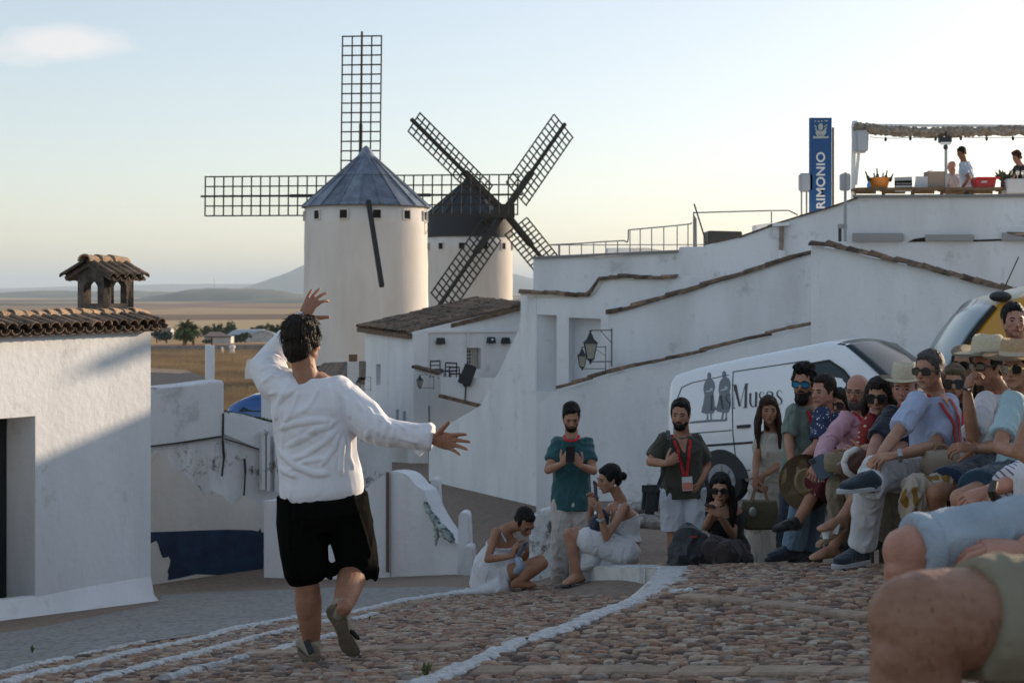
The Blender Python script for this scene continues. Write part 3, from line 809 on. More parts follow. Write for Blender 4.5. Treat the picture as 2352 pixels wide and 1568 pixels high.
lantern(P(823, 868, 30), .27, (1,.1,0), .26, 'small lantern just right of the performer with bracket over brown tiles', 10)

lantern(P(1356, 763, 24.4), .56, (1,.12,0), .37, 'large black wall lantern with frosted panes in front of the blind windows', 0)
lantern(P(1337, 800, 25.2), .40, (1,.05,0), .42, 'smaller wall lantern half hidden behind the large one', 0)

# little brick-topped chimney behind the performer
bc = empty('chimney', P(811,880,32), 'short white chimney with brick pot just right of the performer head', 'chimney')
MB().box(P(811,858,32), (.24,.24,.55)).build('stack', W_mill, bc, bevel=.01)
MB().cyl(P(811,833,32), P(811,814,32), .095, .10, n=12).build('brick_pot', mat('brick_pot',(.24,.13,.07),.9,.5,40,.5,20), bc)
rf = empty('shed', P(790,880,34), 'low shed with brown clay roof below the nearer windmill', 'shed')
MB().prism([P(700,885,33),P(838,872,33),P(838,832,37),P(740,838,37),P(690,850,37)], V((0,0,-.1))).build('roof', M_tile, rf)
for k in range(22):
    a = P(700+k*6.3, 884-k*.55, 33); b = P(745+k*4.3, 838-k*.2, 37)
    child_at('roof_tile', random.choice(TILES), frame(a, b-a, (0,0,1)) @ Matrix.Diagonal((.9,(b-a).length/.36,1,1)), rf)
wall('wall', Plane(600,33.2,838,33.4), [(600,1000),(600,890),(838,874),(838,1000)], .3, W_clean, parent=rf)

# ------------------------------------------------------------------ white complex at the right
def wall_top(name, pl, L, thick, m_, label, cop=None, cat='wall', holes=(), off=0, step=.3, rad=1.25, lift=0.0):
    o = wall(name, pl, L, thick, m_, label, cat, holes=holes, off=off)
    if cop: coping(pl, cop, o, step=step, rad=rad, back=.07-off, lift=lift)
    return o
# main street wall with sloping left edge
X0 = Plane(985, 31.7, 1232, 26.8); X1 = Plane(1232, 26.8, 2420, 23.2)
wall('street_wall', X0, [(985,1120),(985,1000),(1104,931),(1150,845),(1192,755),(1197,720),(1232,720),(1232,1200)], .5, W_clean, 'tall plain white street wall with slanted left edge beside the far house', 'wall')
wall_top('stepped_house_wall', X1, [(1232.3,1200),(1232.3,674),(1349,676),(1362,668),(1378,643),(1400,636),(1470,637),(1551,633),(1700,640),(1862,600),(1862,1180)], .55, W_clean,
         'white house front with two deep blind windows and stepped tile coping', None, 'house',
         holes=[[(1306,880),(1306,729),(1380,732),(1380,868)],[(1234,898),(1234,722),(1279,724),(1279,899)]])
sh = bpy.data.objects['stepped_house_wall']
wall('side_return', X0, [(1197,900),(1197,674),(1231.7,674),(1231.7,900)], .4, W_clean, parent=sh, off=.01)
wall('window_back', X1, [(1225,905),(1225,715),(1390,725),(1390,895)], .06, W_clean, parent=sh, off=-.32)
wall('coping_bed', X1, [(1196,677),(1196,671),(1349,678),(1362,668),(1378,643),(1400,637),(1551,637),(1551,641),(1402,643),(1384,649),(1366,676),(1350,683),(1232,683)], .3, W_plaster, parent=sh, off=.03)
coping(X1, [(1194,671),(1250,673),(1300,676),(1350,678)], sh, step=.2, rad=1.1, back=.0, lift=-.02)
coping(X1, [(1350,678),(1362,667),(1378,643)], sh, step=.2, rad=1.1, back=.0, lift=-.02)
coping(X1, [(1378,641),(1400,637),(1460,637),(1520,638),(1551,636)], sh, step=.2, rad=1.1, back=.0, lift=-.02)
# rear parapet and the rising wall up to the bar terrace
X2 = Plane(1225, 29.5, 2420, 25.6)
o = wall('parapet_wall', X2, [(1225,592.9),(1225,593),(1400,588),(1558,578),(1561,567),(1615,566),(1624,562),(1700,545),(1764,519),(1771,514),(1838,496),(1913,474),(1960,456),(1963,451),(2100,450),(2700,450),(2700,900),(1700,900),(1225,900)], .4, W_worn,
     'weathered white parapet rising in a curve to the bar terrace', 'wall')
coping(X2, [(1640,556),(1700,542),(1764,518),(1838,494),(1913,472),(1960,455)], o, step=.5, rad=.55, back=.0, lift=-.03)
MB().bar(X2.pt(1226,592,.02), X2.pt(1558,577,.02), .12, .05).build('coping', mat('grey_coping',(.22,.21,.2),.9,.4), o)
MB().bar(X2.pt(1960,451,.02), X2.pt(2420,449,.02), .12, .05).build('coping', bpy.data.materials['grey_coping'], o)
for x0, x1, y0, y1 in ((1960,2075,536,554),(2127,2236,539,553),(2302,2420,535,553)):
    wall('grey_ledge_block', X2, [(x0,y1),(x0,y0),(x1,y0),(x1,y1)], .1, mat('grey_render',(.30,.29,.29),.9), parent=o, off=.12)
for L in ([(2085,556),(2100,549),(2127,545),(2127,555)], [(2236,551),(2302,549),(2302,553),(2236,555)]):
    wall('dark_gap', X2, L, .03, M_hole, parent=o, off=.02)
# garden walls stepping down in front
X3 = Plane(1392, 25.6, 2420, 22.6)
o = wall('garden_wall', X3, [(1398,880),(1396,745),(1398,722),(1500,695),(1600,665),(1700,633),(1780,606),(1864,583),(1885,578),(1885,900),(1300,900)], .3, W_worn, 'upper white garden wall whose clay coping climbs to the right', 'wall')
coping(X3, [(1394,722),(1452,707),(1500,693),(1560,676),(1610,660),(1660,644),(1710,629),(1760,613),(1810,597),(1862,583)], o, step=.30, rad=1.15, back=.02)
X4 = Plane(1278, 24.9, 2420, 22.0)
o = wall('garden_wall', X4, [(1232,1200),(1232,930),(1280,898),(1350,878),(1450,851),(1550,828),(1650,802),(1750,776),(1862,751),(1885,746),(1885,1160),(1500,1180)], .3, W_clean, 'lower white garden wall behind the standing people, clay coping on top', 'wall')
coping(X4, [(1280,893),(1352,873),(1400,858),(1452,845),(1500,834),(1560,821),(1610,809),(1660,795),(1710,781),(1760,770),(1810,758),(1857,748)], o, step=.30, rad=.95, back=.02)
X5 = Plane(1860, 23.0, 2420, 20.6)
o = wall('gable_wall', X5, [(1863,1180),(1863,565),(1880,566),(1950,580),(2000,592),(2100,613),(2200,640),(2300,667),(2420,700),(2800,790),(2800,1250)], .35, W_clean, 'white gable wall with clay tile verge falling to the right behind the yellow van', 'wall')
coping(X5, [(1864,563),(1900,566),(1950,576),(2000,588),(2060,602),(2120,615),(2180,632),(2240,649),(2300,664),(2360,682),(2420,700)], o, step=.22, rad=1.25, back=-.02)
wall('light_block_wall', Plane(1840,25.5,1905,25.2), [(1840,1160),(1840,640),(1905,640),(1905,1160)], 1.2, W_clean, 'short unseen wall added to block sun at the joint of garden and gable walls', 'wall')  # unseen wall added to stop sunlight leaking through the joint
# pipes on the parapet
pv = empty('vent_pipe', X2.pt(1795,600), 'rusty vent pipe with white cap against the parapet', 'pipe')
MB().cyl(X2.pt(1796,598,.1), X2.pt(1798,520,.1), .045, n=10).build('pipe', mat('rust_stained_pipe',(.30,.24,.18),.8,var=.5,vscale=6), pv)
MB().bar(X2.pt(1778,517,.1), X2.pt(1816,515,.1), .12, .06).build('cap', W_clean, pv)
MB().cyl(X2.pt(1798,598,.12), X2.pt(1800,575,.12), .07, n=10).build('collar', W_worn, pv)
wall('rear_shading_house', Plane(1245,36,2300,33), [(1245,1100),(1245,640),(1500,628),(2300,610),(2300,1100)], 9.0, W_clean, 'white house mass added unseen behind the parapet to shade the ground', 'house')  # unseen house added to shade the ground before the far house
# unseen building placed past the right edge of the picture to shade the street
hb = wall('street_shading_house', Plane(2500, 21.5, 4200, 14.0), [(2385,1300),(2385,452),(4300,245),(4300,1900)], 6.0, W_clean, 'white house placed beyond the right edge of the picture to shade the street', 'house')
# ------------------------------------------------------------------ pavement: cobbled plaza, kerbs, road
def Pz(x, y): return Lz(x, y) + .17*sstep(5.3, 8.4, y)
def interp_px(L, k=6):
    out = []
    for a, b in zip(L, L[1:]):
        for i in range(k): out.append((a[0]+(b[0]-a[0])*i/k, a[1]+(b[1]-a[1])*i/k))
    return out + [L[-1]]
arc_px = [(900,1590),(934,1578),(1000,1558),(1082,1532),(1179,1506),(1280,1485),(1368,1460),(1432,1445),(1462,1426),(1482,1405),(1505,1380),(1512,1361),(1470,1357),(1430,1354),(1385,1351),(1347,1348)]
arc = [g(x, y) for x, y in arc_px]
def pxy(px, py, s=.17):
    q = g(px, py, s); return (q.x, q.y)
plaza_poly = [(p.x, p.y) for p in arc] + [(arc[-1].x-.02, arc[-1].y+.35), pxy(1430,1300), pxy(1500,1298), pxy(1575,1295.5), pxy(1700,1294), pxy(1850,1294), pxy(2000,1296), pxy(2150,1300), (4.2, 7.2), (4.2, -1.5), (-.3, -1.5), (-.45, 4.5)]
def inside(x, y, poly):
    c = False; n = len(poly); j = n-1
    for i in range(n):
        xi, yi = poly[i]; xj, yj = poly[j]
        if (yi > y) != (yj > y) and x < (xj-xi)*(y-yi)/(yj-yi)+xi: c = not c
        j = i
    return c
def dist_poly(x, y, L):
    best = 9
    for a, b in zip(L, L[1:]):
        t = max(0, min(1, ((x-a[0])*(b[0]-a[0])+(y-a[1])*(b[1]-a[1]))/max(1e-9, (b[0]-a[0])**2+(b[1]-a[1])**2)))
        best = min(best, math.hypot(x-a[0]-t*(b[0]-a[0]), y-a[1]-t*(b[1]-a[1])))
    return best
M_mortar = mat('dusty_mortar', (.13,.10,.075), .95, .8, 60, .35, 18)
m = MB(); idx = {}; st = .07
def vid(i, j):
    if (i, j) not in idx:
        x, y = i*st, j*st; idx[(i, j)] = len(m.v); m.v.append((x, y, Pz(x, y)-.006))
    return idx[(i, j)]
bot = MB()
for i in range(-12, 62):
    for j in range(-20, 170):
        if inside((i+.5)*st, (j+.5)*st, plaza_poly) and dist_poly((i+.5)*st, (j+.5)*st, [(p.x, p.y) for p in arc]) > .055:
            m.f.append((vid(i,j), vid(i+1,j), vid(i+1,j+1), vid(i,j+1))); m.m.append(0)
ecount = {}
for f in m.f:
    for a, b in zip(f, f[1:]+f[:1]): ecount[(a, b)] = 1
edges = [e for e in ecount if (e[1], e[0]) not in ecount]
low = {}
for a, b in edges:
    for v in (a, b):
        if v not in low:
            x, y, z = m.v[v]; low[v] = len(m.v); m.v.append((x, y, z-.9))
for a, b in edges: m.f.append((b, a, low[a], low[b])); m.m.append(0)
plaza = m.build('plaza', M_mortar); tag(plaza, kind='structure')

def stone_mat():
    mm = bpy.data.materials.new('cobblestone'); mm.use_nodes = True; N, Lk, b = nodes_of(mm)
    b.inputs['Roughness'].default_value = .72; b.inputs['Specular IOR Level'].default_value = .35
    at = N.new('ShaderNodeAttribute'); at.attribute_name = 'tint'
    oi = N.new('ShaderNodeObjectInfo')
    ad = N.new('ShaderNodeMath'); ad.operation = 'ADD'; Lk.new(at.outputs['Fac'], ad.inputs[0]); Lk.new(oi.outputs['Random'], ad.inputs[1])
    fr = N.new('ShaderNodeMath'); fr.operation = 'FRACT'; Lk.new(ad.outputs[0], fr.inputs[0])
    r = N.new('ShaderNodeValToRGB'); Lk.new(fr.outputs[0], r.inputs[0]); el = r.color_ramp.elements
    cs = [(.33,.22,.15),(.23,.14,.095),(.38,.26,.175),(.18,.125,.10),(.31,.19,.13),(.40,.31,.23),(.26,.17,.12),(.13,.09,.075),(.36,.255,.175),(.27,.22,.185),(.30,.17,.11),(.43,.36,.29)]
    r.color_ramp.interpolation = 'CONSTANT'
    el[0].position = 0; el[0].color = cs[0]+(1,); el[1].position = 1/12; el[1].color = cs[1]+(1,)
    for k in range(2, 12): e = el.new(k/12); e.color = cs[k]+(1,)
    geo = N.new('ShaderNodeNewGeometry'); nz = N.new('ShaderNodeTexNoise'); nz.inputs['Scale'].default_value = 38; nz.inputs['Detail'].default_value = 6
    Lk.new(geo.outputs['Position'], nz.inputs['Vector'])
    mx = N.new('ShaderNodeMixRGB'); mx.blend_type = 'MULTIPLY'; mx.inputs[0].default_value = .75; Lk.new(r.outputs[0], mx.inputs[1])
    rp = N.new('ShaderNodeValToRGB'); Lk.new(nz.outputs['Fac'], rp.inputs[0]); rp.color_ramp.elements[0].position = .3; rp.color_ramp.elements[0].color = (.45,.42,.4,1); rp.color_ramp.elements[1].position = .6
    Lk.new(rp.outputs[0], mx.inputs[2]); Lk.new(mx.outputs[0], b.inputs['Base Color'])
    bp = N.new('ShaderNodeBump'); bp.inputs['Strength'].default_value = .5; bp.inputs['Distance'].default_value = .006; Lk.new(nz.outputs['Fac'], bp.inputs['Height']); Lk.new(bp.outputs[0], b.inputs['Normal'])
    return mm
M_stone = stone_mat()
rs = random.Random(11)
def stone_geo(a, b, h, sharp=0, rs=rs):
    n = rs.choice((6, 7, 8)); ph = rs.random()*6.3
    ang = [ph+2*math.pi*(k+rs.uniform(-.28,.28))/n for k in range(n)]
    rad = [rs.uniform(.78, 1.1) for _ in range(n)]
    vs = []; 
    for (k_, z) in ((1.0, -.02), (.96, h*.5), (.78, h*.95)):
        for t, r_ in zip(ang, rad):
            q = abs(math.cos(t))**.8*math.copysign(1, math.cos(t)), abs(math.sin(t))**.8*math.copysign(1, math.sin(t))
            vs.append((q[0]*r_*a*k_, q[1]*r_*b*k_, z+rs.uniform(-.1,.1)*h*(z > 0)))
    vs.append((0, 0, h*1.12)); c = len(vs)-1; fs = []
    for k in range(n):
        j = (k+1) % n
        fs += [(k, j, n+j, n+k), (n+k, n+j, 2*n+j, 2*n+k), (2*n+k, 2*n+j, c)]
    return vs, fs
def slab_geo(a, b, h):
    n = 8; vs = []
    base_ = [(-a, -b), (-a*.2, -b*1.05), (a*.3, -b*.97), (a, -b), (a*1.02, b*.9), (a*.3, b), (-a*.3, b*1.06), (-a*.98, b)]
    base_ = [(x+rs.uniform(-.008,.008), y+rs.uniform(-.006,.006)) for x, y in base_]
    for k_, z in ((1, -.02), (.985, h*.6), (.93, h)):
        for x, y in base_: vs.append((x*k_, y*(k_ if k_ > .95 else .86), z+rs.uniform(-.05,.05)*h))
    fs = []
    for k in range(n):
        j = (k+1) % n; fs += [(k, j, n+j, n+k), (n+k, n+j, 2*n+j, 2*n+k)]
    fs.append(tuple(2*n+k for k in range(n)))
    return vs, fs
# limits of the lower cobbled area
lineA = [(-300,1620),(0,1549),(41,1540),(75,1530),(157,1513),(232,1497),(331,1476),(420,1465),(500,1452),(588,1437),(689,1418),(799,1411),(850,1399),(892,1388),(934,1380),(1027,1367),(1069,1359),(1110,1353),(1180,1346)]
low_poly = [(g(x, y).x, g(x, y).y) for x, y in lineA] + [(g(1290,1335).x, g(1290,1335).y), (arc[-1].x, arc[-1].y+.1)] + [(p.x, p.y) for p in reversed(arc)] + [(-.45, 4.5), (-.3, 3.4), (-3, 3.4)]
rows = []   # rows of dressed slabs: (px line, raised)
slab_lines = [([(560,1506),(800,1497),(1090,1487)], 0), ([(1090,1547),(1400,1546),(1800,1548),(2150,1552)], 1), ([(1565,1419),(1800,1427),(2010,1436)], 1)]
def near_slab(x, y):
    for L in slabs2:
        for a, b in zip(L, L[1:]):
            t = max(0, min(1, ((x-a[0])*(b[0]-a[0])+(y-a[1])*(b[1]-a[1]))/((b[0]-a[0])**2+(b[1]-a[1])**2)))
            if math.hypot(x-a[0]-t*(b[0]-a[0]), y-a[1]-t*(b[1]-a[1])) < .075: return True
    return False
def gp(px, py, up_):
    q = g(px, py)
    if up_:
        for _ in range(4): q = g(px, py, .17*sstep(5.3, 8.4, q.y))
    return (q.x, q.y)
slabs2 = [[gp(x, y, u_) for x, y in L] for L, u_ in slab_lines]
arc2 = [(p.x, p.y) for p in arc]
stones = []
dy = .045; j = 0; y = 3.6
while y < 13.6:
    dx = .070; x = -4.6 + (j % 2)*dx/2
    lim = y*.40+.3
    while x < lim:
        if x > -y*.40-.3:
            xx = x+rs.uniform(-.016,.016); yy = y+rs.uniform(-.013,.013)
            inp = inside(xx, yy, plaza_poly)
            if (inp and dist_poly(xx, yy, arc2) > .13) or (not inp and inside(xx, yy, low_poly) and dist_poly(xx, yy, arc2) > .04):
                if not near_slab(xx, yy) and rs.random() > .012:
                    z = Pz(xx, yy) if inp else Lz(xx, yy)
                    a = .040*rs.uniform(.6, 1.35); b = .0245*rs.uniform(.7, 1.15)
                    stones.append((xx, yy, z-.008+rs.uniform(-.006,.006), a, b, rs.uniform(.007,.018), rs.uniform(-.35,.35), inp))
        x += dx*rs.choice((.85, 1, 1, 1.12))
    y += dy; j += 1
stones.sort(key=lambda s_: s_[1] + (5 if abs(s_[0]) > s_[1]*.36 else 0))
meshes = []
for k in range(14):
    vs, fs = stone_geo(1, 1, 1); me = bpy.data.meshes.new('cobblestone'); me.from_pydata(vs, [], fs); me.update(); me.shade_smooth()
    me.materials.append(M_stone); a_ = me.attributes.new('tint', 'FLOAT', 'FACE'); a_.data.foreach_set('value', [0.0]*len(fs)); meshes.append(me)
NSEP = 300
vis = [s_ for s_ in stones if s_[1] > 4.7 and abs(s_[0]) < s_[1]*.36]
first = set(id(s_) for s_ in vis[:NSEP])
for s_ in vis[:NSEP]:
    M = Matrix.Translation((s_[0], s_[1], s_[2])) @ Matrix.Rotation(s_[6], 4, 'Z') @ Matrix.Diagonal((s_[3], s_[4], s_[5], 1))
    child_at('cobblestone', rs.choice(meshes), M, plaza if s_[7] else ground)
allv, allf, tint = [], [], []
for s_ in stones:
    if id(s_) in first: continue
    vs, fs = stone_geo(s_[3], s_[4], s_[5]); c_, s__ = math.cos(s_[6]), math.sin(s_[6]); n0 = len(allv); t = rs.random()
    for v in vs: allv.append((s_[0]+v[0]*c_-v[1]*s__, s_[1]+v[0]*s__+v[1]*c_, s_[2]+max(v[2], -.02)))
    for f in fs: allf.append(tuple(q+n0 for q in f)); tint.append(t)
me = bpy.data.meshes.new('cobbles'); me.from_pydata(allv, [], allf); me.update(); me.shade_smooth()
a_ = me.attributes.new('tint', 'FLOAT', 'FACE'); a_.data.foreach_set('value', tint)
cob = link_mesh('cobbles', me, M_stone, plaza); tag(cob, kind='stuff')
M_slab = mat('dressed_sandstone', (.36,.26,.19), .8, .6, 60, .35, 16, obj_var=.2)
for L, (_, up_) in zip(slabs2, slab_lines):
    tot = 0
    for a, b in zip(L, L[1:]):
        ln = math.hypot(b[0]-a[0], b[1]-a[1]); t = 0
        while t < ln-.1:
            w = rs.uniform(.20, .32)*(1 if up_ else .85); u_ = (t+w/2)/ln; x = a[0]+(b[0]-a[0])*u_; y = a[1]+(b[1]-a[1])*u_
            z = (Pz if up_ else Lz)(x, y)
            vs, fs = slab_geo(w/2-.008, .062, .022)
            me = bpy.data.meshes.new('paving_slab'); me.from_pydata(vs, [], fs); me.update(); me.materials.append(M_slab)
            dz = (Pz if up_ else Lz)(b[0], b[1])-(Pz if up_ else Lz)(a[0], a[1])
            M = frame((x, y, z), (b[1]-a[1], -(b[0]-a[0]), 0), (0,0,1))
            ang = math.atan2(b[1]-a[1], b[0]-a[0])
            M = Matrix.Translation((x, y, z)) @ Matrix.Rotation(ang, 4, 'Z') @ Matrix.Rotation(-math.atan2(dz, ln), 4, 'Y')
            child_at('paving_slab', me, M, plaza if up_ else ground)
            t += w

# white painted kerbs
M_kerb = mat('white_painted_stone', (.62,.63,.65), .85, 1, 70, .35, 30, vcol=(.40,.39,.37))
def kerb_run(L, w, zf, h, parent, seg=.2, drop=.0, inner=None, jag=.02):
    'rough painted stones end to end; L ground points'
    pts = [V((p[0], p[1], 0)) for p in L]; k = 0
    # resample
    res = [pts[0]]; acc = 0
    for a, b in zip(pts, pts[1:]):
        n = max(1, round((b-a).length/seg))
        for i in range(1, n+1): res.append(a.lerp(b, i/n))
    for i in range(len(res)-1):
        a, b = res[i], res[i+1]; d = (b-a).normalized(); sx = V((-d.y, d.x, 0))
        wi = w(i/len(res)) if callable(w) else w
        m = MB(); rings = []
        for t in (0, .25, .5, .75, 1):
            c = a.lerp(b, t*1.01); z = zf(c.x, c.y); hh = h(c) if callable(h) else h
            jl, jr = rs.uniform(-jag, jag), rs.uniform(-jag, jag)
            dp = drop(c) if callable(drop) else drop
            rings.append([c+sx*(wi/2+jl)+V((0,0,z-.03-dp)), c+sx*(wi/2+jl)+V((0,0,z+hh*.5)), c+sx*(wi/2-.012+jl)+V((0,0,z+hh*rs.uniform(.8,1.0))),
                          c+sx*rs.uniform(-.01,.01)+V((0,0,z+hh*rs.uniform(.95,1.1))),
                          c-sx*(wi/2-.012+jr)+V((0,0,z+hh*rs.uniform(.75,1.0))), c-sx*(wi/2+jr)+V((0,0,z+hh*.4)), c-sx*(wi/2+jr)+V((0,0,z-.03-dp))])
        m.loft(rings); m.build('kerb_stone', M_kerb, parent, smooth=False)
def px_line(L): return [(g(x, y).x, g(x, y).y) for x, y in interp_px(L, 2)]
# raised arc: offset to the plaza side
arcL = [V((p.x, p.y, 0)) for p in arc]
off_ = []
for i, p in enumerate(arcL):
    d = (arcL[min(i+1, len(arcL)-1)]-arcL[max(i-1, 0)]).normalized(); s_ = V((d.y, -d.x, 0))
    wd = .055 + .10*sstep(.40, .62, i/len(arcL))*(1-.6*sstep(.8, .92, i/len(arcL)))
    off_.append((p.x+s_.x*wd, p.y+s_.y*wd))
kerb_run(off_, lambda t: .10+.20*sstep(.40, .62, t)*(1-.6*sstep(.8, .92, t)), Pz, .014, plaza, seg=.17, drop=.19)
rz = MB()
n_a = len(arc)
for i in range(7, n_a-1):
    a, b = arc[i], arc[i+1]; dd_ = V((b.x-a.x, b.y-a.y, 0)).normalized(); sx = V((dd_.y, -dd_.x, 0))
    rz.loft([[V((a.x, a.y, Lz(a.x, a.y)-.05)), V((b.x, b.y, Lz(b.x, b.y)-.05)), V((b.x, b.y, 0))+sx*.13+V((0,0,Lz(b.x, b.y)-.05)), V((a.x, a.y, 0))+sx*.13+V((0,0,Lz(a.x, a.y)-.05))],
             [V((a.x, a.y, Pz(a.x, a.y)+.003)), V((b.x, b.y, Pz(b.x, b.y)+.003)), V((b.x, b.y, 0))+sx*.13+V((0,0,Pz(b.x, b.y)+.003)), V((a.x, a.y, 0))+sx*.13+V((0,0,Pz(a.x, a.y)+.003))]])
rz.build('kerb_riser', whitewash('painted_kerb_render', (.60,.59,.56), (.40,.38,.34), .7, 5, (.10,.09,.08), .5, streak=False), plaza)
sp_ = gp(1560,1396,1); sp2 = gp(1585,1390,1)
kerb_run([gp(1535,1392,1), gp(1560,1391,1), gp(1590,1388,1)], .06, Pz, .015, plaza, .12)
kerb_run(px_line([(-150,1585),(0,1549),(41,1540),(75,1530),(157,1513)]), .07, Lz, .02, ground)
kerb_run(px_line([(180,1508),(232,1497),(331,1476)]), .035, Lz, .022, ground, jag=.014)
kerb_run(px_line([(-60,1590),(62,1557),(99,1547),(166,1536),(215,1524),(249,1513),(307,1499),(390,1484),(456,1470),(539,1445),(588,1437),(689,1418),(799,1411),(850,1399),(892,1388)]), .085, Lz, .022, ground)
kerb_run(px_line([(892,1388),(934,1380),(1027,1367),(1069,1359),(1110,1353)]), .12, Lz, .022, ground, jag=.03)
kerb_run(px_line([(130,1592),(199,1568),(273,1551),(323,1536),(373,1522),(439,1507),(588,1466),(693,1441),(748,1428),(807,1426),(862,1411)]), .075, Lz, .022, ground)
kerb_run(px_line([(380,1562),(430,1547),(500,1530),(560,1512)]), .055, Lz, .028, ground)
kerb_run(px_line([(575,1507),(618,1500),(689,1479),(769,1458)]), .075, Lz, .02, ground)
# worn grey road sheet beyond the cobbles
M_road = mat('worn_grey_concrete', (.27,.255,.24), .85, .5, 35, .35, 5, vcol=(.19,.18,.17), stretch=(.6,2.2,1))
up_e = [(-350,1640),(-50,1463),(100,1440),(250,1410),(362,1388),(372,1368),(450,1362),(600,1356),(760,1350),(900,1350),(1000,1346),(1100,1352)]
lo_e = [(-350,1700),(0,1549),(157,1513),(331,1476),(480,1456),(588,1437),(799,1411),(892,1388),(934,1380),(1027,1367),(1069,1359),(1110,1354)]
m = MB()
top = [g(x, y) for x, y in interp_px(up_e, 3)]; lo = [g(x, y) for x, y in interp_px(lo_e, 3)]
vs = []; k_ = 14
for a, b in zip(lo, top):
    for i in range(k_+1):
        q = a.lerp(b, i/k_); vs.append((q.x, q.y, Lz(q.x, q.y)+.0+.006))
fs = [(i*(k_+1)+j, (i+1)*(k_+1)+j, (i+1)*(k_+1)+j+1, i*(k_+1)+j+1) for i in range(len(lo)-1) for j in range(k_)]
road = MB().add(vs, fs).build('road', M_road); tag(road, kind='structure')
creases_road = M_road
N, Lk, b_ = nodes_of(M_road); gq = N.new('ShaderNodeNewGeometry'); mpq = N.new('ShaderNodeMapping'); mpq.inputs['Scale'].default_value = (7,7,0); Lk.new(gq.outputs['Position'], mpq.inputs[0])
vq = N.new('ShaderNodeTexVoronoi'); vq.feature = 'DISTANCE_TO_EDGE'; vq.inputs['Scale'].default_value = 1.3; Lk.new(mpq.outputs[0], vq.inputs['Vector'])
rq = N.new('ShaderNodeMapRange'); rq.inputs[1].default_value = 0; rq.inputs[2].default_value = .12; rq.inputs[3].default_value = .55; rq.inputs[4].default_value = 1; Lk.new(vq.outputs['Distance'], rq.inputs[0])
oldc = b_.inputs['Base Color'].links[0].from_socket; mq = N.new('ShaderNodeMixRGB'); mq.blend_type = 'MULTIPLY'; mq.inputs[0].default_value = 1; Lk.new(oldc, mq.inputs[1]); Lk.new(rq.outputs[0], mq.inputs[2]); Lk.new(mq.outputs[0], b_.inputs['Base Color'])
bq = N.new('ShaderNodeBump'); bq.inputs['Strength'].default_value = .7; bq.inputs['Distance'].default_value = .012; Lk.new(rq.outputs[0], bq.inputs['Height']); Lk.new(bq.outputs[0], b_.inputs['Normal'])
# grass tufts and a weed in the kerb joint
M_weed = mat('weed_leaf', (.10,.12,.035), .8, var=.4, vscale=40)
def weed(px, py, h, n, label, up_=0, name='weed'):
    x, y = gp(px, py, up_); z = (Pz if up_ else Lz)(x, y); m = MB(); r_ = random.Random(int(px))
    for k in range(n):
        a = r_.random()*6.28; l = h*r_.uniform(.5,1); b = V((x, y, z)); t = b+V((math.cos(a)*l*.45, math.sin(a)*l*.45, l)); md_ = b.lerp(t, .55)+V((0,0,l*.12)); s_ = V((-math.sin(a), math.cos(a), 0))*l*.13
        m.add([b-s_*.3, b+s_*.3, md_+s_, t, md_-s_], [(0,1,2,3,4)])
    o = m.build(name, M_weed); tag(o, label, 'plant')
weed(978, 1560, .075, 16, 'small green weed growing at the foot of the white kerb', 0)
weed(74, 1500, .06, 8, 'thin grass tuft on the grey road near the first white line', 0)
weed(1210, 1490, .03, 14, 'dry grass tuft growing on top of the white kerb line', 1)
weed(848, 1424, .04, 10, 'small weed beside the end of the second white line', 0)
# low rubble stones behind the crest between the standing people
M_rub = mat('whitewashed_rubble', (.42,.40,.38), .9, 1, 25, .6, 12, vcol=(.17,.14,.12))
def rock(px, py, d, s, label, seed):
    m = MB().ell((0,0,0), s, nu=14, nv=10); me = m.mesh('boulder'); p = co_of(me); n_ = p/np.linalg.norm(p, axis=1)[:, None]
    set_co(me, p + n_*((vnoise(p*9+seed)-.5)*.10)[:, None]); me.transform(Matrix.Translation(P(px, py, d)))
    o = link_mesh('boulder', me, M_rub, smooth=True); tag(o, label, 'rock')
rock(1492, 1196, 13.2, (.22,.15,.07), 'pale whitewashed boulder between kneeling woman and man in olive shirt', 1)
rock(1462, 1160, 14.5, (.3,.15,.06), 'brown stone ledge behind the pale boulder', 5)
m = MB().prism([P(1213,1365,13.9),P(1213,1188,13.9),P(1232,1175,13.9),P(1262,1168,13.9),P(1300,1172,13.9),P(1370,1190,13.9),P(1370,1350,13.9)], (.1,.35,0))
o = m.build('rubble_wall', W_old); tag(o, 'rough whitewashed rubble wall behind the legs of the man in teal', 'wall')
md = o.modifiers.new('sub', 'REMESH'); md.mode = 'VOXEL'; md.voxel_size = .03
tx = bpy.data.textures.new('rubble', 'CLOUDS'); tx.noise_scale = .12
dm = o.modifiers.new('d', 'DISPLACE'); dm.texture = tx; dm.strength = .03; dm.texture_coords = 'GLOBAL'

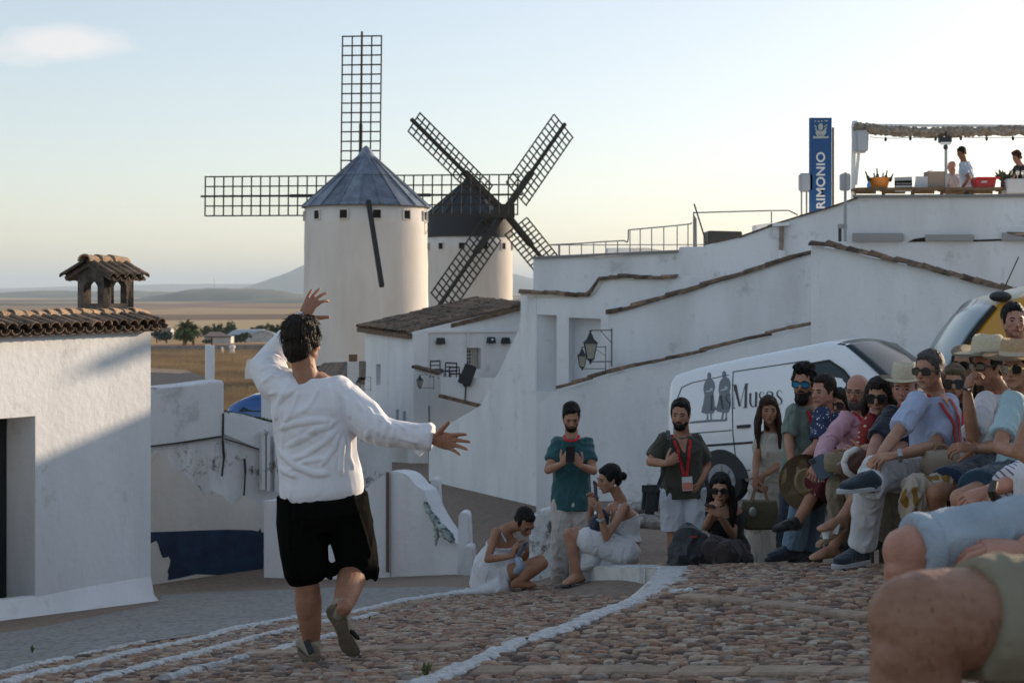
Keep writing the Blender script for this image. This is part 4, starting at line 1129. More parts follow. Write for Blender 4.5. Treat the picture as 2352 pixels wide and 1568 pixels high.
# ------------------------------------------------------------------ vehicles
def van_body(st, hw_, M, zbot=.28, belt=.95, shoulder=.1, tum=.80):
    rings = []
    for x, zt, wf in st:
        w = hw_*wf; bz = min(belt, zt*.72); q = []
        half = [(w*.90, zbot), (w*.97, zbot+.06), (w*1.0, zbot+.30 if zbot+.30 < bz else bz*.8), (w*1.0, bz), (w*(.5+.5*tum)*1.0, (bz+zt)/2+.02), (w*tum*.985, zt-shoulder), (w*tum*.93, zt-shoulder*.35), (w*tum*.75, zt-.012), (w*tum*.35, zt+.012)]
        q = [V((x, -y, z)) for y, z in half] + [V((x, y, z)) for y, z in reversed(half)]
        rings.append([M @ p for p in q])
    return rings
def side_y(z, zt, hw_, belt=.95, tum=.80, shoulder=.1, zbot=.28):
    'half width of the flank at height z'
    pts_ = [(zbot, .90), (zbot+.06, .97), (zbot+.30, 1.0), (belt, 1.0), ((belt+zt)/2+.02, .5+.5*tum), (zt-shoulder, tum*.985), (zt, tum*.9)]
    for (a, wa), (b, wb) in zip(pts_, pts_[1:]):
        if z <= b: return hw_*(wa+(wb-wa)*max(0, (z-a))/(b-a))
    return hw_*tum*.9
def wheel(c, r, w, M, parent, rimmat):
    'c centre in vehicle space'
    R3 = M.to_3x3(); ax = V((0,1,0))
    def cyl(nm, r0, y0, y1, mt, par, n=28, dome=0):
        rings = []
        for (rr, yy) in ((r0*.96, y0), (r0, y0+(y1-y0)*.2), (r0, y0+(y1-y0)*.8), (r0*.96, y1)):
            rings.append([M @ (V(c)+V((rr*math.cos(2*math.pi*i/n), yy, rr*math.sin(2*math.pi*i/n)))) for i in range(n)])
        return MB().loft(rings).build(nm, mt, par, smooth=False)
    wh = cyl('wheel', r, -w/2, w/2, mat('tyre_rubber', (.018,.018,.019), .85), parent)
    cyl('rim', r*.66, -w/2-.01, -w/2+.03, rimmat, wh)
    for k in range(8):
        a = 2*math.pi*k/8
        MB().bar(M @ (V(c)+V((r*.12*math.cos(a), -w/2-.018, r*.12*math.sin(a)))), M @ (V(c)+V((r*.58*math.cos(a), -w/2-.015, r*.58*math.sin(a)))), .05, .02, up=R3 @ ax).build('rim_spoke', rimmat, wh)
    return wh
M_vanpaint = mat('white_van_paint', (.80,.81,.83), .25, coat=.4, var=.05, vscale=1.5)
M_glass = mat('tinted_glass', (.015,.028,.034), .12, spec=.35)
M_seam = mat('panel_gap', (.03,.032,.035), .7)
M_print = mat('grey_print', (.17,.19,.21), .6)
M_print2 = mat('dark_print', (.055,.06,.07), .6)
yawv = R(42); pitch = .135
fx = V((math.cos(yawv), -math.sin(yawv), pitch)).normalized()
fy = V((math.sin(yawv), math.cos(yawv), 0)).normalized(); fz = fx.cross(fy).normalized()
o_r = P(1540, 1116, 19.7)
HWV = .93
cen = o_r + fy*HWV - fz*.28
VM = Matrix.Translation(cen) @ Matrix((fx, fy, fz)).transposed().to_4x4()
van = empty('white_van', cen, 'white panel van with two grey women figures and shop lettering on its side', 'van')
st = [(0,1.68,.93),(.03,1.76,.97),(.12,1.83,.99),(.45,1.88,1.0),(1.2,1.94,1.0),(2.0,1.99,1.0),(2.55,2.02,1.0),(2.78,1.96,1.0),(3.05,1.72,1.0),(3.35,1.42,1.0),(3.6,1.16,1.0),(4.1,1.02,.98),(4.4,.92,.93),(4.55,.7,.86)]
body = MB().loft(van_body(st, HWV, VM)).build('body', M_vanpaint, van, smooth=True)
for p in body.data.polygons: p.use_smooth = True
def ztop(x):
    for (a, za, _), (b, zb, _) in zip(st, st[1:]):
        if x <= b: return za+(zb-za)*(x-a)/(b-a)
    return .7
def vp(x, z, o_=0.004): return VM @ V((x, -side_y(z, ztop(x), HWV)-o_, z))
def panel(nm, L, matn, parent, o_=.004, th=.012, dense=1):
    m = MB(); pts_ = [vp(x, z, o_) for x, z in L]; m.prism(pts_, fy*th); return m.build(nm, matn, parent)
def seam(L, w=.014, nm='panel_seam', mt=None, o_=.003):
    for a, b in zip(L, L[1:]):
        m = MB(); n = max(1, int(math.hypot(a[0]-b[0], a[1]-b[1])/.15))
        for i in range(n):
            p = (a[0]+(b[0]-a[0])*i/n, a[1]+(b[1]-a[1])*i/n); q = (a[0]+(b[0]-a[0])*(i+1)/n, a[1]+(b[1]-a[1])*(i+1)/n)
            m.bar(vp(*p, o_), vp(*q, o_), .008, w, up=fz)
        m.build(nm, mt or M_seam, body)
seam([(.14,.85),(.17,1.4),(.26,1.62),(.45,1.67),(1.05,1.72)], .01)
seam([(1.12,.45),(1.12,1.76)], .013); seam([(1.12,1.755),(2.2,1.79)], .012); seam([(2.15,.40),(2.18,1.70)], .013)
seam([(.25,.80),(1.1,.80),(2.15,.80)], .03, 'side_rail'); seam([(.75,.46),(1.12,.44),(2.15,.42),(2.9,.42)], .012)
seam([(.1,.98),(1.1,.98)], .012); seam([(3.05,.5),(3.1,1.15)], .012)
win = MB(); Lw = [(2.22,1.08),(2.23,1.66),(2.30,1.74),(2.60,1.76),(2.80,1.62),(3.02,1.34),(3.10,1.10)]
wdw = panel('side_window', Lw, M_glass, van, .012)
seam([(Lw[k][0]-(.02 if k < 3 else 0), Lw[k][1]) for k in range(7)]+[Lw[0]], .03, 'window_seal', mat('rubber_seal', (.015,.015,.015), .6), .012)
# windscreen follows the front slope
ws = MB(); rg = []
for x, k_ in ((2.66, .90), (2.80, .88), (3.05, .92), (3.35, .94), (3.58, .95)):
    zt_ = ztop(x)+.014; w = HWV*.80*k_; rg.append([VM @ V((x+.02, w*t, zt_ - .05*t*t)) for t in (-1,-.75,-.5,-.25,0,.25,.5,.75,1)])
ws.loft(rg, False, closed=False); me = ws.mesh('windscreen'); windsc = link_mesh('windscreen', me, M_glass, van, True)
sm_ = windsc.modifiers.new('t', 'SOLIDIFY'); sm_.thickness = .01
wheel((.86, -HWV+.10, .33), .33, .2, VM, van, M_grey); wheel((3.62, -HWV+.10, .33), .33, .2, VM, van, M_grey)
ar = MB(); 
for cx_ in (.86, 3.62):
    pts_ = [(cx_+.41*math.cos(R(a)), .33+.41*math.sin(R(a))) for a in range(0, 181, 15)]
    m = MB(); m.prism([VM @ V((x, -HWV*1.0-.006, z)) for x, z in pts_], fy*.06); m.build('wheel_arch', M_seam, body)
panel('door_handle', [(1.2,1.0),(1.2,1.04),(1.4,1.04),(1.4,1.0)], M_seam, van, .03, .03)
panel('front_bumper', [(4.0,.25),(4.0,.5),(4.3,.5),(4.3,.25)], M_vanpaint, van, .0)
# prints on the flank, from panel pixels to flank coordinates
def flank(zx, zy):
    'point of the enlarged side view (2352 x 1568) on the van flank'
    px = (1700+zx/6.5333)*.91875; py = (820+zy/6.5333)*.91875
    dr = V(((px-1176)/F, 1, (657-py)/F)); lo_, hi_ = None, None
    x, z = 1.0, 1.2
    for _ in range(12):
        q0 = VM @ V((0, -side_y(z, ztop(min(max(x, .2), 2.6)), HWV)-.006, 0)); t = fy.dot(q0)/fy.dot(dr); w_ = VM.inverted() @ (dr*t); x, z = w_.x, w_.z
    return x, z
def print_poly(nm, L, mt, o_=.0065, parent=van):
    pts_ = []
    for zx, zy in L:
        x, z = flank(zx, zy); pts_.append(VM @ V((x, -side_y(z, ztop(min(max(x, .2), 2.6)), HWV)-o_, z)))
    m = MB(); m.prism(pts_, fy*.0015); return m.build(nm, mt, parent)
def ribbon(nm, L, mt, parent):
    'stroke of changing width: (x, y, w)'
    for a, b in zip(L, L[1:]):
        pass
    left, right = [], []
    for i, (x, y, w) in enumerate(L):
        x0, y0, _ = L[max(i-1, 0)]; x1, y1, _ = L[min(i+1, len(L)-1)]; dx, dy = x1-x0, y1-y0; l = math.hypot(dx, dy) or 1
        left.append((x-dy/l*w/2, y+dx/l*w/2)); right.append((x+dy/l*w/2, y-dx/l*w/2))
    vs = []; fs = []
    for q in (left, right):
        for zx, zy in q:
            x, z = flank(zx, zy); vs.append(VM @ V((x, -side_y(z, ztop(min(max(x, .2), 2.6)), HWV)-.010, z)))
    n = len(left)
    for i in range(n-1): fs.append((i, i+1, n+i+1, n+i))
    return vs, fs
w1 = [(447,800),(445,760),(460,725),(485,722),(508,745),(508,790),(500,815),(540,850),(565,900),(572,960),(560,1010),(545,1040),(560,1200),(572,1330),(545,1395),(540,1390),(400,1395),(345,1375),(380,1230),(400,1100),(392,1050),(380,1000),(388,930),(410,870),(447,830)]
w2 = [(690,790),(686,740),(700,705),(725,697),(750,715),(755,760),(750,790),(790,815),(815,860),(825,930),(820,990),(808,1030),(815,1100),(830,1220),(810,1330),(790,1375),(700,1380),(610,1360),(590,1330),(625,1200),(640,1080),(628,1010),(636,930),(650,870),(690,820)]
f1 = print_poly('figure_print', w1, M_print); f2 = print_poly('figure_print', w2, M_print)
for L in ([(430,1390),(450,1395),(462,1440),(460,1500),(430,1505),(440,1440)], [(490,1395),(520,1395),(515,1450),(525,1495),(500,1490),(495,1440)]): print_poly('foot_print', L, M_print, parent=f1)
for L in ([(690,1375),(715,1375),(705,1440),(695,1490),(665,1495),(680,1440)], [(745,1375),(770,1370),(760,1430),(770,1500),(735,1520),(742,1450)]): print_poly('foot_print', L, M_print, parent=f2)
print_poly('shadow_print', [(120,1550),(200,1520),(430,1498),(560,1490),(760,1488),(740,1515),(500,1530),(300,1545),(180,1556)], M_print)
M_pw = mat('pale_print', (.45,.47,.5), .6)
print_poly('hands_print', [(415,1040),(430,1020),(480,1015),(490,985),(515,972),(538,990),(535,1015),(500,1030),(460,1045)], M_pw, .0085, f1)
print_poly('hands_print', [(660,1020),(680,998),(725,990),(732,955),(755,942),(780,965),(778,990),(740,1010),(690,1025)], M_pw, .0085, f2)
def letter(strokes):
    m = MB()
    for s_ in strokes:
        vs, fs = ribbon('l', s_, None, None); m.add(vs, fs)
    me = m.mesh('letter'); o = link_mesh('letter', me, M_print2, van)
    sd = o.modifiers.new('t', 'SOLIDIFY'); sd.thickness = .0012
def S_(cx, cy, w, h, k):
    P_ = [(.42,-.32,.3),(.36,-.42,.25),(.1,-.5,.3),(-.2,-.46,.5),(-.38,-.3,.9),(-.3,-.12,1.1),(0,0,1.3),(.28,.12,1.2),(.4,.3,.95),(.25,.45,.5),(-.05,.5,.3),(-.35,.44,.25),(-.42,.28,.35)]
    return [(cx+x*w, cy+y*h, k*t) for x, y, t in P_]
letter([[(885,925,8),(878,1302,8)], [(900,930,50),(975,1275,34)], [(975,1275,8),(1070,915,8)], [(1085,905,40),(1070,1298,40)], [(862,928,10),(915,922,10)], [(1055,912,10),(1122,902,10)], [(850,1307,9),(905,1302,9)], [(1025,1299,9),(1105,1294,9)]])
letter([[(1150,1062,30),(1146,1200,30),(1160,1262,26),(1190,1285,12),(1222,1262,8),(1238,1225,7)], [(1246,1045,32),(1238,1282,32)], [(1125,1068,9),(1165,1062,9)], [(1220,1052,9),(1262,1045,9)], [(1238,1282,9),(1268,1278,9)]])
letter([S_(1335,1155,95,235,22)])
letter([[(1420,1090,26),(1430,1045,14),(1465,1030,12),(1505,1050,24),(1512,1110,28),(1505,1245,28),(1520,1262,10)], [(1505,1130,8),(1450,1150,18),(1425,1200,26),(1440,1250,18),(1475,1262,8),(1505,1230,6)]])
letter([S_(1622,1130,100,235,22)])
letter([[(522,1105,28),(515,1330,28)], [(495,1105,8),(550,1100,8)], [(490,1333,8),(575,1328,10)], [(575,1328,9),(585,1275,6)]])
letter([[(655,1100,8),(598,1320,8)], [(668,1100,34),(700,1310,34)], [(620,1240,7),(690,1236,7)], [(580,1325,8),(622,1322,8)], [(670,1318,8),(725,1312,8)]])
letter([S_(785,1195,85,235,20), [(800,1085,6),(830,1070,4),(815,1110,4)]])

# yellow van
M_yellow = mat('yellow_van_paint', (.55,.26,.015), .35, coat=.3)
M_wglass = mat('sky_tinted_windscreen', (.04,.11,.16), .12, spec=.6)  # sky reflection is put into the blue base colour
yawy = R(-5); gx = V((-math.cos(yawy), -math.sin(yawy), -.05)).normalized(); gy = V((-math.sin(yawy), math.cos(yawy), 0)).normalized(); gz = gy.cross(gx).normalized()
if gz.z < 0: gz = -gz
HWY = .82; ST = [(-3.0,2.14,.9),(-2.9,2.19,1),(-1.5,2.24,1),(-.35,2.19,1),(0,2.10,1),(.20,1.86,1),(.38,1.60,1),(.54,1.30,1),(.72,1.14,.98),(.95,1.06,.95),(1.08,.8,.9)]
tip = P(2290, 697, 12.6)
cy_ = tip - gz*2.10 + gy*(HWY*.86) 
YM = Matrix.Translation(cy_) @ Matrix((gx, gy, gz)).transposed().to_4x4()
yv = empty('yellow_van', cy_, 'yellow van with pale windscreen cap behind the seated crowd at right edge', 'van')
yb_ = MB().loft(van_body(ST, HWY, YM, tum=.86, belt=1.0)).build('body', M_yellow, yv, smooth=True)
def yp(x, y, z): return YM @ V((x, y, z))
ws = MB(); rg = []
def yz(x):
    for (a, za, _), (b, zb, _) in zip(ST, ST[1:]):
        if x <= b: return za+(zb-za)*(x-a)/(b-a)
for x in (-.02, .1, .2, .3, .38, .46, .53):
    rg.append([yp(x+.03, HWY*.80*t, yz(x)+.03-.07*t*t) for t in (-1,-.8,-.5,-.25,0,.25,.5,.8,1)])
ws.loft(rg, False, closed=False); o = link_mesh('windscreen', ws.mesh('windscreen'), M_wglass, yv, True); o.modifiers.new('t','SOLIDIFY').thickness = .012
rgl = [[yp(x, HWY*.70*t, yz(x)+.035-.05*t*t) for t in (-1,-.5,0,.5,1)] for x in (-1.2,-.8,-.4,-.15,0,.03)]
o = link_mesh('roof_cap', MB().loft(rgl, False, closed=False).mesh('roof_cap'), mat('cream_roof',(.62,.55,.42),.45), yv, True); o.modifiers.new('t','SOLIDIFY').thickness = .02
def yside(x, z, o_=.01): return yp(x, -side_y(z, yz(x), HWY, belt=1.0, tum=.86)-o_, z)
MB().prism([yside(-.95,1.2), yside(-.95,1.92), yside(-.46,1.94), yside(-.26,1.78), yside(-.04,1.50), yside(.16,1.22)], gy*.01).build('side_window', M_glass, yv)
m = MB()
for a, b in (((-.95,1.94),(-.44,1.96)), ((-.44,1.96),(-.22,1.80)), ((-.22,1.80),(.01,1.50)), ((.01,1.50),(.22,1.2))): m.bar(yside(*a,.014), yside(*b,.014), .03, .03, up=gz)
m.build('window_seal', MATS['rubber_seal'], yv)
m = MB()
for a, b in zip(((-.02),(.1),(.2),(.3),(.38),(.46)), (.1,.2,.3,.38,.46,.53)): m.bar(yp(a+.03,-HWY*.81,yz(a)-.03), yp(b+.03,-HWY*.81,yz(b)-.03), .03, .04, up=gz)
m.build('windscreen_seal', MATS['rubber_seal'], yv)
an0 = P(2298, 681, 12.7)
MB().ell(an0, (.10,.07,.05)).bar(an0, P(2340, 590, 12.9), .008).build('antenna', M_black, yv)
wheel((.45, -HWY+.1, .32), .32, .2, YM, yv, M_grey); wheel((-2.3, -HWY+.1, .32), .32, .2, YM, yv, M_grey)

# blue car up on the road behind the old wall
bc0 = P(510, 1024, 38); ux = V((math.cos(R(-8)), math.sin(R(-8)), 0)); uy = V((-ux.y, ux.x, 0))
BM = Matrix.Translation(bc0 + uy*.85) @ Matrix((ux, uy, V((0,0,1)))).transposed().to_4x4()
M_bluecar = mat('blue_car_paint', (.008,.075,.28), .25, coat=.6)
car = empty('parked_car', bc0, 'blue hatchback car parked beyond the old wall behind the performer', 'car')
CS = [(0,.9,.8),(.08,1.05,.92),(.35,1.2,.98),(.75,1.36,1),(1.5,1.45,1),(2.2,1.42,1),(2.7,1.22,1),(3.1,.98,1),(3.8,.88,.96),(4.05,.6,.85)]
MB().loft(van_body(CS, .86, BM, zbot=.25, belt=.9, tum=.74)).build('body', M_bluecar, car, smooth=True)
def cs(x, z, o_=.01):
    zt_ = [za+(zb-za)*(x-a)/(b-a) for (a, za, _), (b, zb, _) in zip(CS, CS[1:]) if a <= x <= b][0]
    return BM @ V((x, -side_y(z, zt_, .86, belt=.9, tum=.74, zbot=.25)-o_, z))
MB().prism([cs(.45,.93), cs(.75,1.24), cs(1.45,1.34), cs(1.45,.93)], uy*.01).build('side_window', M_glass, car)
MB().prism([cs(1.52,.93), cs(1.52,1.34), cs(2.15,1.31), cs(2.68,.93)], uy*.01).build('side_window', M_glass, car)
wheel((.75,-.78,.3), .3, .2, BM, car, M_grey); wheel((3.25,-.78,.3), .3, .2, BM, car, M_grey)
# greenery on top of the wall below the car
m = MB(); r_ = random.Random(5)
for k in range(420):
    px = r_.uniform(513, 640); c = PB.pt(px, 948+(px-513)*.2 - r_.random()*5, -.1); a = r_.random()*6.3; s_ = r_.uniform(.02,.05)
    m.add([c, c+V((math.cos(a)*s_, -s_*.5, s_*.6)), c+V((math.cos(a+.8)*s_, -s_*.4, -s_*.2))], [(0,1,2)])
o = m.build('creeper', M_weed); tag(o, 'strip of dusty green creeper on the old wall top under the blue car', 'plant')
# ------------------------------------------------------------------ people
def skinm(name, col, rough=.55):
    return mat(name, col, rough, .25, 70, .18, 9, vcol=(col[0]*.82, col[1]*.72, col[2]*.70), spec=.35, sss=.06)
S_tan = skinm('tan_skin', (.34,.175,.105)); S_mid = skinm('medium_skin', (.41,.225,.145)); S_dark = skinm('brown_skin', (.25,.125,.07)); S_pink = skinm('ruddy_skin', (.45,.235,.17))
M_eye = mat('dark_eye', (.012,.009,.008), .25); M_lip = mat('lips', (.22,.07,.055), .5)
M_sung = mat('sunglass_lens', (.008,.008,.009), .08, spec=.8); M_frame = mat('glasses_frame', (.012,.01,.01), .4)
M_red = mat('red_lanyard', (.50,.012,.018), .6); M_badge = mat('badge_card', (.62,.60,.58), .5); M_badge2 = mat('badge_salmon', (.62,.22,.16), .5)
def hairm(name, col, var=.5): return mat(name, tuple(x*.6 for x in col), .62, .7, 60, var, 40, spec=.25, stretch=(1,1,.3))
H_black = hairm('black_hair', (.012,.009,.008)); H_brown = hairm('dark_brown_hair', (.028,.016,.010)); H_grey = hairm('grey_hair', (.14,.125,.115)); H_blond = hairm('ash_blond_hair', (.22,.15,.09)); H_auburn = hairm('auburn_hair', (.06,.025,.012))
def clothm(name, col, var=.12, vscale=4, rough=.9, **k):
    if name in MATS: return MATS[name]
    m = mat(name, col, rough, .25, 160, var, vscale, sheen=.2, **k); creases(m); return m
def creases(m, strength=.75, dist=.03, scale=11):
    'soft crumples of worn cloth on top of the weave'
    N, Lk, b = nodes_of(m); old = b.inputs['Normal'].links[0].from_socket if b.inputs['Normal'].links else None
    geo = N.new('ShaderNodeNewGeometry'); mp = N.new('ShaderNodeMapping'); mp.inputs['Scale'].default_value = (1,1,.7); mp.inputs['Rotation'].default_value = (.3,.5,.2); Lk.new(geo.outputs['Position'], mp.inputs[0])
    nz = N.new('ShaderNodeTexNoise'); nz.noise_type = 'RIDGED_MULTIFRACTAL'; nz.inputs['Scale'].default_value = scale; nz.inputs['Detail'].default_value = 3; nz.inputs['Distortion'].default_value = 1.1
    Lk.new(mp.outputs[0], nz.inputs['Vector'])
    bp = N.new('ShaderNodeBump'); bp.inputs['Strength'].default_value = strength; bp.inputs['Distance'].default_value = dist; Lk.new(nz.outputs['Fac'], bp.inputs['Height'])
    if old: Lk.new(old, bp.inputs['Normal'])
    Lk.new(bp.outputs[0], b.inputs['Normal'])

def headrot(yaw, pitch, roll=0):
    f = V((math.sin(R(yaw)), -math.cos(R(yaw)), 0)); up = V((0,0,1)); rt = f.cross(up)   # rt: wearer's right
    m = Matrix((rt, f, up)).transposed()
    return m @ Matrix.Rotation(R(-pitch), 3, 'X') @ Matrix.Rotation(R(roll), 3, 'Y')
def join_meshes(name, mes, mats):
    bm = bmesh.new()
    for k, me in enumerate(mes):
        n0 = len(bm.faces); bm.from_mesh(me); bm.faces.ensure_lookup_table()
        for f in bm.faces[n0:]: f.material_index = min(k, len(mats)-1) if len(mats) > 1 else 0; f.smooth = True
    out = bpy.data.meshes.new(name); bm.to_mesh(out); bm.free()
    for k in mes: bpy.data.meshes.remove(k)
    return out
def head_geo(m, c, H, s=1.0, sex='m', chin=1.0):
    q = lambda x, y, z: c + H @ V((x*s, y*s, z*s))
    e = lambda p, r: m.ell(q(*p), [a*s for a in r], rot=H, nu=20, nv=14)
    jw = .95 if sex == 'm' else .84
    e((0,-.018,.036), (.074,.094,.080)); e((0,.022,.0), (.066,.066,.078))
    e((0,.030,-.050), (.055*jw,.052,.056)); e((0,.062,-.092*chin), (.022*jw/.9,.020,.018)); e((0,.02,-.07), (.046*jw,.055,.035))
    e((0,.068,.028), (.044,.020,.013)); e((.036,.056,-.022), (.021,.020,.018)); e((-.036,.056,-.022), (.021,.020,.018))
    m.tube([q(0,.082,.012), q(0,.098,-.008), q(0,.108,-.026)], [.0075*s,.0095*s,.0125*s], 8, dome=True)
    e((0,.096,-.031), (.017,.011,.009)); e((0,.082,-.054), (.023,.010,.0055)); e((0,.079,-.063), (.020,.010,.006))
    for sg in (-1, 1):
        e((sg*.073,-.004,-.010), (.009,.018,.030)); e((sg*.076,-.012,.004), (.010,.014,.016))
        e((sg*.060,.0,-.045), (.012,.03,.03))
def limb(m, a, b, c, r, n=14):
    'two segments with swelling in the middle: r = (ra, rab, rb, rbc, rc)'
    a, b, c = V(a), V(b), V(c)
    m.tube([a, a.lerp(b, .45), b], [r[0], r[1], r[2]], n, dome=True)
    m.ell(b, (r[2]*1.03,)*3, nu=12, nv=8)
    m.tube([b, b.lerp(c, .35), b.lerp(c, .75), c], [r[2]*.97, r[3], r[3]*.55+r[4]*.45, r[4]], n, dome=True)
TOR_M = [(-.14,.10,.085),(-.06,.160,.110),(.04,.172,.118),(.18,.162,.112),(.40,.148,.104),(.62,.162,.116),(.82,.172,.114),(.95,.156,.088),(1.04,.12,.072),(1.12,.062,.060)]
TOR_F = [(-.14,.11,.09),(-.06,.165,.118),(.04,.176,.120),(.18,.155,.104),(.40,.122,.092),(.60,.136,.112),(.78,.150,.118),(.92,.148,.082),(1.03,.10,.062),(1.12,.050,.050)]
class Torso:
    def __init__(s, pel, chest, hipax, shax, fw, sc=1.0, slump=0.0, sex='m', belly=0):
        s.p0, s.p1 = V(pel), V(chest); s.h, s.s = V(hipax).normalized(), V(shax).normalized(); s.fw = V(fw).normalized(); s.sc = sc; s.tab = TOR_M if sex == 'm' else TOR_F
        s.slump = slump; s.belly = belly
        s.bend = -s.fw*slump
    def at(s, t):
        c = s.p0.lerp(s.p1, t); c = c + s.bend*4*t*(1-t) if 0 < t < 1 else c
        ax = s.h.lerp(s.s, min(1, max(0, t))).normalized()
        e = .04; t0, t1 = t-e, t+e
        def cc(u):
            q = s.p0.lerp(s.p1, u); return q + s.bend*4*u*(1-u) if 0 < u < 1 else q
        up = (cc(t1)-cc(t0)).normalized(); f = up.cross(ax)
        if f.dot(s.fw) < 0: f = -f
        f.normalize(); ax = (ax-up*ax.dot(up)).normalized()
        return c, ax, f, up
    def rings(s, infl=0, t0=-9, t1=9, n=24, tab=None, wmul=1.0):
        out = []
        for t, w, d in (tab or s.tab):
            if t < t0-1e-6 or t > t1+1e-6: continue
            c, ax, f, up = s.at(t); w, d = w*s.sc*wmul+infl, d*s.sc+infl
            bl = s.belly*math.exp(-((t-.3)/.22)**2)
            ring = []
            for k in range(n):
                a = 2*math.pi*k/n; ca, sa = math.cos(a), math.sin(a)
                ring.append(c + ax*(w*abs(ca)**.85*math.copysign(1, ca)) + f*((d+(bl if sa > 0 else 0))*abs(sa)**.9*math.copysign(1, sa)))
            out.append(ring)
        return out
def hand_geo(m, w, d, n, s=1.0, curl=35, spread=8, thumb=1, tcurl=20, tspread=45, fcurl=None, r=1.0):
    'w wrist, d pointing along the fingers, n out of the palm, thumb=+1: thumb on the d x n side'
    d = V(d).normalized(); n = V(n); n = (n-d*n.dot(d)).normalized(); x = d.cross(n).normalized()*thumb
    L = .085*s
    m.loft([[w + d*(t*L) + x*(wx*s*math.cos(a)) + n*(tz*s*math.sin(a)) for a in [2*math.pi*k/12 for k in range(12)]] for t, wx, tz in ((-.15,.022,.017),(.05,.027,.018),(.35,.036,.018),(.7,.041,.016),(1.0,.040,.012),(1.08,.034,.008))])
    lens = [(.040,.025,.020), (.045,.029,.021), (.042,.027,.021), (.032,.020,.018)]
    for k in range(4):
        xo = (.029-.0195*k)*s
        p = w + d*(L*(1.0-.05*abs(k-1.2))) + x*xo
        a = R(spread)*(1.3-k)*-1; dd = (d*math.cos(a) - x*math.sin(a)).normalized(); c0 = (fcurl[k] if fcurl else curl)
        ang = 0; pts = [p-dd*.012*s]; rad = [.0098*s*r]
        pts.append(p); rad.append(.0095*s*r)
        for j, l in enumerate(lens[k]):
            ang += R(c0)*(.75, 1.0, .7)[j]
            v = dd*math.cos(ang) + n*math.sin(ang); p = p + v*l*s; pts.append(p); rad.append((.0088,.0078,.0064)[j]*s*r*(.9 if k == 3 else 1))
        m.tube(pts, rad, 8, dome=True)
    p = w + d*.022*s + x*.024*s + n*.004*s; a = R(tspread)
    v = (d*math.cos(a) + x*math.sin(a) + n*.25).normalized(); pts = [p-v*.012*s, p]; rad = [.012*s, .0135*s]
    for j, l in enumerate((.040,.032,.026)):
        p = p + v*l*s; pts.append(p); rad.append((.0120,.0100,.0080)[j]*s*r); v = (v*math.cos(R(tcurl)) + (n*.6+d*.5).normalized()*math.sin(R(tcurl))).normalized()
    m.tube(pts, rad, 8, dome=True)
def foot_geo(m, an, toe, s=1.0, up=V((0,0,1)), infl=0, heel=.055):
    d = (V(toe)-V(an)); d = (d-up*d.dot(up)); L = max(d.length, .05); d.normalize(); x = d.cross(up).normalized()
    h = (V(an)-V(toe)).dot(up)
    q = lambda t, y: V(an)+d*t - up*y
    i = infl
    m.loft([[q(t, h+(.0)) + up*(zc) + x*((wx+i)*s*math.cos(a)) + up*((hz+i)*s*math.sin(a)*(1 if math.sin(a) > 0 else .999)) for a in [2*math.pi*k/14 for k in range(14)]]
            for t, wx, zc, hz in ((-heel*s-i*1.2,.018,.030,.024),(-heel*.7*s,.030,.034,.034),(-.01,.034,.046,.046),(L*.35,.037,.042,.040),(L*.65,.044,.030,.028),(L*.88,.043,.024,.022),(L*1.02,.032,.020,.016),(L*1.08+i,.014,.018,.010))])
    m.tube([V(an)+up*.02, q(.0, h-.05 if h > .05 else 0)], [.034*s+i, .036*s+i], 10, dome=True)

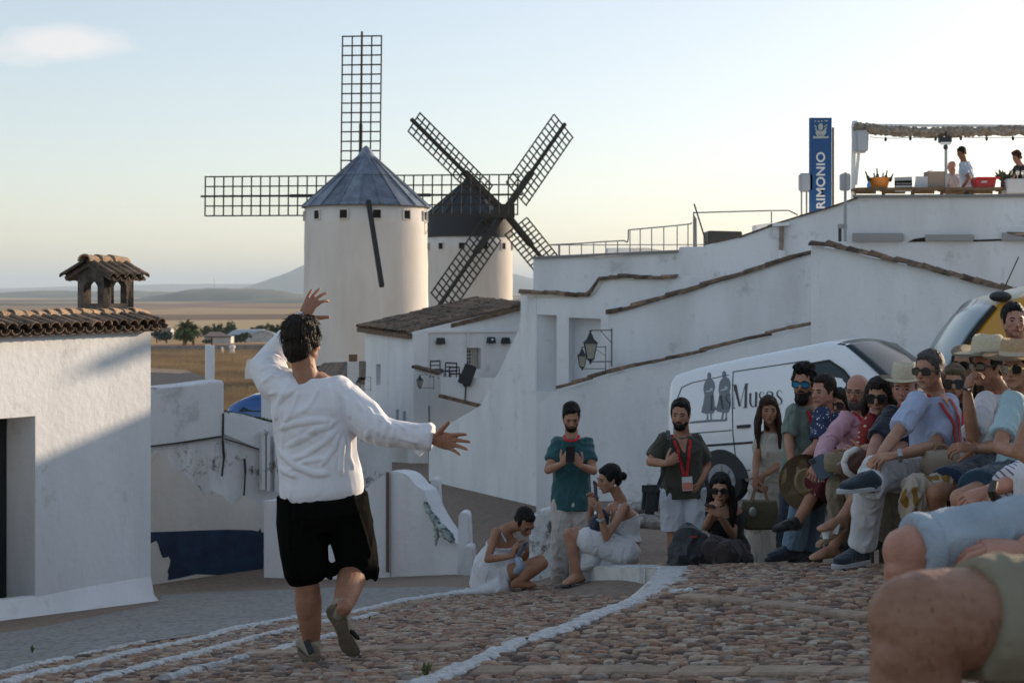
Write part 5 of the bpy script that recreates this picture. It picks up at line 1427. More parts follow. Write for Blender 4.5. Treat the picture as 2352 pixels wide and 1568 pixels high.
def hair_piece(kind, c, H, s, matn, seed=1, extra=None):
    m = MB(); q = lambda x, y, z: c + H @ V((x*s, y*s, z*s)); e = lambda p, r: m.ell(q(*p), [a*s for a in r], rot=H, nu=18, nv=12)
    vs_, amp, sc = .0065, .006, (40,40,14)
    if kind in ('short', 'quiff', 'curly', 'cap', 'back', 'buzz'):
        g_ = {'buzz': .004}.get(kind, .012)
        e((0,-.030,.046), (.076+g_*.6,.090+g_*.5,.080+g_)); e((0,-.060,-.004), (.068,.052,.064)); e((0,.028,.094), (.052,.042,.026))
        for sg in (-1, 1): e((sg*.064,-.012,.030), (.018,.042,.042)); e((sg*.071,.016,.006), (.006,.013,.026))
        if kind == 'quiff': e((.0,.05,.108), (.05,.034,.024)); e((.01,.0,.122), (.055,.05,.022)); e((.03,.03,.118),(.03,.035,.022))
        if kind == 'curly': e((0,.02,.118), (.066,.06,.036)); e((0,-.04,.11), (.07,.06,.04)); amp = .018; sc = (34,34,34); vs_ = .006
    elif kind == 'bald':
        e((0,-.055,.010), (.078,.052,.050)); e((-.066,-.018,.012), (.016,.036,.034)); e((.066,-.018,.012), (.016,.036,.034)); amp = .003
    elif kind in ('long', 'bob', 'bun', 'pulled'):
        e((0,-.028,.046), (.083,.097,.090)); e((0,-.060,-.004), (.076,.056,.070)); e((0,.040,.082), (.050,.034,.030))
        for sg in (-1, 1): e((sg*.066,-.004,.034), (.018,.050,.050))
        if kind == 'bun': e((0,-.135,.0), (.036,.036,.036)); amp = .003
        if kind in ('long', 'bob'):
            L = .34 if kind == 'long' else .13
            for sg in (-1, 1):
                for k, (yy, rr) in enumerate(((.012,.022),(-.02,.030),(-.055,.034))):
                    tp = q(sg*.070, yy, .01); lo_ = tp + V((0,0,-L*s*(1-.08*k))) + (H @ V((sg*.022*s, -.005, 0))); lo_ = lo_ + V((0,0,0))
                    m.tube([tp, tp.lerp(lo_, .5)+(H @ V((sg*.012,-.004,0))), lo_], [rr*s*.9, rr*s, rr*s*.55], 10, dome=True)
            tp = q(0,-.09,.01); m.tube([tp, tp+V((0,0,-L*s*.9))], [.06*s,.05*s], 12, flat=.6, dome=True)
            amp = .007; sc = (46,46,9)
    elif kind == 'beard':
        e((0,.050,-.085), (.050,.040,.040)); e((0,.022,-.062), (.062,.050,.034)); e((0,.084,-.050), (.028,.012,.007))
        if extra == 'full': e((0,.055,-.110), (.052,.042,.045))
        amp = .006; sc = (40,40,20); vs_ = .005
    me = m.vox(kind+'_hair', vs_*max(1, s*.9), 1); folds(me, amp*s, sc, seed, rot=H.transposed(), fine=.5)
    return me

def glasses(c, H, s, kind, parent):
    q = lambda x, y, z: c + H @ V((x*s, y*s, z*s)); g_ = MB(); fr = MB()
    ly, lz = .094, .002
    if kind == 'clear': rx, rz, fm = .024, .017, .0022
    elif kind == 'round': rx, rz, fm = .031, .027, .004
    elif kind == 'aviator': rx, rz, fm = .028, .024, .0022
    else: rx, rz, fm = .029, .019, .004
    lensm = {'blue': mat('blue_mirror_lens', (.02,.30,.62), .12, metal=.6, spec=.9), 'clear': mat('clear_lens', (.35,.33,.32), .05, spec=.9, trans=.85)}.get(kind, M_sung)
    root = None
    for sg in (-1, 1):
        pts = []
        for k in range(16):
            a = 2*math.pi*k/16; ca, sa = math.cos(a), math.sin(a)
            pp = .75 if kind in ('round','aviator') else .5
            x = sg*.033 + rx*abs(ca)**pp*math.copysign(1, ca); z = lz + rz*abs(sa)**pp*math.copysign(1, sa)*(1 if sa > 0 else (1.15 if kind in ('aviator','round','blue') else 1))
            pts.append(q(x, ly-abs(x)*.22, z))
        if kind != 'clear': MB().prism(pts, H @ V((0,-.002,0))).build('lens', lensm, parent)
        fr.tube(pts+[pts[0]], (.0012 if kind == 'clear' else max(fm*s, .0018)), 6)
        fr.bar(q(sg*(.033+rx), ly-.013, lz+.006), q(sg*.078, .0, lz+.006), .004*s, .008*s)
    fr.bar(q(-.010, ly+.001, lz+.006), q(.010, ly+.001, lz+.006), .004*s, .004*s)
    fr.build('glasses_frame', M_frame if kind != 'aviator' else mat('gold_frame', (.5,.4,.2), .3, metal=1), parent)
def hat(c, H, s, kind, parent=None, matn=None, band=None):
    m = MB(); n = 40
    q = lambda x, y, z: c + H @ V((x*s, y*s, z*s))
    cw, cl, ch_, br = {'fedora': (.082,.098,.10,.065), 'cowboy': (.086,.102,.115,.10), 'wide': (.085,.10,.10,.10)}[kind]
    rings = []
    def ring(rw, rl, zf): return [q(rw*math.cos(2*math.pi*k/n), -.012+rl*math.sin(2*math.pi*k/n), zf(2*math.pi*k/n)) for k in range(n)]
    bz = .068
    up_ = {'fedora': .012, 'cowboy': .05, 'wide': .02}[kind]
    zf = lambda t: (lambda a: bz + up_*t*t*abs(math.cos(a))**2 - .012*t*t*abs(math.sin(a)))
    for t in (1, .7, .35, 0): rings.append(ring(cw+br*t, cl+br*t*1.05, zf(t)))
    for t, k_ in ((.3,.98),(.65,.93),(.9,.86),(1.0,.76)): rings.append(ring(cw*k_, cl*k_, lambda a, t=t: bz+ch_*t - (.0 if t < .9 else .012*abs(math.sin(a))**2)))
    rings.append(ring(cw*.55, cl*.6, lambda a: bz+ch_*.96-.018)); rings.append(ring(cw*.2, cl*.3, lambda a: bz+ch_*.94-.026))
    m.loft(rings); me = m.mesh('hat')
    mt = matn or mat('pale_straw', (.74,.65,.48), .85, .8, 220, .15, 60)
    o = link_mesh('hat', me, mt, parent, True)
    o.modifiers.new('t', 'SOLIDIFY').thickness = .003
    rg = [ring(cw*1.012*k_, cl*1.012*k_, lambda a, z=z: bz+z) for k_, z in ((1.0,.004),(.995,.014),(.985,.028))]
    MB().loft(rg, False).build('hat_band', band or mat('cream_band', (.48,.42,.33), .8), o, smooth=True)
    return o

def person(label, head, nb, sh, el=None, wr=None, hp=None, kn=None, an=None, toe=None, yaw=0, pitch=0, roll=0, fyaw=None, skin=S_mid, sex='m', s=1.0,
           top=None, bottom=None, shoes=None, hair=('short', None), glass=None, hatk=None, lanyard=None, beard=None, hands=None, vox=.0085, slump=.02, belly=0, group='people watching the performance', hs=None, mouth=True, badge=True):
    pt = lambda a: P(*a) if not isinstance(a, V) else a
    head, nb = pt(head), pt(nb); sh = [pt(a) for a in sh]
    fy_ = yaw if fyaw is None else fyaw; fwv = V((math.sin(R(fy_)), -math.cos(R(fy_)), 0))
    hs = hs or s
    H = headrot(yaw, pitch, roll)
    shc = (sh[0]+sh[1])/2; hp = [pt(a) for a in hp] if hp else [shc+V((-.12,.05,-.5)), shc+V((.12,.05,-.5))]
    pel = (hp[0]+hp[1])/2
    el = [pt(a) if a else None for a in el] if el else [None, None]; wr = [pt(a) if a else None for a in wr] if wr else [None, None]
    kn = [pt(a) if a else None for a in kn] if kn else [None, None]; an = [pt(a) if a else None for a in an] if an else [None, None]; toe = [pt(a) if a else None for a in toe] if toe else [None, None]
    base_z = min([a.z for a in an if a] + [pel.z-.1]) - .05
    root = empty('person', (pel.x, pel.y, base_z), label, 'person', group)
    T = Torso(pel, shc, hp[1]-hp[0], sh[1]-sh[0], fwv, s, slump, sex, belly)
    B = MB(); head_geo(B, head, H, hs, sex)
    nk = head + H @ V((0,-.022*hs,-.045*hs)); nr = (.059 if sex == 'm' else .048)*s
    B.tube([nk, nk.lerp(nb, .55), nb, nb.lerp(shc, .6)], [nr*1.05, nr, nr*1.12, nr*1.3], 14, dome=True)
    B.loft(T.rings())
    ar = (.052,.046,.038,.038,.025) if sex == 'm' else (.042,.037,.031,.032,.021)
    lr = (.086,.074,.054,.054,.036) if sex == 'm' else (.086,.070,.050,.050,.033)
    ar = [a*s for a in ar]; lr = [a*s for a in lr]
    axs = (sh[1]-sh[0]).normalized()
    sj = [sh[0]+axs*.02, sh[1]-axs*.02]
    for k in (0, 1):
        B.ell(sj[k], (.058*s*(1 if sex == 'm' else .8),)*3, nu=12, nv=8)
        if el[k] and wr[k]: limb(B, sj[k], el[k], wr[k], ar)
        if kn[k] and an[k]:
            limb(B, hp[k], kn[k], an[k], lr)
            if toe[k]: foot_geo(B, an[k], toe[k], s)
        elif kn[k]: B.tube([hp[k], kn[k]], [lr[0], lr[2]], 14, dome=True)
    bme = B.vox('body', vox, 2)
    hm_ = MB()
    for k in (0, 1):
        if wr[k] and el[k]:
            hd = (hands[k] if hands and hands[k] else {}) or {}
            if hd.get('skip'): continue
            hd = dict(hd); d = hd.pop('d', None); n = hd.pop('n', None)
            d = V(d) if d is not None else (wr[k]-el[k]); n = V(n) if n is not None else -fwv + V((0,0,-.5))
            hand_geo(hm_, wr[k], d, n, s*(1 if sex == 'm' else .9), **hd)
    body = link_mesh('body', join_meshes('body', [bme] + ([hm_.mesh('h')] if hm_.v else []), [skin]), skin, root)
    q = lambda x, y, z: head + H @ V((x*hs, y*hs, z*hs))
    hk, hmat = hair[0], hair[1] or H_black
    if not glass or glass == 'clear':
        for sg in (-1, 1):
            MB().ell(q(sg*.031,.0805,.006), (.0125*hs,.006*hs,.0055*hs), rot=H, nu=10, nv=6).build('eye', M_eye, body, smooth=True)
    for sg in (-1, 1):
        MB().tube([q(sg*.014,.091,.023), q(sg*.032,.088,.029), q(sg*.050,.072,.022)], [.003*hs,.0042*hs,.002*hs], 6).build('eyebrow', hmat if hk != 'bald' else H_grey, body, smooth=True)
    if mouth: MB().tube([q(-.024,.082,-.059), q(-.008,.0945,-.0575), q(.008,.0945,-.0575), q(.024,.082,-.059)], [.002*hs,.0042*hs,.0042*hs,.002*hs], 6).build('mouth', M_lip, body, smooth=True)
    if hk != 'none':
        hpm = hair_piece(hk, head, H, hs, hmat, seed=int(abs(head.x)*50) % 17); ho_ = link_mesh('hair', hpm, hmat, root)
        pc_, pn_ = co_of(hpm), no_of(hpm); r_ = random.Random(int(abs(head.x)*91)); st_ = MB()
        for _ in range(0 if hk == 'bald' else 420):
            i = r_.randrange(len(pc_)); a = V(pc_[i]); nn_ = V(pn_[i])
            dn = V((r_.uniform(-1,1), r_.uniform(-1,1), r_.uniform(-1,.6))) if hk == 'curly' else V((r_.uniform(-.5,.5), r_.uniform(-.5,.5), -1))
            dn = (dn-nn_*dn.dot(nn_)).normalized(); L = r_.uniform(.012,.03)*(1.6 if hk in ('long','bob') else 1); w_ = dn.cross(nn_)*.0011
            m1, m2 = a+dn*L*.5+nn_*r_.uniform(.002,.005), a+dn*L+nn_*r_.uniform(.001,.010)
            st_.add([a-w_, a+w_, m1+w_, m1-w_, m2], [(0,1,2,3),(3,2,4)])
        if st_.v: tag(st_.build('loose_strands', hmat, ho_), kind='stuff')
    if beard: link_mesh('beard', hair_piece('beard', head, H, hs, hmat, 3, extra=beard if isinstance(beard, str) else None), hmat if hk != 'bald' else H_grey, root)
    if glass: glasses(head, H, hs, glass, root)
    if hatk: hat(head, H, hs*1.04, hatk[0], root, hatk[1] if len(hatk) > 1 else None, hatk[2] if len(hatk) > 2 else None)
    # garments
    if top:
        G = MB(); inf = min(top.get('loose', .016), .022); t0 = top.get('hem', -.12); tn = top.get('neck', 1.04)
        tab = [r_ for r_ in T.tab if r_[0] <= tn]
        if tn >= 1.0: tab = tab + [(1.095, .074, .068)]
        if top.get('straight', 1): tab = [(t, max(w, .150*(1 if sex == 'm' else .86)) if -.1 < t < .8 else w, max(d, .112) if -.1 < t < .8 else d) for t, w, d in tab]
        tab[0] = (t0, max(tab[0][1], .165 if sex == 'm' else .16), max(tab[0][2], .115))
        tab = [tab[0]] + [r_ for r_ in tab[1:] if r_[0] > t0+.03]
        G.loft(T.rings(min(inf, .019), tab=tab))
        sl = top.get('sleeve', 'short'); inf = min(inf, .020)
        for k in (0, 1):
            if sl != 'none': G.ell(sj[k], (.056*s*(1 if sex == 'm' else .84)+inf*.6,)*3, nu=12, nv=8)
            if el[k] and sl == 'short':
                e_ = sj[k].lerp(el[k], top.get('slen', .72)); G.tube([sj[k], e_], [ar[0]+inf*.7, ar[1]+inf*1.05], 16)
            if el[k] and sl == 'long':
                G.tube([sj[k], sj[k].lerp(el[k], .5), el[k]], [ar[0]+inf*.7, ar[1]+inf*.7, ar[2]+inf*.8], 16, dome=True)
                if wr[k]: G.tube([el[k], el[k].lerp(wr[k], .5), el[k].lerp(wr[k], top.get('cuff', .93))], [ar[2]+inf*1.3, ar[3]+inf*.8, ar[4]+inf*.8], 16)
        if top.get('straps'):
            for sg in (-1, 1):
                c_, ax_, f_, u_ = T.at(.93)
                G.tube([c_+ax_*(sg*.075*s)+f_*(.075*s), c_+ax_*(sg*.085*s)+u_*.07*s, c_+ax_*(sg*.075*s)-f_*(.07*s)], [.012,.012,.012], 8, dome=True)
        me = G.vox('shirt', top.get('vox', .009), 2); folds(me, top.get('fold', .014), top.get('fs', (10,10,6)), seed=int(abs(head.x)*77) % 23, warp=1.8, fine=.35)
        link_mesh(top.get('name', 'shirt'), me, top['mat'], root)
        bv = BVHTree.FromPolygons([v.co for v in me.vertices], [p.vertices for p in me.polygons])
        if top.get('vneck'):
            rows_ = []
            for i in range(9):
                t = i/8; c_, ax_, f_, u_ = T.at(1.10-top['vneck']*t); ww = .05*(1-t)+.004; row = []
                for j in range(7):
                    b_ = c_+ax_*(ww*(j/3-1)); hit = bv.ray_cast(b_+f_*.5, -f_); row.append((hit[0]+f_*.004) if hit[0] is not None else b_+f_*.08)
                rows_.append(row)
            mm_ = MB().loft(rows_, False, closed=False).mesh('neckline'); ob_ = link_mesh('neckline', mm_, skin, root, True); ob_.modifiers.new('t','SOLIDIFY').thickness = -.003
        if top.get('collar'):
            c_, ax_, f_, u_ = T.at(1.05); m = MB()
            for sg in (-1, 1):
                m.tube([c_ - f_*.05*s + u_*.02*s, c_+ax_*(sg*.062*s)+u_*.015*s-f_*.02*s, c_+ax_*(sg*.06*s)+f_*.04*s-u_*.01*s, c_+ax_*(sg*.03*s)+f_*(.085*s)-u_*.055*s], [.012,.016,.018,.008], 8, flat=.5, dome=True)
            me2 = m.vox('collar', .006, 1); link_mesh('collar', me2, top.get('collarmat', top['mat']), root)
    else: bv = BVHTree.FromPolygons([v.co for v in body.data.vertices], [p.vertices for p in body.data.polygons])
    if bottom:
        G = MB(); inf = bottom.get('loose', .014); k_ = bottom.get('kind', 'trousers')
        wi_ = bottom.get('winf', .002)
        G.loft(T.rings(wi_, tab=[(-.15,.10,.085),(-.07,.165,.115),(.04,.176,.12),(bottom.get('waist', .16),.166,.116)]))
        if k_ in ('trousers', 'shorts'):
            for k in (0, 1):
                if not kn[k]: continue
                if k_ == 'shorts':
                    e_ = hp[k].lerp(kn[k], bottom.get('len', .85)); G.tube([hp[k], hp[k].lerp(e_, .5), e_], [lr[0]+inf, lr[1]+inf*1.4, lr[2]+inf*2.0], 18)
                    if bottom.get('cuff'):
                        m = MB().tube([hp[k].lerp(kn[k], bottom['len']-.10), hp[k].lerp(kn[k], bottom['len']+.01)], [lr[2]+inf*2.1+.004]*2, 18); me3 = m.vox('cuff', .006, 1); folds(me3, .004, (14,14,14)); link_mesh('cuff', me3, bottom['mat'], root)
                else:
                    G.tube([hp[k], hp[k].lerp(kn[k], .5), kn[k]], [lr[0]+inf, lr[1]+inf*1.2, lr[2]+inf*1.3], 18, dome=True)
                    if an[k]: G.tube([kn[k], kn[k].lerp(an[k], .5), kn[k].lerp(an[k], bottom.get('len', .95))], [lr[2]+inf*1.3, lr[3]+inf*1.3, bottom.get('flare', lr[4]+inf*2)], 18)
        elif k_ == 'skirt':
            e_ = bottom.get('len', .9); ks = [x for x in kn if x]
            if ks:
                ends = [hp[i].lerp(kn[i], e_) for i in (0, 1) if kn[i]]
                for i in (0, 1):
                    if kn[i]: G.tube([hp[i], hp[i].lerp(kn[i], e_)], [lr[0]+inf, lr[2]+inf*2], 18, dome=True)
                if len(ends) == 2:
                    for u in (.25, .5, .75): G.tube([hp[0].lerp(hp[1], u), ends[0].lerp(ends[1], u)], [lr[0]*.95+inf, lr[2]+inf*1.6], 16, dome=True)
        for tb in bottom.get('extra', []):
            G.tube([pt(a) for a in tb[0]], tb[1], 16, dome=True)
        me = G.vox('trousers', bottom.get('vox', .0095), 2); folds(me, bottom.get('fold', .014), bottom.get('fs', (10,10,6)), seed=int(abs(head.x)*37) % 19, warp=1.8, fine=.35)
        link_mesh(bottom.get('name', k_), me, bottom['mat'], root)
    if shoes:
        for k in (0, 1):
            if an[k] and toe[k]:
                m = MB(); foot_geo(m, an[k], toe[k], s, infl=.008)
                d = toe[k]-an[k]; d.z = 0; d.normalize()
                me = m.vox('shoe', .007, 1); o = link_mesh('shoe', me, shoes['mat'], root)
                if shoes.get('sole'):
                    x = d.cross(V((0,0,1))); L = (toe[k]-an[k]); L.z = 0; L = L.length; zb_ = toe[k].z-.012; c0 = V((an[k].x, an[k].y, zb_))
                    ring = lambda z, g_: [c0 + d*((L+.085)/2-.055 + ((L+.14)/2+g_)*math.sin(a)) + x*((.046+g_)*math.cos(a)) + V((0,0,z)) for a in [2*math.pi*i/20 for i in range(20)]]
                    MB().loft([ring(-.008, 0), ring(.012, .002), ring(.018, -.002)]).build('sole', shoes['sole'], o, smooth=False)
    if lanyard:
        tE = lanyard if isinstance(lanyard, (float, int)) and lanyard is not True else .42
        c0, ax0, f0, u0 = T.at(1.07); c1, ax1, f1, u1 = T.at(tE)
        strap = MB(); endp = None
        for sg in (-1, 1):
            prev = None
            for i in range(13):
                t = i/12; b_ = (c0+ax0*(sg*.062*s)+f0*.05*s).lerp(c1+ax1*(sg*.012)+f1*(.13*s+belly), t**.9)
                loc, nor, _, _ = bv.find_nearest(b_); p = loc + nor*.011
                if i == 0: p = c0+ax0*(sg*.070*s)+u0*.03*s
                if prev is not None: strap.bar(prev, p, .023*s, .0035, up=f1)
                prev = p
            endp = prev
        strap.build('lanyard', M_red, root)
        if badge:
            b0 = endp + f1*.01
            bb = MB().box(b0-u1*.065, (.085,.006,.115), rot=Matrix((ax1, f1, u1)).transposed()).build('badge', M_badge, root)
            MB().box(b0-u1*.085+f1*.004, (.078,.004,.06), rot=Matrix((ax1, f1, u1)).transposed()).build('badge_print', M_badge2, bb)
    return dict(root=root, head=head, H=H, T=T, sh=sh, wr=wr, el=el, bv=bv, body=body)

# ------------------------------------------------------------------ the performer
def performer():
    d = 7.1; A = lambda x, y, dd=0: P(x, y, d+dd)
    head = A(698, 789, .02); H = headrot(155, 6, -4); s = 1.0
    nb = A(703, 872, -.01); shL, shR = A(650, 893, .05), A(778, 908, .0)
    shc = (shL+shR)/2; hpL, hpR = A(704, 1140), A(778, 1140)
    pel = (hpL+hpR)/2; fw = V((-.15, 1, 0)).normalized()
    root = empty('person', (pel.x, pel.y, -1.9), 'performer seen from behind in white peasant shirt and black knee breeches, arms flung wide', 'person')
    T = Torso(pel, shc+V((0,0,.03)), V((1,.05,0)), shR-shL, fw, 1.04, 0, 'm')
    elL, wrL = A(617, 832, .26), A(694, 735, .22); elR, wrR = A(868, 988, -.08), A(994, 1008, -.12)
    knL, anL = A(704, 1330, -.03), A(716, 1478, .03); knR, anR = A(816, 1296, .12), A(787, 1396, -.28)
    B = MB(); head_geo(B, head, H, s)
    nk = head + H @ V((0,-.02,-.05)); B.tube([nk, nk.lerp(nb, .6), nb, nb.lerp(shc, .7)], [.060,.060,.068,.085], 18, dome=True)
    B.loft(T.rings())
    for a, b in ((nb, shL), (nb, shR)): B.tube([a+V((0,0,-.01)), a.lerp(b, .6), b], [.05,.045,.05], 12, dome=True)
    ar = (.055,.050,.041,.043,.029)
    limb(B, shL, elL, wrL, ar); limb(B, shR, elR, wrR, ar)
    limb(B, hpL, knL, anL, (.095,.085,.062,.067,.040), 18); limb(B, hpR, knR, anR, (.095,.085,.064,.072,.042), 18)
    # calf muscles
    B.ell(knL.lerp(anL, .30)+V((0,-.018,0)), (.060,.055,.11)); c_ = (anR-knR).normalized()
    B.ell(knR.lerp(anR, .35)+V((-.01,-.01,-.028)), (.058,.060,.06))
    B.ell(anL+V((.0,-.0,.0)), (.040,.042,.05))
    toeL = anL + V((-.06,.17,-.052)); foot_geo(B, anL, toeL, 1.04)
    # hands: five separate fingers each
    # raised left hand, fingers curling up, thumb out to the right
    hand_geo(B, wrL, P(728,668,7.32)-wrL, V((.55,.8,-.1)), 1.12, curl=24, spread=10, thumb=-1, tcurl=6, tspread=62, fcurl=(34,24,16,12), r=1.05)
    hand_geo(B, wrR, P(1066,1018,6.93)-wrR, V((.1,-.95,-.15)), 1.12, curl=8, spread=9, thumb=-1, tcurl=4, tspread=50, fcurl=(8,6,8,14), r=1.05)
    me = B.vox('body', .0052, 2)
    body = link_mesh('body', me, S_tan, root)
    # hair in swept locks
    m = MB(); q = lambda x, y, z: head + H @ V((x*s, y*s, z*s)); e = lambda p, r: m.ell(q(*p), [a*s for a in r], rot=H, nu=20, nv=14)
    e((0,-.030,.052), (.090,.102,.090)); e((0,-.062,-.018), (.080,.056,.078)); e((0,.02,.105), (.068,.06,.036)); e((-.01,-.05,-.075), (.052,.034,.030))
    for sg in (-1, 1): e((sg*.072,-.012,.022), (.020,.044,.052))
    r_ = random.Random(4)
    for k in range(60):
        th = r_.uniform(0, 2*math.pi); ph = r_.uniform(-.35, 1.5)
        n_ = V((math.cos(th)*math.cos(ph), math.sin(th)*math.cos(ph), math.sin(ph)))
        if n_.y > .45 and n_.z < .75: continue
        b_ = V((n_.x*.088, -.03+n_.y*.100, .045+n_.z*.092)); tdir = (V((r_.uniform(-.6,.6), -.2 if n_.z > .4 else .0, -1)) ); tdir = (tdir - n_*tdir.dot(n_)).normalized()
        L = r_.uniform(.03, .055)
        p0 = b_; p1 = b_ + tdir*L*.5 + n_*.004; p2 = b_ + tdir*L + n_*.001
        m.tube([q(*p0), q(*p1), q(*p2)], [.004*s, .005*s, .002*s], 6, dome=True)
    for k in range(26):
        b_ = V((r_.uniform(-.07,.03), r_.uniform(.0,.07), .125)); tp = b_ + V((-r_.uniform(.02,.05), r_.uniform(.01,.05), r_.uniform(-.01,.028))); te = tp + V((-.018,.02,-.022))
        m.tube([q(*b_), q(*tp), q(*te)], [.009*s, .008*s, .002*s], 6, dome=True)
    hme = m.vox('hair', .0045, 2); folds(hme, .0045, (90,90,16), 2, rot=H.transposed(), fine=.5)
    hr = link_mesh('hair', hme, hairm('performer_hair', (.030,.018,.011)), root)
    m = MB()
    for k in range(240):
        th = r_.uniform(-2.6, 2.6)+math.pi*1.5; ph = r_.uniform(-.5, 1.45)
        n_ = V((math.cos(th)*math.cos(ph), math.sin(th)*math.cos(ph), math.sin(ph))); b_ = V((n_.x*.094, -.03+n_.y*.106, .045+n_.z*.097))
        dn = V((r_.uniform(-.5,.5), r_.uniform(-.3,.3), -1)); dn = (dn-n_*dn.dot(n_)).normalized(); L = r_.uniform(.02,.05)
        m.tube([q(*b_), q(*(b_+dn*L*.5+n_*.006)), q(*(b_+dn*L+n_*r_.uniform(.004,.014)))], [.0013,.0011,.0004], 4)
    o = m.build('loose_strands', hr.data.materials[0], hr); tag(o, kind='stuff')
    # ---- shirt
    G = MB()
    tab = [(-.06,.135,.095),(-.045,.165,.118),(-.01,.188,.136),(.04,.196,.144),(.10,.198,.144),(.22,.190,.136),(.40,.184,.128),(.60,.192,.132),(.80,.202,.134),(.94,.194,.116),(1.02,.135,.092),(1.055,.110,.082)]
    G.loft(T.rings(.006, tab=tab, n=32))
    G.ell(shL, (.098,.098,.10)); G.ell(shR, (.095,.10,.095))
    G.tube([A(680,905,.0), A(632,880,.06), A(612,842,.18), elL, elL.lerp(wrL, .35), elL.lerp(wrL, .65), elL.lerp(wrL, .97)], [.10,.094,.088,.078,.072,.062,.056], 20, dome=True)
    G.tube([A(745,915,.0), A(800,925,0), A(835,958,-.05), elR], [.100,.098,.090,.084], 20, dome=True)
    G.tube([elR, elR.lerp(wrR, .3), elR.lerp(wrR, .65), elR.lerp(wrR, .99)], [.080,.068,.064,.064], 20)
    # hanging cuff corner
    G.prism([A(905,1012,-.15), A(985,1010,-.16), A(982,1032,-.15), A(960,1050,-.13), A(948,1034,-.12)], V((.01,.05,0)))
    G.prism([A(960,975,-.14), A(992,975,-.15), A(990,1035,-.15), A(955,1020,-.14)], V((.0,.07,0)))
    pre = G.mesh('pre'); bv = BVHTree.FromPolygons([v.co for v in pre.vertices], [p.vertices for p in pre.polygons]); bpy.data.meshes.remove(pre)
    def surf(px, py, o_=0):
        dr = V(((px-1176)/F, 1, (657-py)/F)).normalized(); h = bv.ray_cast(V((0,0,0)), dr)
        return (h[0]+dr*o_) if h[0] is not None else None
    ridges = [([(770,972),(730,985),(690,1010),(655,1025)], .014), ([(768,968),(720,965),(680,972),(640,985)], .014), ([(775,985),(745,1015),(700,1045),(660,1058)], .013), ([(780,990),(765,1030),(735,1075)], .011),
              ([(788,1000),(784,1050),(782,1095)], .013), ([(800,1000),(800,1050),(812,1080)], .010), ([(640,1030),(680,1070),(720,1088),(760,1088)], .016), ([(632,1050),(650,1078),(690,1098)], .013),
              ([(660,890),(640,930),(635,970)], .012), ([(690,890),(672,940),(650,975)], .012), ([(735,885),(715,925),(690,950)], .012), ([(752,880),(758,920),(770,962)], .014),
              ([(790,905),(800,935),(805,965)], .012), ([(815,918),(838,945),(846,985),(840,1008)], .012), ([(838,930),(862,965),(870,1005)], .014), ([(858,950),(885,972),(878,1010)], .013), ([(880,965),(905,985),(900,1010)], .012),
              ([(905,968),(935,990)], .011), ([(600,880),(625,862),(655,868)], .012), ([(598,850),(622,845),(645,850)], .011), ([(640,900),(612,905)], .011), ([(625,940),(660,905),(700,885)], .010), ([(930,975),(975,985)], .009), ([(915,1005),(970,1018)], .009),
              ([(700,1000),(745,975),(775,965)], .010), ([(650,1090),(700,1060),(760,1050)], .010)]
    for L, rr in ridges:
        L2 = [q_ for q_ in (surf(x, y, rr*.35) for x, y in interp_px(L, 3)) if q_ is not None]
        if len(L2) > 3: G.tube(L2, [rr*.4]+[rr*1.25]*(len(L2)-2)+[rr*.4], 8, dome=True)
    me = G.vox('shirt', .0055, 2); folds(me, .012, (7,7,4), 4, warp=1.6, fine=.22, zfade=(P(720,1104,7.1).z, P(720,1060,7.1).z))
    M_shirt = mat('white_cotton_shirt', (.76,.75,.78), .85, .22, 300, .05, 4, sheen=.15); creases(M_shirt, .8, .035, 7)
    link_mesh('shirt', me, M_shirt, root)
    # ---- knee breeches
    G = MB()
    G.loft(T.rings(.0, tab=[(-.30,.12,.10),(-.16,.215,.15),(-.04,.208,.148),(.0,.186,.132),(.06,.165,.118)], n=28))
    G.tube([hpL+V((-.02,0,0)), A(692,1200,0), A(698,1270,-.01), A(703,1318,-.01), A(705,1337,-.01)], [.130,.128,.122,.110,.080], 22)
    G.tube([hpR+V((.02,0,0)), A(800,1200,.02), A(815,1260,.05), A(822,1300,.06), A(820,1322,.06)], [.125,.120,.108,.100,.085], 22)
    G.tube([A(842,1290,.05), A(858,1312,.04), A(862,1330,.03)], [.05,.03,.010], 8, dome=True); G.tube([A(772,1300,0), A(768,1318,0)], [.03,.012], 8, dome=True)
    G.tube([A(748,1300,0), A(757,1318,-.02), A(760,1328,-.02)], [.035,.02,.008], 8, dome=True)
    pre = G.mesh('pre'); bv = BVHTree.FromPolygons([v.co for v in pre.vertices], [p.vertices for p in pre.polygons]); bpy.data.meshes.remove(pre)
    for L, rr in (([(800,1110),(815,1160),(838,1230),(850,1290)], .014), ([(790,1110),(805,1170),(820,1230)], .012), ([(725,1235),(738,1260),(748,1310)], .013), ([(800,1270),(830,1275),(850,1300)], .012), ([(690,1110),(700,1180),(690,1250)], .010), ([(660,1120),(662,1200),(668,1290)], .010), ([(770,1180),(800,1240),(812,1280)], .010), ([(740,1110),(742,1200)], .009)):
        L2 = interp_px(L, 3)
        def surf(px, py, o_=0):
            dr = V(((px-1176)/F, 1, (657-py)/F)).normalized(); h = bv.ray_cast(V((0,0,0)), dr)
            return (h[0]+dr*o_) if h[0] is not None else P(px, py, 7.0)
        G.tube([surf(x, y, rr*.35) for x, y in L2], [rr*.4]+[rr]*(len(L2)-2)+[rr*.4], 8, dome=True)
    me = G.vox('breeches', .0065, 2); folds(me, .010, (9,9,4), 8, warp=1.6, fine=.3)
    link_mesh('breeches', me, mat('black_linen', (.006,.006,.0052), .95, .3, 200, .3, 5, spec=.04), root)
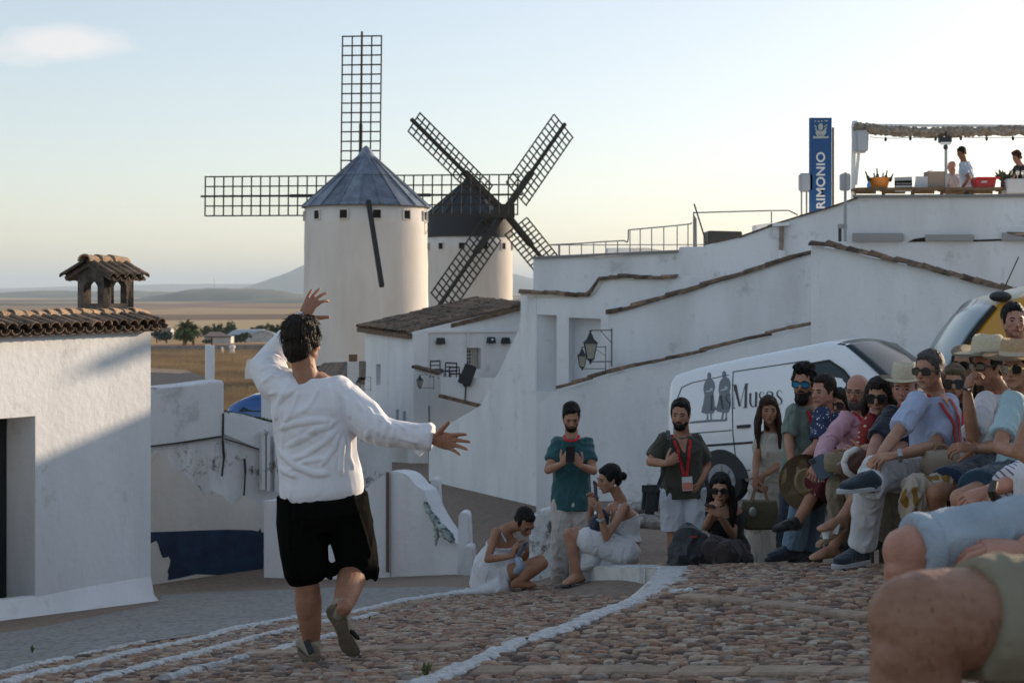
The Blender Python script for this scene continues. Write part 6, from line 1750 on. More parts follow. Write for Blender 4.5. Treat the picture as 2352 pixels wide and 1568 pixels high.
    # ---- espadrilles
    M_esp = mat('beige_canvas', (.33,.28,.21), .9, .5, 300, .15, 20); M_rope = mat('rope_sole', (.22,.17,.115), .95, 1, 160, .25, 30); M_bl = mat('black_strap', (.012,.012,.012), .7)
    m = MB(); foot_geo(m, anL, toeL, 1.04, infl=.010); me = m.vox('shoe', .006, 2); o = link_mesh('espadrille', me, M_esp, root)
    dd = (toeL-anL); dd.z = 0; L = dd.length; dd.normalize(); xx = dd.cross(V((0,0,1))); zb_ = toeL.z-.014
    ring = lambda z, g_: [V((anL.x, anL.y, zb_)) + dd*((L+.09)/2-.06 + ((L+.15)/2+g_)*math.sin(a)) + xx*((.048+g_)*math.cos(a)) + V((0,0,z)) for a in [2*math.pi*i/24 for i in range(24)]]
    MB().loft([ring(-.012, 0), ring(.010, .003), ring(.014, 0)]).build('sole', M_rope, o)
    MB().bar(A(703,1470,-.035), A(716,1500,-.07), .030, .006, up=V((0,-1,0))).build('heel_strap', M_bl, o)
    # lifted shoe, sole towards the camera
    sc = d-.30
    out = [(748,1404),(752,1394),(762,1388),(776,1388),(788,1398),(797,1420),(800,1442),(808,1462),(820,1478),(827,1492),(826,1503),(815,1507),(800,1505),(786,1496),(778,1480),(775,1455),(764,1432),(752,1418)]
    def sp(x, y, o_): return P(x, y, sc + (y-1388)/120*.10 + o_)
    m = MB(); cx0, cy0 = 785, 1448
    rings = []
    for k_, o_ in ((.90, -.004), (1.0, .004), (1.0, .016)): rings.append([sp(cx0+(x-cx0)*k_, cy0+(y-cy0)*k_, o_) for x, y in out])
    m.loft(rings); o2 = m.build('sole', M_rope, root, smooth=True)
    m = MB(); rings = []
    for k_, o_, sx_ in ((.97, .014, 0), (.93, .05, 3), (.72, .085, 8), (.4, .10, 12)): rings.append([sp(cx0+(x-cx0)*k_+sx_, cy0+(y-cy0)*k_-sx_*.5, o_) for x, y in out])
    m.loft(rings); 
    m.tube([anR+V((0,.02,.01)), sp(775,1405,.05)], [.050,.052], 14, dome=True); m.tube([sp(776,1410,.05), sp(800,1470,.06)], [.045,.040], 14, dome=True)
    me = m.vox('shoe', .006, 1); link_mesh('espadrille', me, M_esp, root)
    MB().bar(sp(770,1388,.015), sp(782,1384,.03), .03, .012).build('heel_strap', M_bl, o2)
    m = MB().bar(sp(808,1448,.012), sp(822,1466,.02), .03, .012).build('toe_strap', M_bl, o2)
performer()
# ------------------------------------------------------------------ the audience
CL = lambda n, c, **k: clothm(n, c, **k)
white_c = CL('white_cloth', (.62,.62,.64)); cream_c = CL('cream_cloth', (.50,.46,.42))
# woman squatting in a white dress, phone in both hands
w1_ = person('woman with cropped hair in white dress squatting low and filming with a pale blue phone', (1206,1199,12.3), (1164,1214,12.35), [(1137,1222,12.2),(1176,1226,12.5)],
   el=[(1120,1284,12.05),(1196,1292,12.45)], wr=[(1178,1276,12.0),(1212,1268,12.35)], hp=[(1136,1322,12.3),(1168,1324,12.5)], kn=[(1246,1294,12.1),(1240,1286,12.45)], an=[(1188,1338,12.1),(1196,1336,12.4)], toe=[(1225,1350,12.1),(1230,1348,12.4)],
   yaw=38, pitch=42, roll=8, fyaw=60, sex='f', skin=S_tan, hair=('buzz', H_black), hands=[dict(d=V((.2,0,1)), n=V((.6,.3,0)), curl=55), dict(d=V((-.1,0,1)), n=V((-.6,.2,0)), curl=55)],
   top=dict(mat=white_c, sleeve='none', neck=.80, straps=True, loose=.008, straight=0, fold=.005, name='dress_top'), bottom=dict(mat=white_c, kind='skirt', len=.22, name='dress_skirt', waist=.5, loose=.03, fold=.006, extra=[([(1138,1290,12.35),(1134,1330,12.4),(1150,1345,12.4)], [.19,.22,.15]), ([(1150,1346,12.2),(1110,1356,12.2),(1066,1361,12.2)], [.10,.035,.02])]), shoes=None)
def phone(o0, H, w, h, label, matn, cam=True):
    m = MB().box(o0, (w, .009, h), rot=H); o = m.build('phone', matn, bevel=.004); tag(o, label, 'phone')
    if cam: MB().box(o0+H @ V((w*.28, .006, h*.36)), (w*.35, .004, h*.2), rot=H).build('camera_bump', M_black, o)
    return o
phone(P(1199,1262,11.96), headrot(60,30), .085, .165, 'pale blue phone held by the squatting woman in the white dress', mat('pale_blue_case', (.16,.24,.34), .35))
b = MB().tube([P(1190,1283,11.95), P(1197,1300,11.93), P(1186,1312,11.95)], [.03,.04,.03], 10, dome=True)
o = b.build('keyring_pouch', mat('clear_blue_pouch', (.25,.32,.42), .3), smooth=True); tag(o, 'small shiny blue pouch dangling under the pale blue phone', 'pouch')

teal = CL('teal_polo_cloth', (.018,.085,.095))
p2_ = person('bearded man in teal polo and cream trousers standing and looking down at his phone', (1312,958,12.9), (1313,1006,12.95), [(1276,1018,12.95),(1352,1018,12.95)],
   el=[(1259,1079,12.8),(1363,1081,12.8)], wr=[(1291,1065,12.62),(1335,1070,12.62)], hp=[(1292,1150,12.95),(1332,1150,12.95)], kn=[(1288,1240,12.9),(1334,1240,12.95)], an=[(1284,1334,12.95),(1330,1334,12.95)], toe=[(1276,1352,12.7),(1334,1352,12.7)],
   yaw=2, pitch=26, sex='m', skin=S_mid, hair=('short', H_black), beard=True, hands=[dict(d=V((.55,0,.75)), n=V((.3,.9,.2)), curl=48, thumb=1), dict(d=V((-.55,0,.75)), n=V((-.3,.9,.2)), curl=48, thumb=-1)],
   top=dict(mat=teal, sleeve='short', loose=.016, slen=.66, collar=True, hem=-.14, collarmat=CL('pale_blue_collar', (.25,.30,.36))), bottom=dict(mat=cream_c, flare=.085, loose=.02), shoes=dict(mat=CL('tan_shoe', (.2,.15,.1))), lanyard=None)
MB().tube([P(1296,1000,12.85), P(1300,1010,12.8), P(1312,1013,12.78), P(1325,1010,12.8), P(1330,1000,12.85)], [.012]*5, 8).build('lanyard', M_red, p2_['root'])
phone(P(1310,1043,12.55), headrot(0,20), .078, .155, 'dark phone held in both hands by the man in teal', mat('black_phone', (.02,.02,.022), .3))

p3_ = person('woman with dark bun in white top and skirt sitting on the kerb and photographing', (1398,1101,12.0), (1425,1146,12.05), [(1437,1166,11.85),(1408,1166,12.25)],
   el=[(1392,1234,11.75),(1356,1204,12.1)], wr=[(1378,1174,11.7),(1358,1160,11.95)], hp=[(1444,1268,11.9),(1430,1268,12.15)], kn=[(1308,1226,11.9),(1322,1222,12.2)], an=[(1330,1328,11.9),(1318,1332,12.15)], toe=[(1296,1345,11.8),(1302,1345,12.05)],
   yaw=-68, pitch=10, fyaw=-72, sex='f', skin=S_mid, hair=('bun', H_black), hands=[dict(d=V((-.25,0,1)), n=V((-.5,.3,0)), curl=42), dict(d=V((.1,0,1)), n=V((-.3,-.6,0)), curl=50)], slump=.04,
   top=dict(mat=white_c, sleeve='none', neck=.80, hem=.25, loose=.007, straight=0, fold=.004, straps=True), bottom=dict(mat=white_c, kind='skirt', len=.72, waist=.12, loose=.03, fold=.006, extra=[([(1372,1242,12.0),(1352,1285,11.95),(1330,1306,11.9)], [.14,.10,.03]), ([(1440,1275,12.0),(1390,1290,12.0),(1350,1300,12.0)], [.13,.10,.06]), ([(1345,1285,12.05),(1338,1330,12.05)], [.06,.09])]))
phone(P(1368,1127,11.72), headrot(-75,5) @ Matrix.Rotation(R(-8),3,'Y'), .08, .165, 'dark purple phone raised by the woman with the bun', mat('purple_phone', (.06,.03,.05), .25))
for k in (0, 1):
    a_ = [(1330,1328,11.9),(1318,1332,12.15)][k]; m = MB(); an_ = P(*a_)
    m.tube([an_+V((-.02,-.045,-.03)), an_+V((.05,0,-.01)), an_+V((-.02,.045,-.03))], [.006]*3, 6); m.bar(an_+V((.05,0,-.062)), an_+V((-.16,-.02,-.062)), .085, .012); m.tube([an_+V((-.08,-.04,-.05)), an_+V((-.08,0,-.015)), an_+V((-.08,.04,-.05))], [.007]*3, 6)
    m.build('sandal', M_black, p3_['root'])
MB().ell(P(1413,1115,11.88), (.009,.009,.012)).build('earring', mat('pearl', (.7,.68,.62), .2), p3_['root'], smooth=True)
MB().tube([P(1371,1192,11.66), P(1379,1197,11.64), P(1387,1192,11.68)], [.012]*3, 8).build('wristwatch', M_grey, p3_['root'])
m = MB().ell(P(1370,1215,11.95), (.085,.10,.12)).ell(P(1362,1228,11.95), (.10,.10,.07)).ell(P(1383,1190,12.02), (.05,.08,.08)); me = m.vox('folded_jacket', .01, 2); folds(me, .02, (12,12,12), 3)
o = link_mesh('folded_jacket', me, CL('navy_cloth', (.012,.022,.045))); tag(o, 'navy jacket bundled on the lap of the woman with the bun', 'jacket')

olive = CL('olive_linen', (.050,.050,.034))
p4_ = person('man in olive linen shirt and white shorts with black shoulder bag and red lanyard', (1563,952,11.7), (1568,1000,11.8), [(1521,1012,11.75),(1602,1012,11.8)],
   el=[(1494,1060,11.7),(1624,1068,11.85)], wr=[(1530,1064,11.5),(1607,1108,11.7)], hp=[(1545,1122,11.8),(1592,1122,11.8)], kn=[(1547,1218,11.8),(1596,1216,11.8)], an=[(1545,1330,11.9),(1590,1330,11.9)], toe=[(1535,1350,11.7),(1590,1350,11.7)],
   yaw=-16, pitch=6, fyaw=-8, skin=S_mid, hair=('short', H_black), beard=True, hands=[dict(d=V((.7,0,.4)), n=V((0,1,0)), curl=70, thumb=1), dict(d=V((-.3,0,-.7)), n=V((-.5,.5,0)), curl=40, thumb=-1)],
   top=dict(mat=olive, loose=.032, slen=.80, hem=-.17, collar=True, vneck=.26), bottom=dict(mat=CL('white_shorts_cloth', (.58,.60,.66)), kind='shorts', len=1.0, loose=.022), shoes=dict(mat=white_c), lanyard=.30)
bagm = CL('black_nylon', (.012,.014,.018), rough=.6)
m = MB().box(P(1494,1146,11.55), (.135,.14,.235), rot=Matrix.Rotation(R(6),3,'Y')); sb_ = m.build('shoulder_bag', bagm, bevel=.03, smooth=False); tag(sb_, 'black shoulder bag hanging at the hip of the man in olive shirt', 'bag')
st_ = MB()
pp = [P(1534,988,11.75), P(1538,1010,11.6), P(1536,1040,11.58), P(1524,1085,11.62), P(1510,1120,11.6), P(1500,1130,11.6)]
for a, b in zip(pp, pp[1:]): st_.bar(a, b, .032, .004, up=(0,-1,0))
st_.build('strap', bagm, sb_)
MB().box(P(1494,1122,11.47), (.14,.01,.06)).build('flap', bagm, sb_)

blk = CL('black_cloth', (.010,.009,.009))
p5_ = person('woman with long dark hair and sunglasses in black top sitting low holding a phone', (1655,1124,11.1), (1659,1158,11.2), [(1636,1172,11.15),(1690,1174,11.2)],
   el=[(1622,1210,11.0),(1684,1230,11.05)], wr=[(1634,1180,10.85),(1652,1182,10.82)], hp=[(1660,1268,11.2),(1690,1268,11.2)], kn=[(1634,1262,10.8),(1660,1275,10.75)], an=[(1640,1300,11.0),(1680,1302,11.0)],
   yaw=-14, pitch=4, sex='f', skin=S_mid, hair=('long', H_black), glass='wayfarer', hands=[dict(d=V((.3,0,.8)), n=V((.6,.4,0)), curl=55), dict(d=V((-.6,0,.5)), n=V((-.3,.8,0)), curl=50, thumb=-1)],
   top=dict(mat=blk, sleeve='none', loose=.008, hem=.08, neck=.98, straight=0, fold=.004), bottom=dict(mat=CL('brown_skirt_cloth', (.035,.022,.022)), kind='skirt', len=.95, loose=.03, extra=[([(1660,1268,11.2),(1650,1290,11.0),(1700,1292,11.0)], [.15,.14,.13])]))
phone(P(1632,1163,10.78), headrot(-20,70), .075, .15, 'black phone held flat by the seated woman with sunglasses', MATS['black_phone'])
m = MB(); m.ell(P(1584,1270,10.9), (.17,.14,.12)).ell(P(1582,1240,10.92), (.12,.11,.12)).ell(P(1576,1218,10.95), (.07,.07,.05)).ell(P(1610,1262,10.9), (.09,.12,.14)).ell(P(1560,1288,10.9), (.09,.12,.06)); m.tube([P(1566,1212,10.9), P(1580,1206,10.9), P(1596,1216,10.9)], [.012]*3, 8)
me = m.vox('backpack', .009, 2); folds(me, .028, (9,9,9), 6, warp=1.5); bp_ = link_mesh('backpack', me, bagm); tag(bp_, 'slumped black backpack on the ground beside the seated woman with sunglasses', 'backpack')
MB().box(P(1593,1232,10.76), (.05,.004,.008)).build('red_tag', M_red, bp_)

beige = CL('beige_satin', (.47,.42,.36), rough=.6)
p6_ = person('young woman with long dark hair in beige sleeveless top and long skirt, standing', (1766,943,11.6), (1772,984,11.7), [(1752,1000,11.65),(1796,1004,11.7)],
   el=[(1737,1052,11.6),(1795,1064,11.65)], wr=[(1735,1096,11.35),(1752,1092,11.35)], hp=[(1750,1118,11.7),(1790,1118,11.7)], kn=[(1745,1212,11.65),(1778,1212,11.7)], an=[(1742,1310,11.7),(1772,1310,11.7)], toe=[(1732,1328,11.5),(1768,1328,11.5)],
   yaw=-4, pitch=2, fyaw=-12, sex='f', skin=S_tan, hair=('long', H_auburn), s=.98, hs=.93, hands=[dict(d=V((0,-.1,-1)), n=V((.5,.3,0)), curl=40), dict(d=V((-.5,0,-.8)), n=V((.2,.9,0)), curl=40, thumb=-1)],
   top=dict(mat=beige, sleeve='none', loose=.014, hem=.10, neck=1.0, fold=.009), bottom=dict(mat=beige, kind='skirt', len=1.0, waist=.3, loose=.025, extra=[([(1764,1205,11.7),(1752,1300,11.7)], [.15,.19]), ([(1775,1215,11.72),(1778,1300,11.75)], [.14,.16])]))
def tote(c, w, h, dpt, label, matn, hnd, rot=None):
    r_ = rot or Matrix.Identity(3); m = MB(); rings = []
    for t, k_ in ((0,.80),(.15,.95),(.6,1.0),(1,.90)): rings.append([c + r_ @ V((w/2*k_*abs(math.cos(a))**.6*math.copysign(1,math.cos(a)), dpt/2*k_*abs(math.sin(a))**.6*math.copysign(1,math.sin(a)), (t-.5)*h)) for a in [2*math.pi*i/20 for i in range(20)]])
    m.loft(rings); o = m.build('handbag', matn, smooth=True); tag(o, label, 'bag')
    for sg in (-1, 1): MB().tube([c + r_ @ V((-w*.22, sg*dpt*.3, h*.45)), c + r_ @ V((-w*.12, sg*dpt*.2, h*.45+hnd*.8)), c + r_ @ V((w*.12, sg*dpt*.2, h*.45+hnd*.8)), c + r_ @ V((w*.22, sg*dpt*.3, h*.45))], [.007]*4, 8).build('handle', mat('tan_leather', (.25,.15,.08), .6), o)
    return o
M_strawbag = mat('woven_straw', (.23,.19,.11), .9, 1, 120, .45, 60, stretch=(1,1,3))
hb_ = tote(P(1745,1182,11.25), .30, .22, .14, 'woven straw handbag with coin-shaped charm held by the woman in beige', M_strawbag, .14)
MB().ell(P(1729,1175,11.12), (.032,.008,.04)).build('charm', mat('silver_charm', (.45,.47,.42), .35, metal=.6, var=.4, vscale=90), hb_, smooth=True)

sage = CL('sage_cloth', (.15,.195,.165)); dkden = CL('dark_denim', (.012,.018,.030))
p7_ = person('bearded curly haired man in sage green shirt with blue mirrored sunglasses', (1846,880,11.0), (1852,932,11.1), [(1820,948,11.0),(1884,946,11.15)],
   el=[(1812,1008,10.95),(1893,1010,11.1)], wr=[(1818,1060,10.8),(1880,1062,10.8)], hp=[(1828,1092,11.1),(1872,1092,11.1)], kn=[(1812,1180,10.9),(1850,1180,10.9)], an=[(1806,1262,11.0),(1842,1262,11.0)], toe=[(1780,1280,10.9),(1816,1280,10.9)],
   yaw=-28, pitch=4, fyaw=-28, skin=S_mid, s=1.04, hs=1.07, hair=('curly', H_black), beard='full', glass='blue', top=dict(mat=sage, loose=.03, slen=.85, hem=-.2, collar=True, vneck=.15), bottom=dict(mat=dkden, loose=.02), shoes=dict(mat=blk), lanyard=.55, belly=.04)

def pattern(name, base, fg, scale, thr, stretch=(1,1,1)):
    m = bpy.data.materials.new(name); m.use_nodes = True; N, Lk, b = nodes_of(m); b.inputs['Roughness'].default_value = .85
    geo = N.new('ShaderNodeNewGeometry'); mp = N.new('ShaderNodeMapping'); mp.inputs['Scale'].default_value = stretch; Lk.new(geo.outputs['Position'], mp.inputs[0])
    v = N.new('ShaderNodeTexVoronoi'); v.inputs['Scale'].default_value = scale; Lk.new(mp.outputs[0], v.inputs['Vector'])
    nz = N.new('ShaderNodeTexNoise'); nz.inputs['Scale'].default_value = scale*1.2; Lk.new(mp.outputs[0], nz.inputs['Vector'])
    a = N.new('ShaderNodeMath'); a.operation = 'MULTIPLY'; a.inputs[1].default_value = .5; Lk.new(nz.outputs['Fac'], a.inputs[0])
    s_ = N.new('ShaderNodeMath'); s_.operation = 'ADD'; Lk.new(v.outputs['Distance'], s_.inputs[0]); Lk.new(a.outputs[0], s_.inputs[1])
    l = N.new('ShaderNodeMath'); l.operation = 'LESS_THAN'; l.inputs[1].default_value = thr; Lk.new(s_.outputs[0], l.inputs[0])
    x = N.new('ShaderNodeMixRGB'); Lk.new(l.outputs[0], x.inputs[0]); x.inputs[1].default_value = base+(1,); x.inputs[2].default_value = fg+(1,); Lk.new(x.outputs[0], b.inputs['Base Color'])
    return m
navyfl = pattern('navy_floral_cloth', (.018,.032,.085), (.50,.52,.56), 34, .46); redfl = pattern('red_floral_cloth', (.21,.018,.016), (.52,.42,.34), 26, .50)
ikat = pattern('ikat_skirt_cloth', (.10,.012,.02), (.50,.42,.40), 28, .46, (1.6,1.6,.5)); jeans = CL('light_blue_jeans', (.13,.20,.27))
p8_ = person('dark haired man in navy floral shirt and pale jeans leaning forward over a straw hat', (1890,899,10.7), (1903,944,10.75), [(1886,954,10.6),(1934,962,10.9)],
   el=[(1878,1022,10.5),(1940,1030,10.9)], wr=[(1832,1066,10.35),(1900,1062,10.5)], hp=[(1926,1098,10.7),(1950,1098,10.85)], kn=[(1848,1112,10.4),(1878,1120,10.6)], an=[(1822,1262,10.45),(1856,1268,10.6)], toe=[(1772,1282,10.35),(1820,1290,10.45)],
   yaw=-52, pitch=6, fyaw=-50, skin=S_pink, hair=('back', H_brown), slump=.05, top=dict(mat=navyfl, loose=.024, slen=.85, hem=-.12, collar=True), bottom=dict(mat=jeans, flare=.085, loose=.02, len=.97), shoes=dict(mat=CL('blue_suede', (.018,.028,.045)), sole=M_black), hands=[dict(d=V((-.9,0,-.3)), n=V((0,.4,-1)), curl=45), dict(d=V((-.9,0,-.3)), n=V((0,.4,-1)), curl=40)], lanyard=.5, badge=False)
HM = Matrix.Rotation(R(-20),3,'Z') @ Matrix.Rotation(R(74),3,'X') @ Matrix.Rotation(R(10),3,'Y')
o = hat(P(1850,1108,10.15) - (HM @ V((0,-.012,.055))), HM, 1.0, 'wide', None, mat('tan_straw', (.40,.28,.15), .9, 1, 200, .25, 70), mat('dark_band', (.03,.02,.015), .8)); tag(o, 'tan straw hat with dark band held upright before the man in navy floral', 'hat')

p9_ = person('small dark haired woman with sunglasses half hidden behind the man in pink', (1926,928,10.75), (1934,962,10.8), [(1914,976,10.75),(1958,978,10.85)],
   el=[(1908,1030,10.6),(1962,1034,10.7)], wr=[(1900,1070,10.4),(1935,1075,10.4)], hp=[(1940,1092,10.6),(1965,1092,10.7)], kn=[(1880,1112,10.1),(1912,1122,10.15)], an=[(1826,1208,10.0),(1940,1230,10.2)], toe=[(1782,1222,9.9),(1895,1250,10.1)],
   yaw=-30, pitch=4, fyaw=-35, sex='f', s=.92, skin=S_mid, hair=('bob', H_brown), glass='round', top=dict(mat=blk, sleeve='none', loose=.01), bottom=dict(mat=ikat, kind='skirt', len=1.02, loose=.035, name='skirt', fs=(9,9,9)), shoes=dict(mat=blk))
pinkc = CL('pink_shirt_cloth', (.55,.30,.36))
p10_ = person('balding bearded man with glasses in pink long sleeved shirt and red lanyard', (1969,899,10.1), (1978,947,10.2), [(1941,964,10.1),(2004,962,10.25)],
   el=[(1901,1016,9.95),(2002,1030,10.0)], wr=[(1882,1062,9.7),(1922,1062,9.65)], hp=[(1958,1096,10.2),(1996,1096,10.2)], kn=[(1925,1118,9.65),(1950,1128,9.8)], an=[(1935,1240,9.9),(1968,1240,9.9)], toe=[(1905,1262,9.8),(1940,1262,9.8)],
   yaw=-32, pitch=6, fyaw=-34, s=1.02, skin=S_pink, hair=('bald', H_grey), beard=True, glass='clear', slump=.04, belly=.06, top=dict(mat=pinkc, sleeve='long', cuff=.88, loose=.028, hem=-.1, collar=True, vneck=.16), bottom=dict(mat=CL('khaki_cloth', (.22,.18,.12)), loose=.02), shoes=dict(mat=blk), lanyard=.50, hands=[dict(d=V((-.5,0,-.8)), n=V((.5,.5,0)), curl=40), dict(d=V((-.9,0,-.1)), n=V((0,.5,-.8)), curl=45)])
phone(P(1886,1073,9.6), headrot(-20,0) @ Matrix.Rotation(R(28),3,'Y'), .11, .16, 'grey blue phone case hanging in the hand of the man in pink', mat('slate_case', (.07,.10,.14), .5))
o = tote(P(1930,1062,9.55)+V((0,0,.0)), .22, .13, .12, 'beige cloth bag on the lap between the man in pink and the woman in red', mat('beige_canvas_bag', (.30,.24,.16), .9, .5, 100, .3, 12), .03)

p11_ = person('woman with shoulder length hair and sunglasses in red floral blouse with arms folded', (2018,912,9.7), (2024,952,9.8), [(1996,970,9.7),(2046,972,9.85)],
   el=[(1974,1036,9.6),(2040,1044,9.6)], wr=[(1996,1026,9.4),(1984,1040,9.38)], hp=[(2010,1110,9.7),(2045,1110,9.8)], kn=[(1985,1126,9.3),(1966,1140,9.4)], an=[(1930,1196,9.2),(1912,1262,9.4)], toe=[(1884,1222,9.1),(1866,1288,9.3)],
   yaw=-24, pitch=4, fyaw=-24, sex='f', s=1.0, hs=1.05, skin=S_mid, hair=('bob', H_brown), glass='round', top=dict(mat=redfl, loose=.022, slen=.98, hem=-.1, neck=1.0), bottom=dict(mat=CL('sand_cloth', (.32,.28,.22)), kind='shorts', len=.9, loose=.03), hands=[dict(d=V((.8,0,-.2)), n=V((0,.6,-.3)), curl=40), dict(d=V((-.9,0,.1)), n=V((0,.8,0)), curl=45, thumb=-1)])
sm = mat('white_leather', (.62,.60,.57), .5); an_ = P(1930,1196,9.2); tq = P(1884,1222,9.1); dq = (tq-an_)
m = MB().loft([[an_+dq*t+V((0,y,-.058+dz)) for y, dz in ((-w_,0),(w_,0),(w_,-.022),(-w_,-.022))] for t, w_ in ((-.35,.03),(.1,.038),(.7,.05),(1.05,.045),(1.2,.02))]); so = m.build('sandal', mat('tan_sole', (.30,.20,.13), .8), p11_['root'])
for t in (.35, .8): MB().tube([an_+dq*t+V((0,-.05,-.05)), an_+dq*t+V((.02*(t<.5),-.02,.012-.02*t)), an_+dq*t+V((0,.05,-.05))], [.018,.020,.018], 8, flat=.4).build('sandal_strap', sm, so)
o = tote(P(1966,1070,9.2), .22, .15, .10, 'brown and white leather shoulder bag on the lap of the woman in red blouse', mat('brown_leather', (.10,.035,.022), .5), .05, rot=Matrix.Rotation(R(-35),3,'Y'))
MB().tube([P(1938,1062,9.12), P(1946,1042,9.12), P(1966,1030,9.14)], [.02,.022,.018], 8, dome=True).tube([P(1938,1062,9.12), P(1944,1082,9.12), P(1962,1096,9.14)], [.02,.022,.018], 8, dome=True).build('white_trim', sm, o, smooth=True)

navy = CL('navy_polo_cloth', (.010,.014,.030)); pant_w = CL('white_trousers_cloth', (.56,.56,.58))
p12_ = person('older man in pale fedora and navy polo with red lanyard seated beside woman in red', (2078,892,9.5), (2086,938,9.6), [(2046,952,9.5),(2112,950,9.65)],
   el=[(2012,1014,9.3),(2080,1020,9.5)], wr=[(1994,1068,9.0),(2016,1060,9.1)], hp=[(2062,1098,9.6),(2100,1098,9.6)], kn=[(2004,1112,9.1),(2040,1118,9.2)], an=[(2030,1240,9.4),(2066,1240,9.4)], toe=[(2000,1262,9.3),(2036,1262,9.3)],
   yaw=-26, pitch=4, fyaw=-30, s=1.02, skin=S_pink, hair=('bald', H_grey), hatk=('fedora',), belly=.04, top=dict(mat=navy, loose=.024, slen=.9, hem=-.1, collar=True), bottom=dict(mat=CL('sand_chino', (.28,.24,.18)), loose=.02), shoes=dict(mat=blk), lanyard=.5, badge=False)
ltblue = pattern('pale_checked_cloth', (.36,.42,.58), (.44,.48,.60), 40, .5)
p13_ = person('grey haired man in sunglasses, pale blue shirt and white trousers, legs crossed', (2132,852,9.05), (2146,902,9.15), [(2102,924,8.95),(2182,928,9.25)],
   el=[(2060,996,8.75),(2148,1024,8.85)], wr=[(2022,1046,8.5),(2058,1046,8.45)], hp=[(2122,1094,9.05),(2166,1094,9.2)], kn=[(2004,1082,8.55),(2010,1090,8.75)], an=[(1978,1268,8.72),(2000,1118,8.35)], toe=[(1926,1296,8.6),(1940,1124,8.25)],
   yaw=-46, pitch=2, fyaw=-40, s=1.06, hs=1.03, skin=S_mid, hair=('back', H_grey), glass='wayfarer', slump=.04, belly=.03, top=dict(mat=ltblue, loose=.026, slen=.85, hem=-.08, collar=True, vneck=.12), bottom=dict(mat=pant_w, loose=.026, len=.93, fold=.013, flare=.082, extra=[([(2010,1090,8.75),(2040,1100,8.7),(2004,1112,8.42)], [.08,.075,.06])]), shoes=dict(mat=CL('navy_suede', (.014,.028,.045)), sole=mat('white_rubber', (.45,.46,.48), .6)), lanyard=.42,
   hands=[dict(d=V((-.6,0,-.5)), n=V((.3,.4,-.9)), curl=35), dict(d=V((-1,0,-.1)), n=V((0,.4,-.9)), curl=45, thumb=-1)])
MB().tube([P(2066,1034,8.46), P(2068,1046,8.40), P(2068,1058,8.46)], [.014]*3, 8).build('wristwatch', M_grey, p13_['root'])
p14_ = person('blonde woman with sunglasses glimpsed behind the man in pale blue shirt', (2192,880,9.7), (2198,922,9.8), [(2176,938,9.75),(2226,940,9.85)], el=[(2184,1010,9.6),(2232,1010,9.6)], wr=[(2150,1060,9.0),(2190,1060,9.2)], hp=[(2196,1090,9.8),(2226,1090,9.8)], kn=[(2130,1120,9.2),(2160,1130,9.3)], an=[(2120,1230,9.4),(2150,1230,9.4)],
   yaw=-20, fyaw=-30, sex='f', skin=S_mid, hair=('bob', H_blond), glass='round', top=dict(mat=blk, sleeve='none', loose=.012), bottom=dict(mat=blk, loose=.02), lanyard=.25)
o = tote(P(2160,1062,8.7), .24, .15, .13, 'beige handbag with tortoiseshell frame on the lap behind the man in white trousers', mat('beige_leather', (.36,.29,.22), .6), .05)
m = MB(); m.ell(P(2112,1120,8.3), (.10,.09,.07)).ell(P(2092,1150,8.25), (.06,.07,.14)).ell(P(2114,1160,8.28), (.055,.07,.12)).ell(P(2132,1130,8.3), (.05,.07,.10)).ell(P(2150,1108,8.3), (.10,.07,.04))
me = m.vox('scarf', .008, 2); folds(me, .03, (16,16,5), 4, warp=1.2); o = link_mesh('scarf', me, pattern('leopard_silk', (.36,.30,.24), (.20,.10,.012), 14, .62, (1,1,.4))); tag(o, 'mustard and cream silk scarf hanging from a lap beside the white trousers', 'scarf')

p15_ = person('woman with large round sunglasses peering from behind the man in the cowboy hat', (2214,838,9.9), (2222,880,10), [(2200,896,9.9),(2248,898,10)], el=[(2196,960,9.8),(2252,960,9.8)], wr=[(2190,1020,9.5),(2230,1020,9.5)], hp=[(2210,1060,10),(2245,1060,10)], kn=[(2180,1090,9.6),(2210,1090,9.6)], an=[(2180,1200,9.8),(2210,1200,9.8)],
   yaw=-38, fyaw=-30, sex='f', s=.98, skin=S_tan, hair=('long', H_auburn), glass='round', top=dict(mat=blk, sleeve='none', loose=.012), bottom=dict(mat=blk))
whshirt = CL('white_linen', (.60,.60,.64))
p16_ = person('man in pale cowboy hat and sunglasses, white shirt, hand raised to his mouth', (2266,842,8.75), (2290,894,8.85), [(2262,922,8.6),(2322,918,9.05)],
   el=[(2234,1002,8.35),(2296,1024,8.75)], wr=[(2222,902,8.3),(2236,1030,8.3)], hp=[(2284,1082,8.8),(2326,1082,8.9)], kn=[(2150,1134,8.2),(2190,1140,8.45)], an=[(2160,1296,8.4),(2200,1300,8.6)], toe=[(2120,1318,8.3),(2160,1320,8.5)],
   yaw=-62, pitch=0, fyaw=-52, s=1.06, skin=S_tan, hair=('short', H_black), glass='wayfarer', hatk=('cowboy', mat('pale_straw', (.74,.65,.48)), mat('cream_band', (.48,.42,.33))), slump=.03,
   top=dict(mat=whshirt, loose=.03, slen=.9, hem=-.1, collar=True, vneck=.16), bottom=dict(mat=CL('navy_shorts_cloth', (.008,.022,.055)), kind='shorts', len=.80, loose=.035), shoes=dict(mat=blk), lanyard=.4, badge=False,
   hands=[dict(d=V((.25,.1,1)), n=V((.8,.2,.1)), curl=50, thumb=1), dict(d=V((-.9,0,.1)), n=V((0,.5,-.8)), curl=45)])
MB().tube([P(2214,892,8.28), P(2222,895,8.24), P(2231,890,8.28)], [.010]*3, 8).build('wristband', M_black, p16_['root'])
aqua = CL('aqua_cloth', (.36,.50,.54))
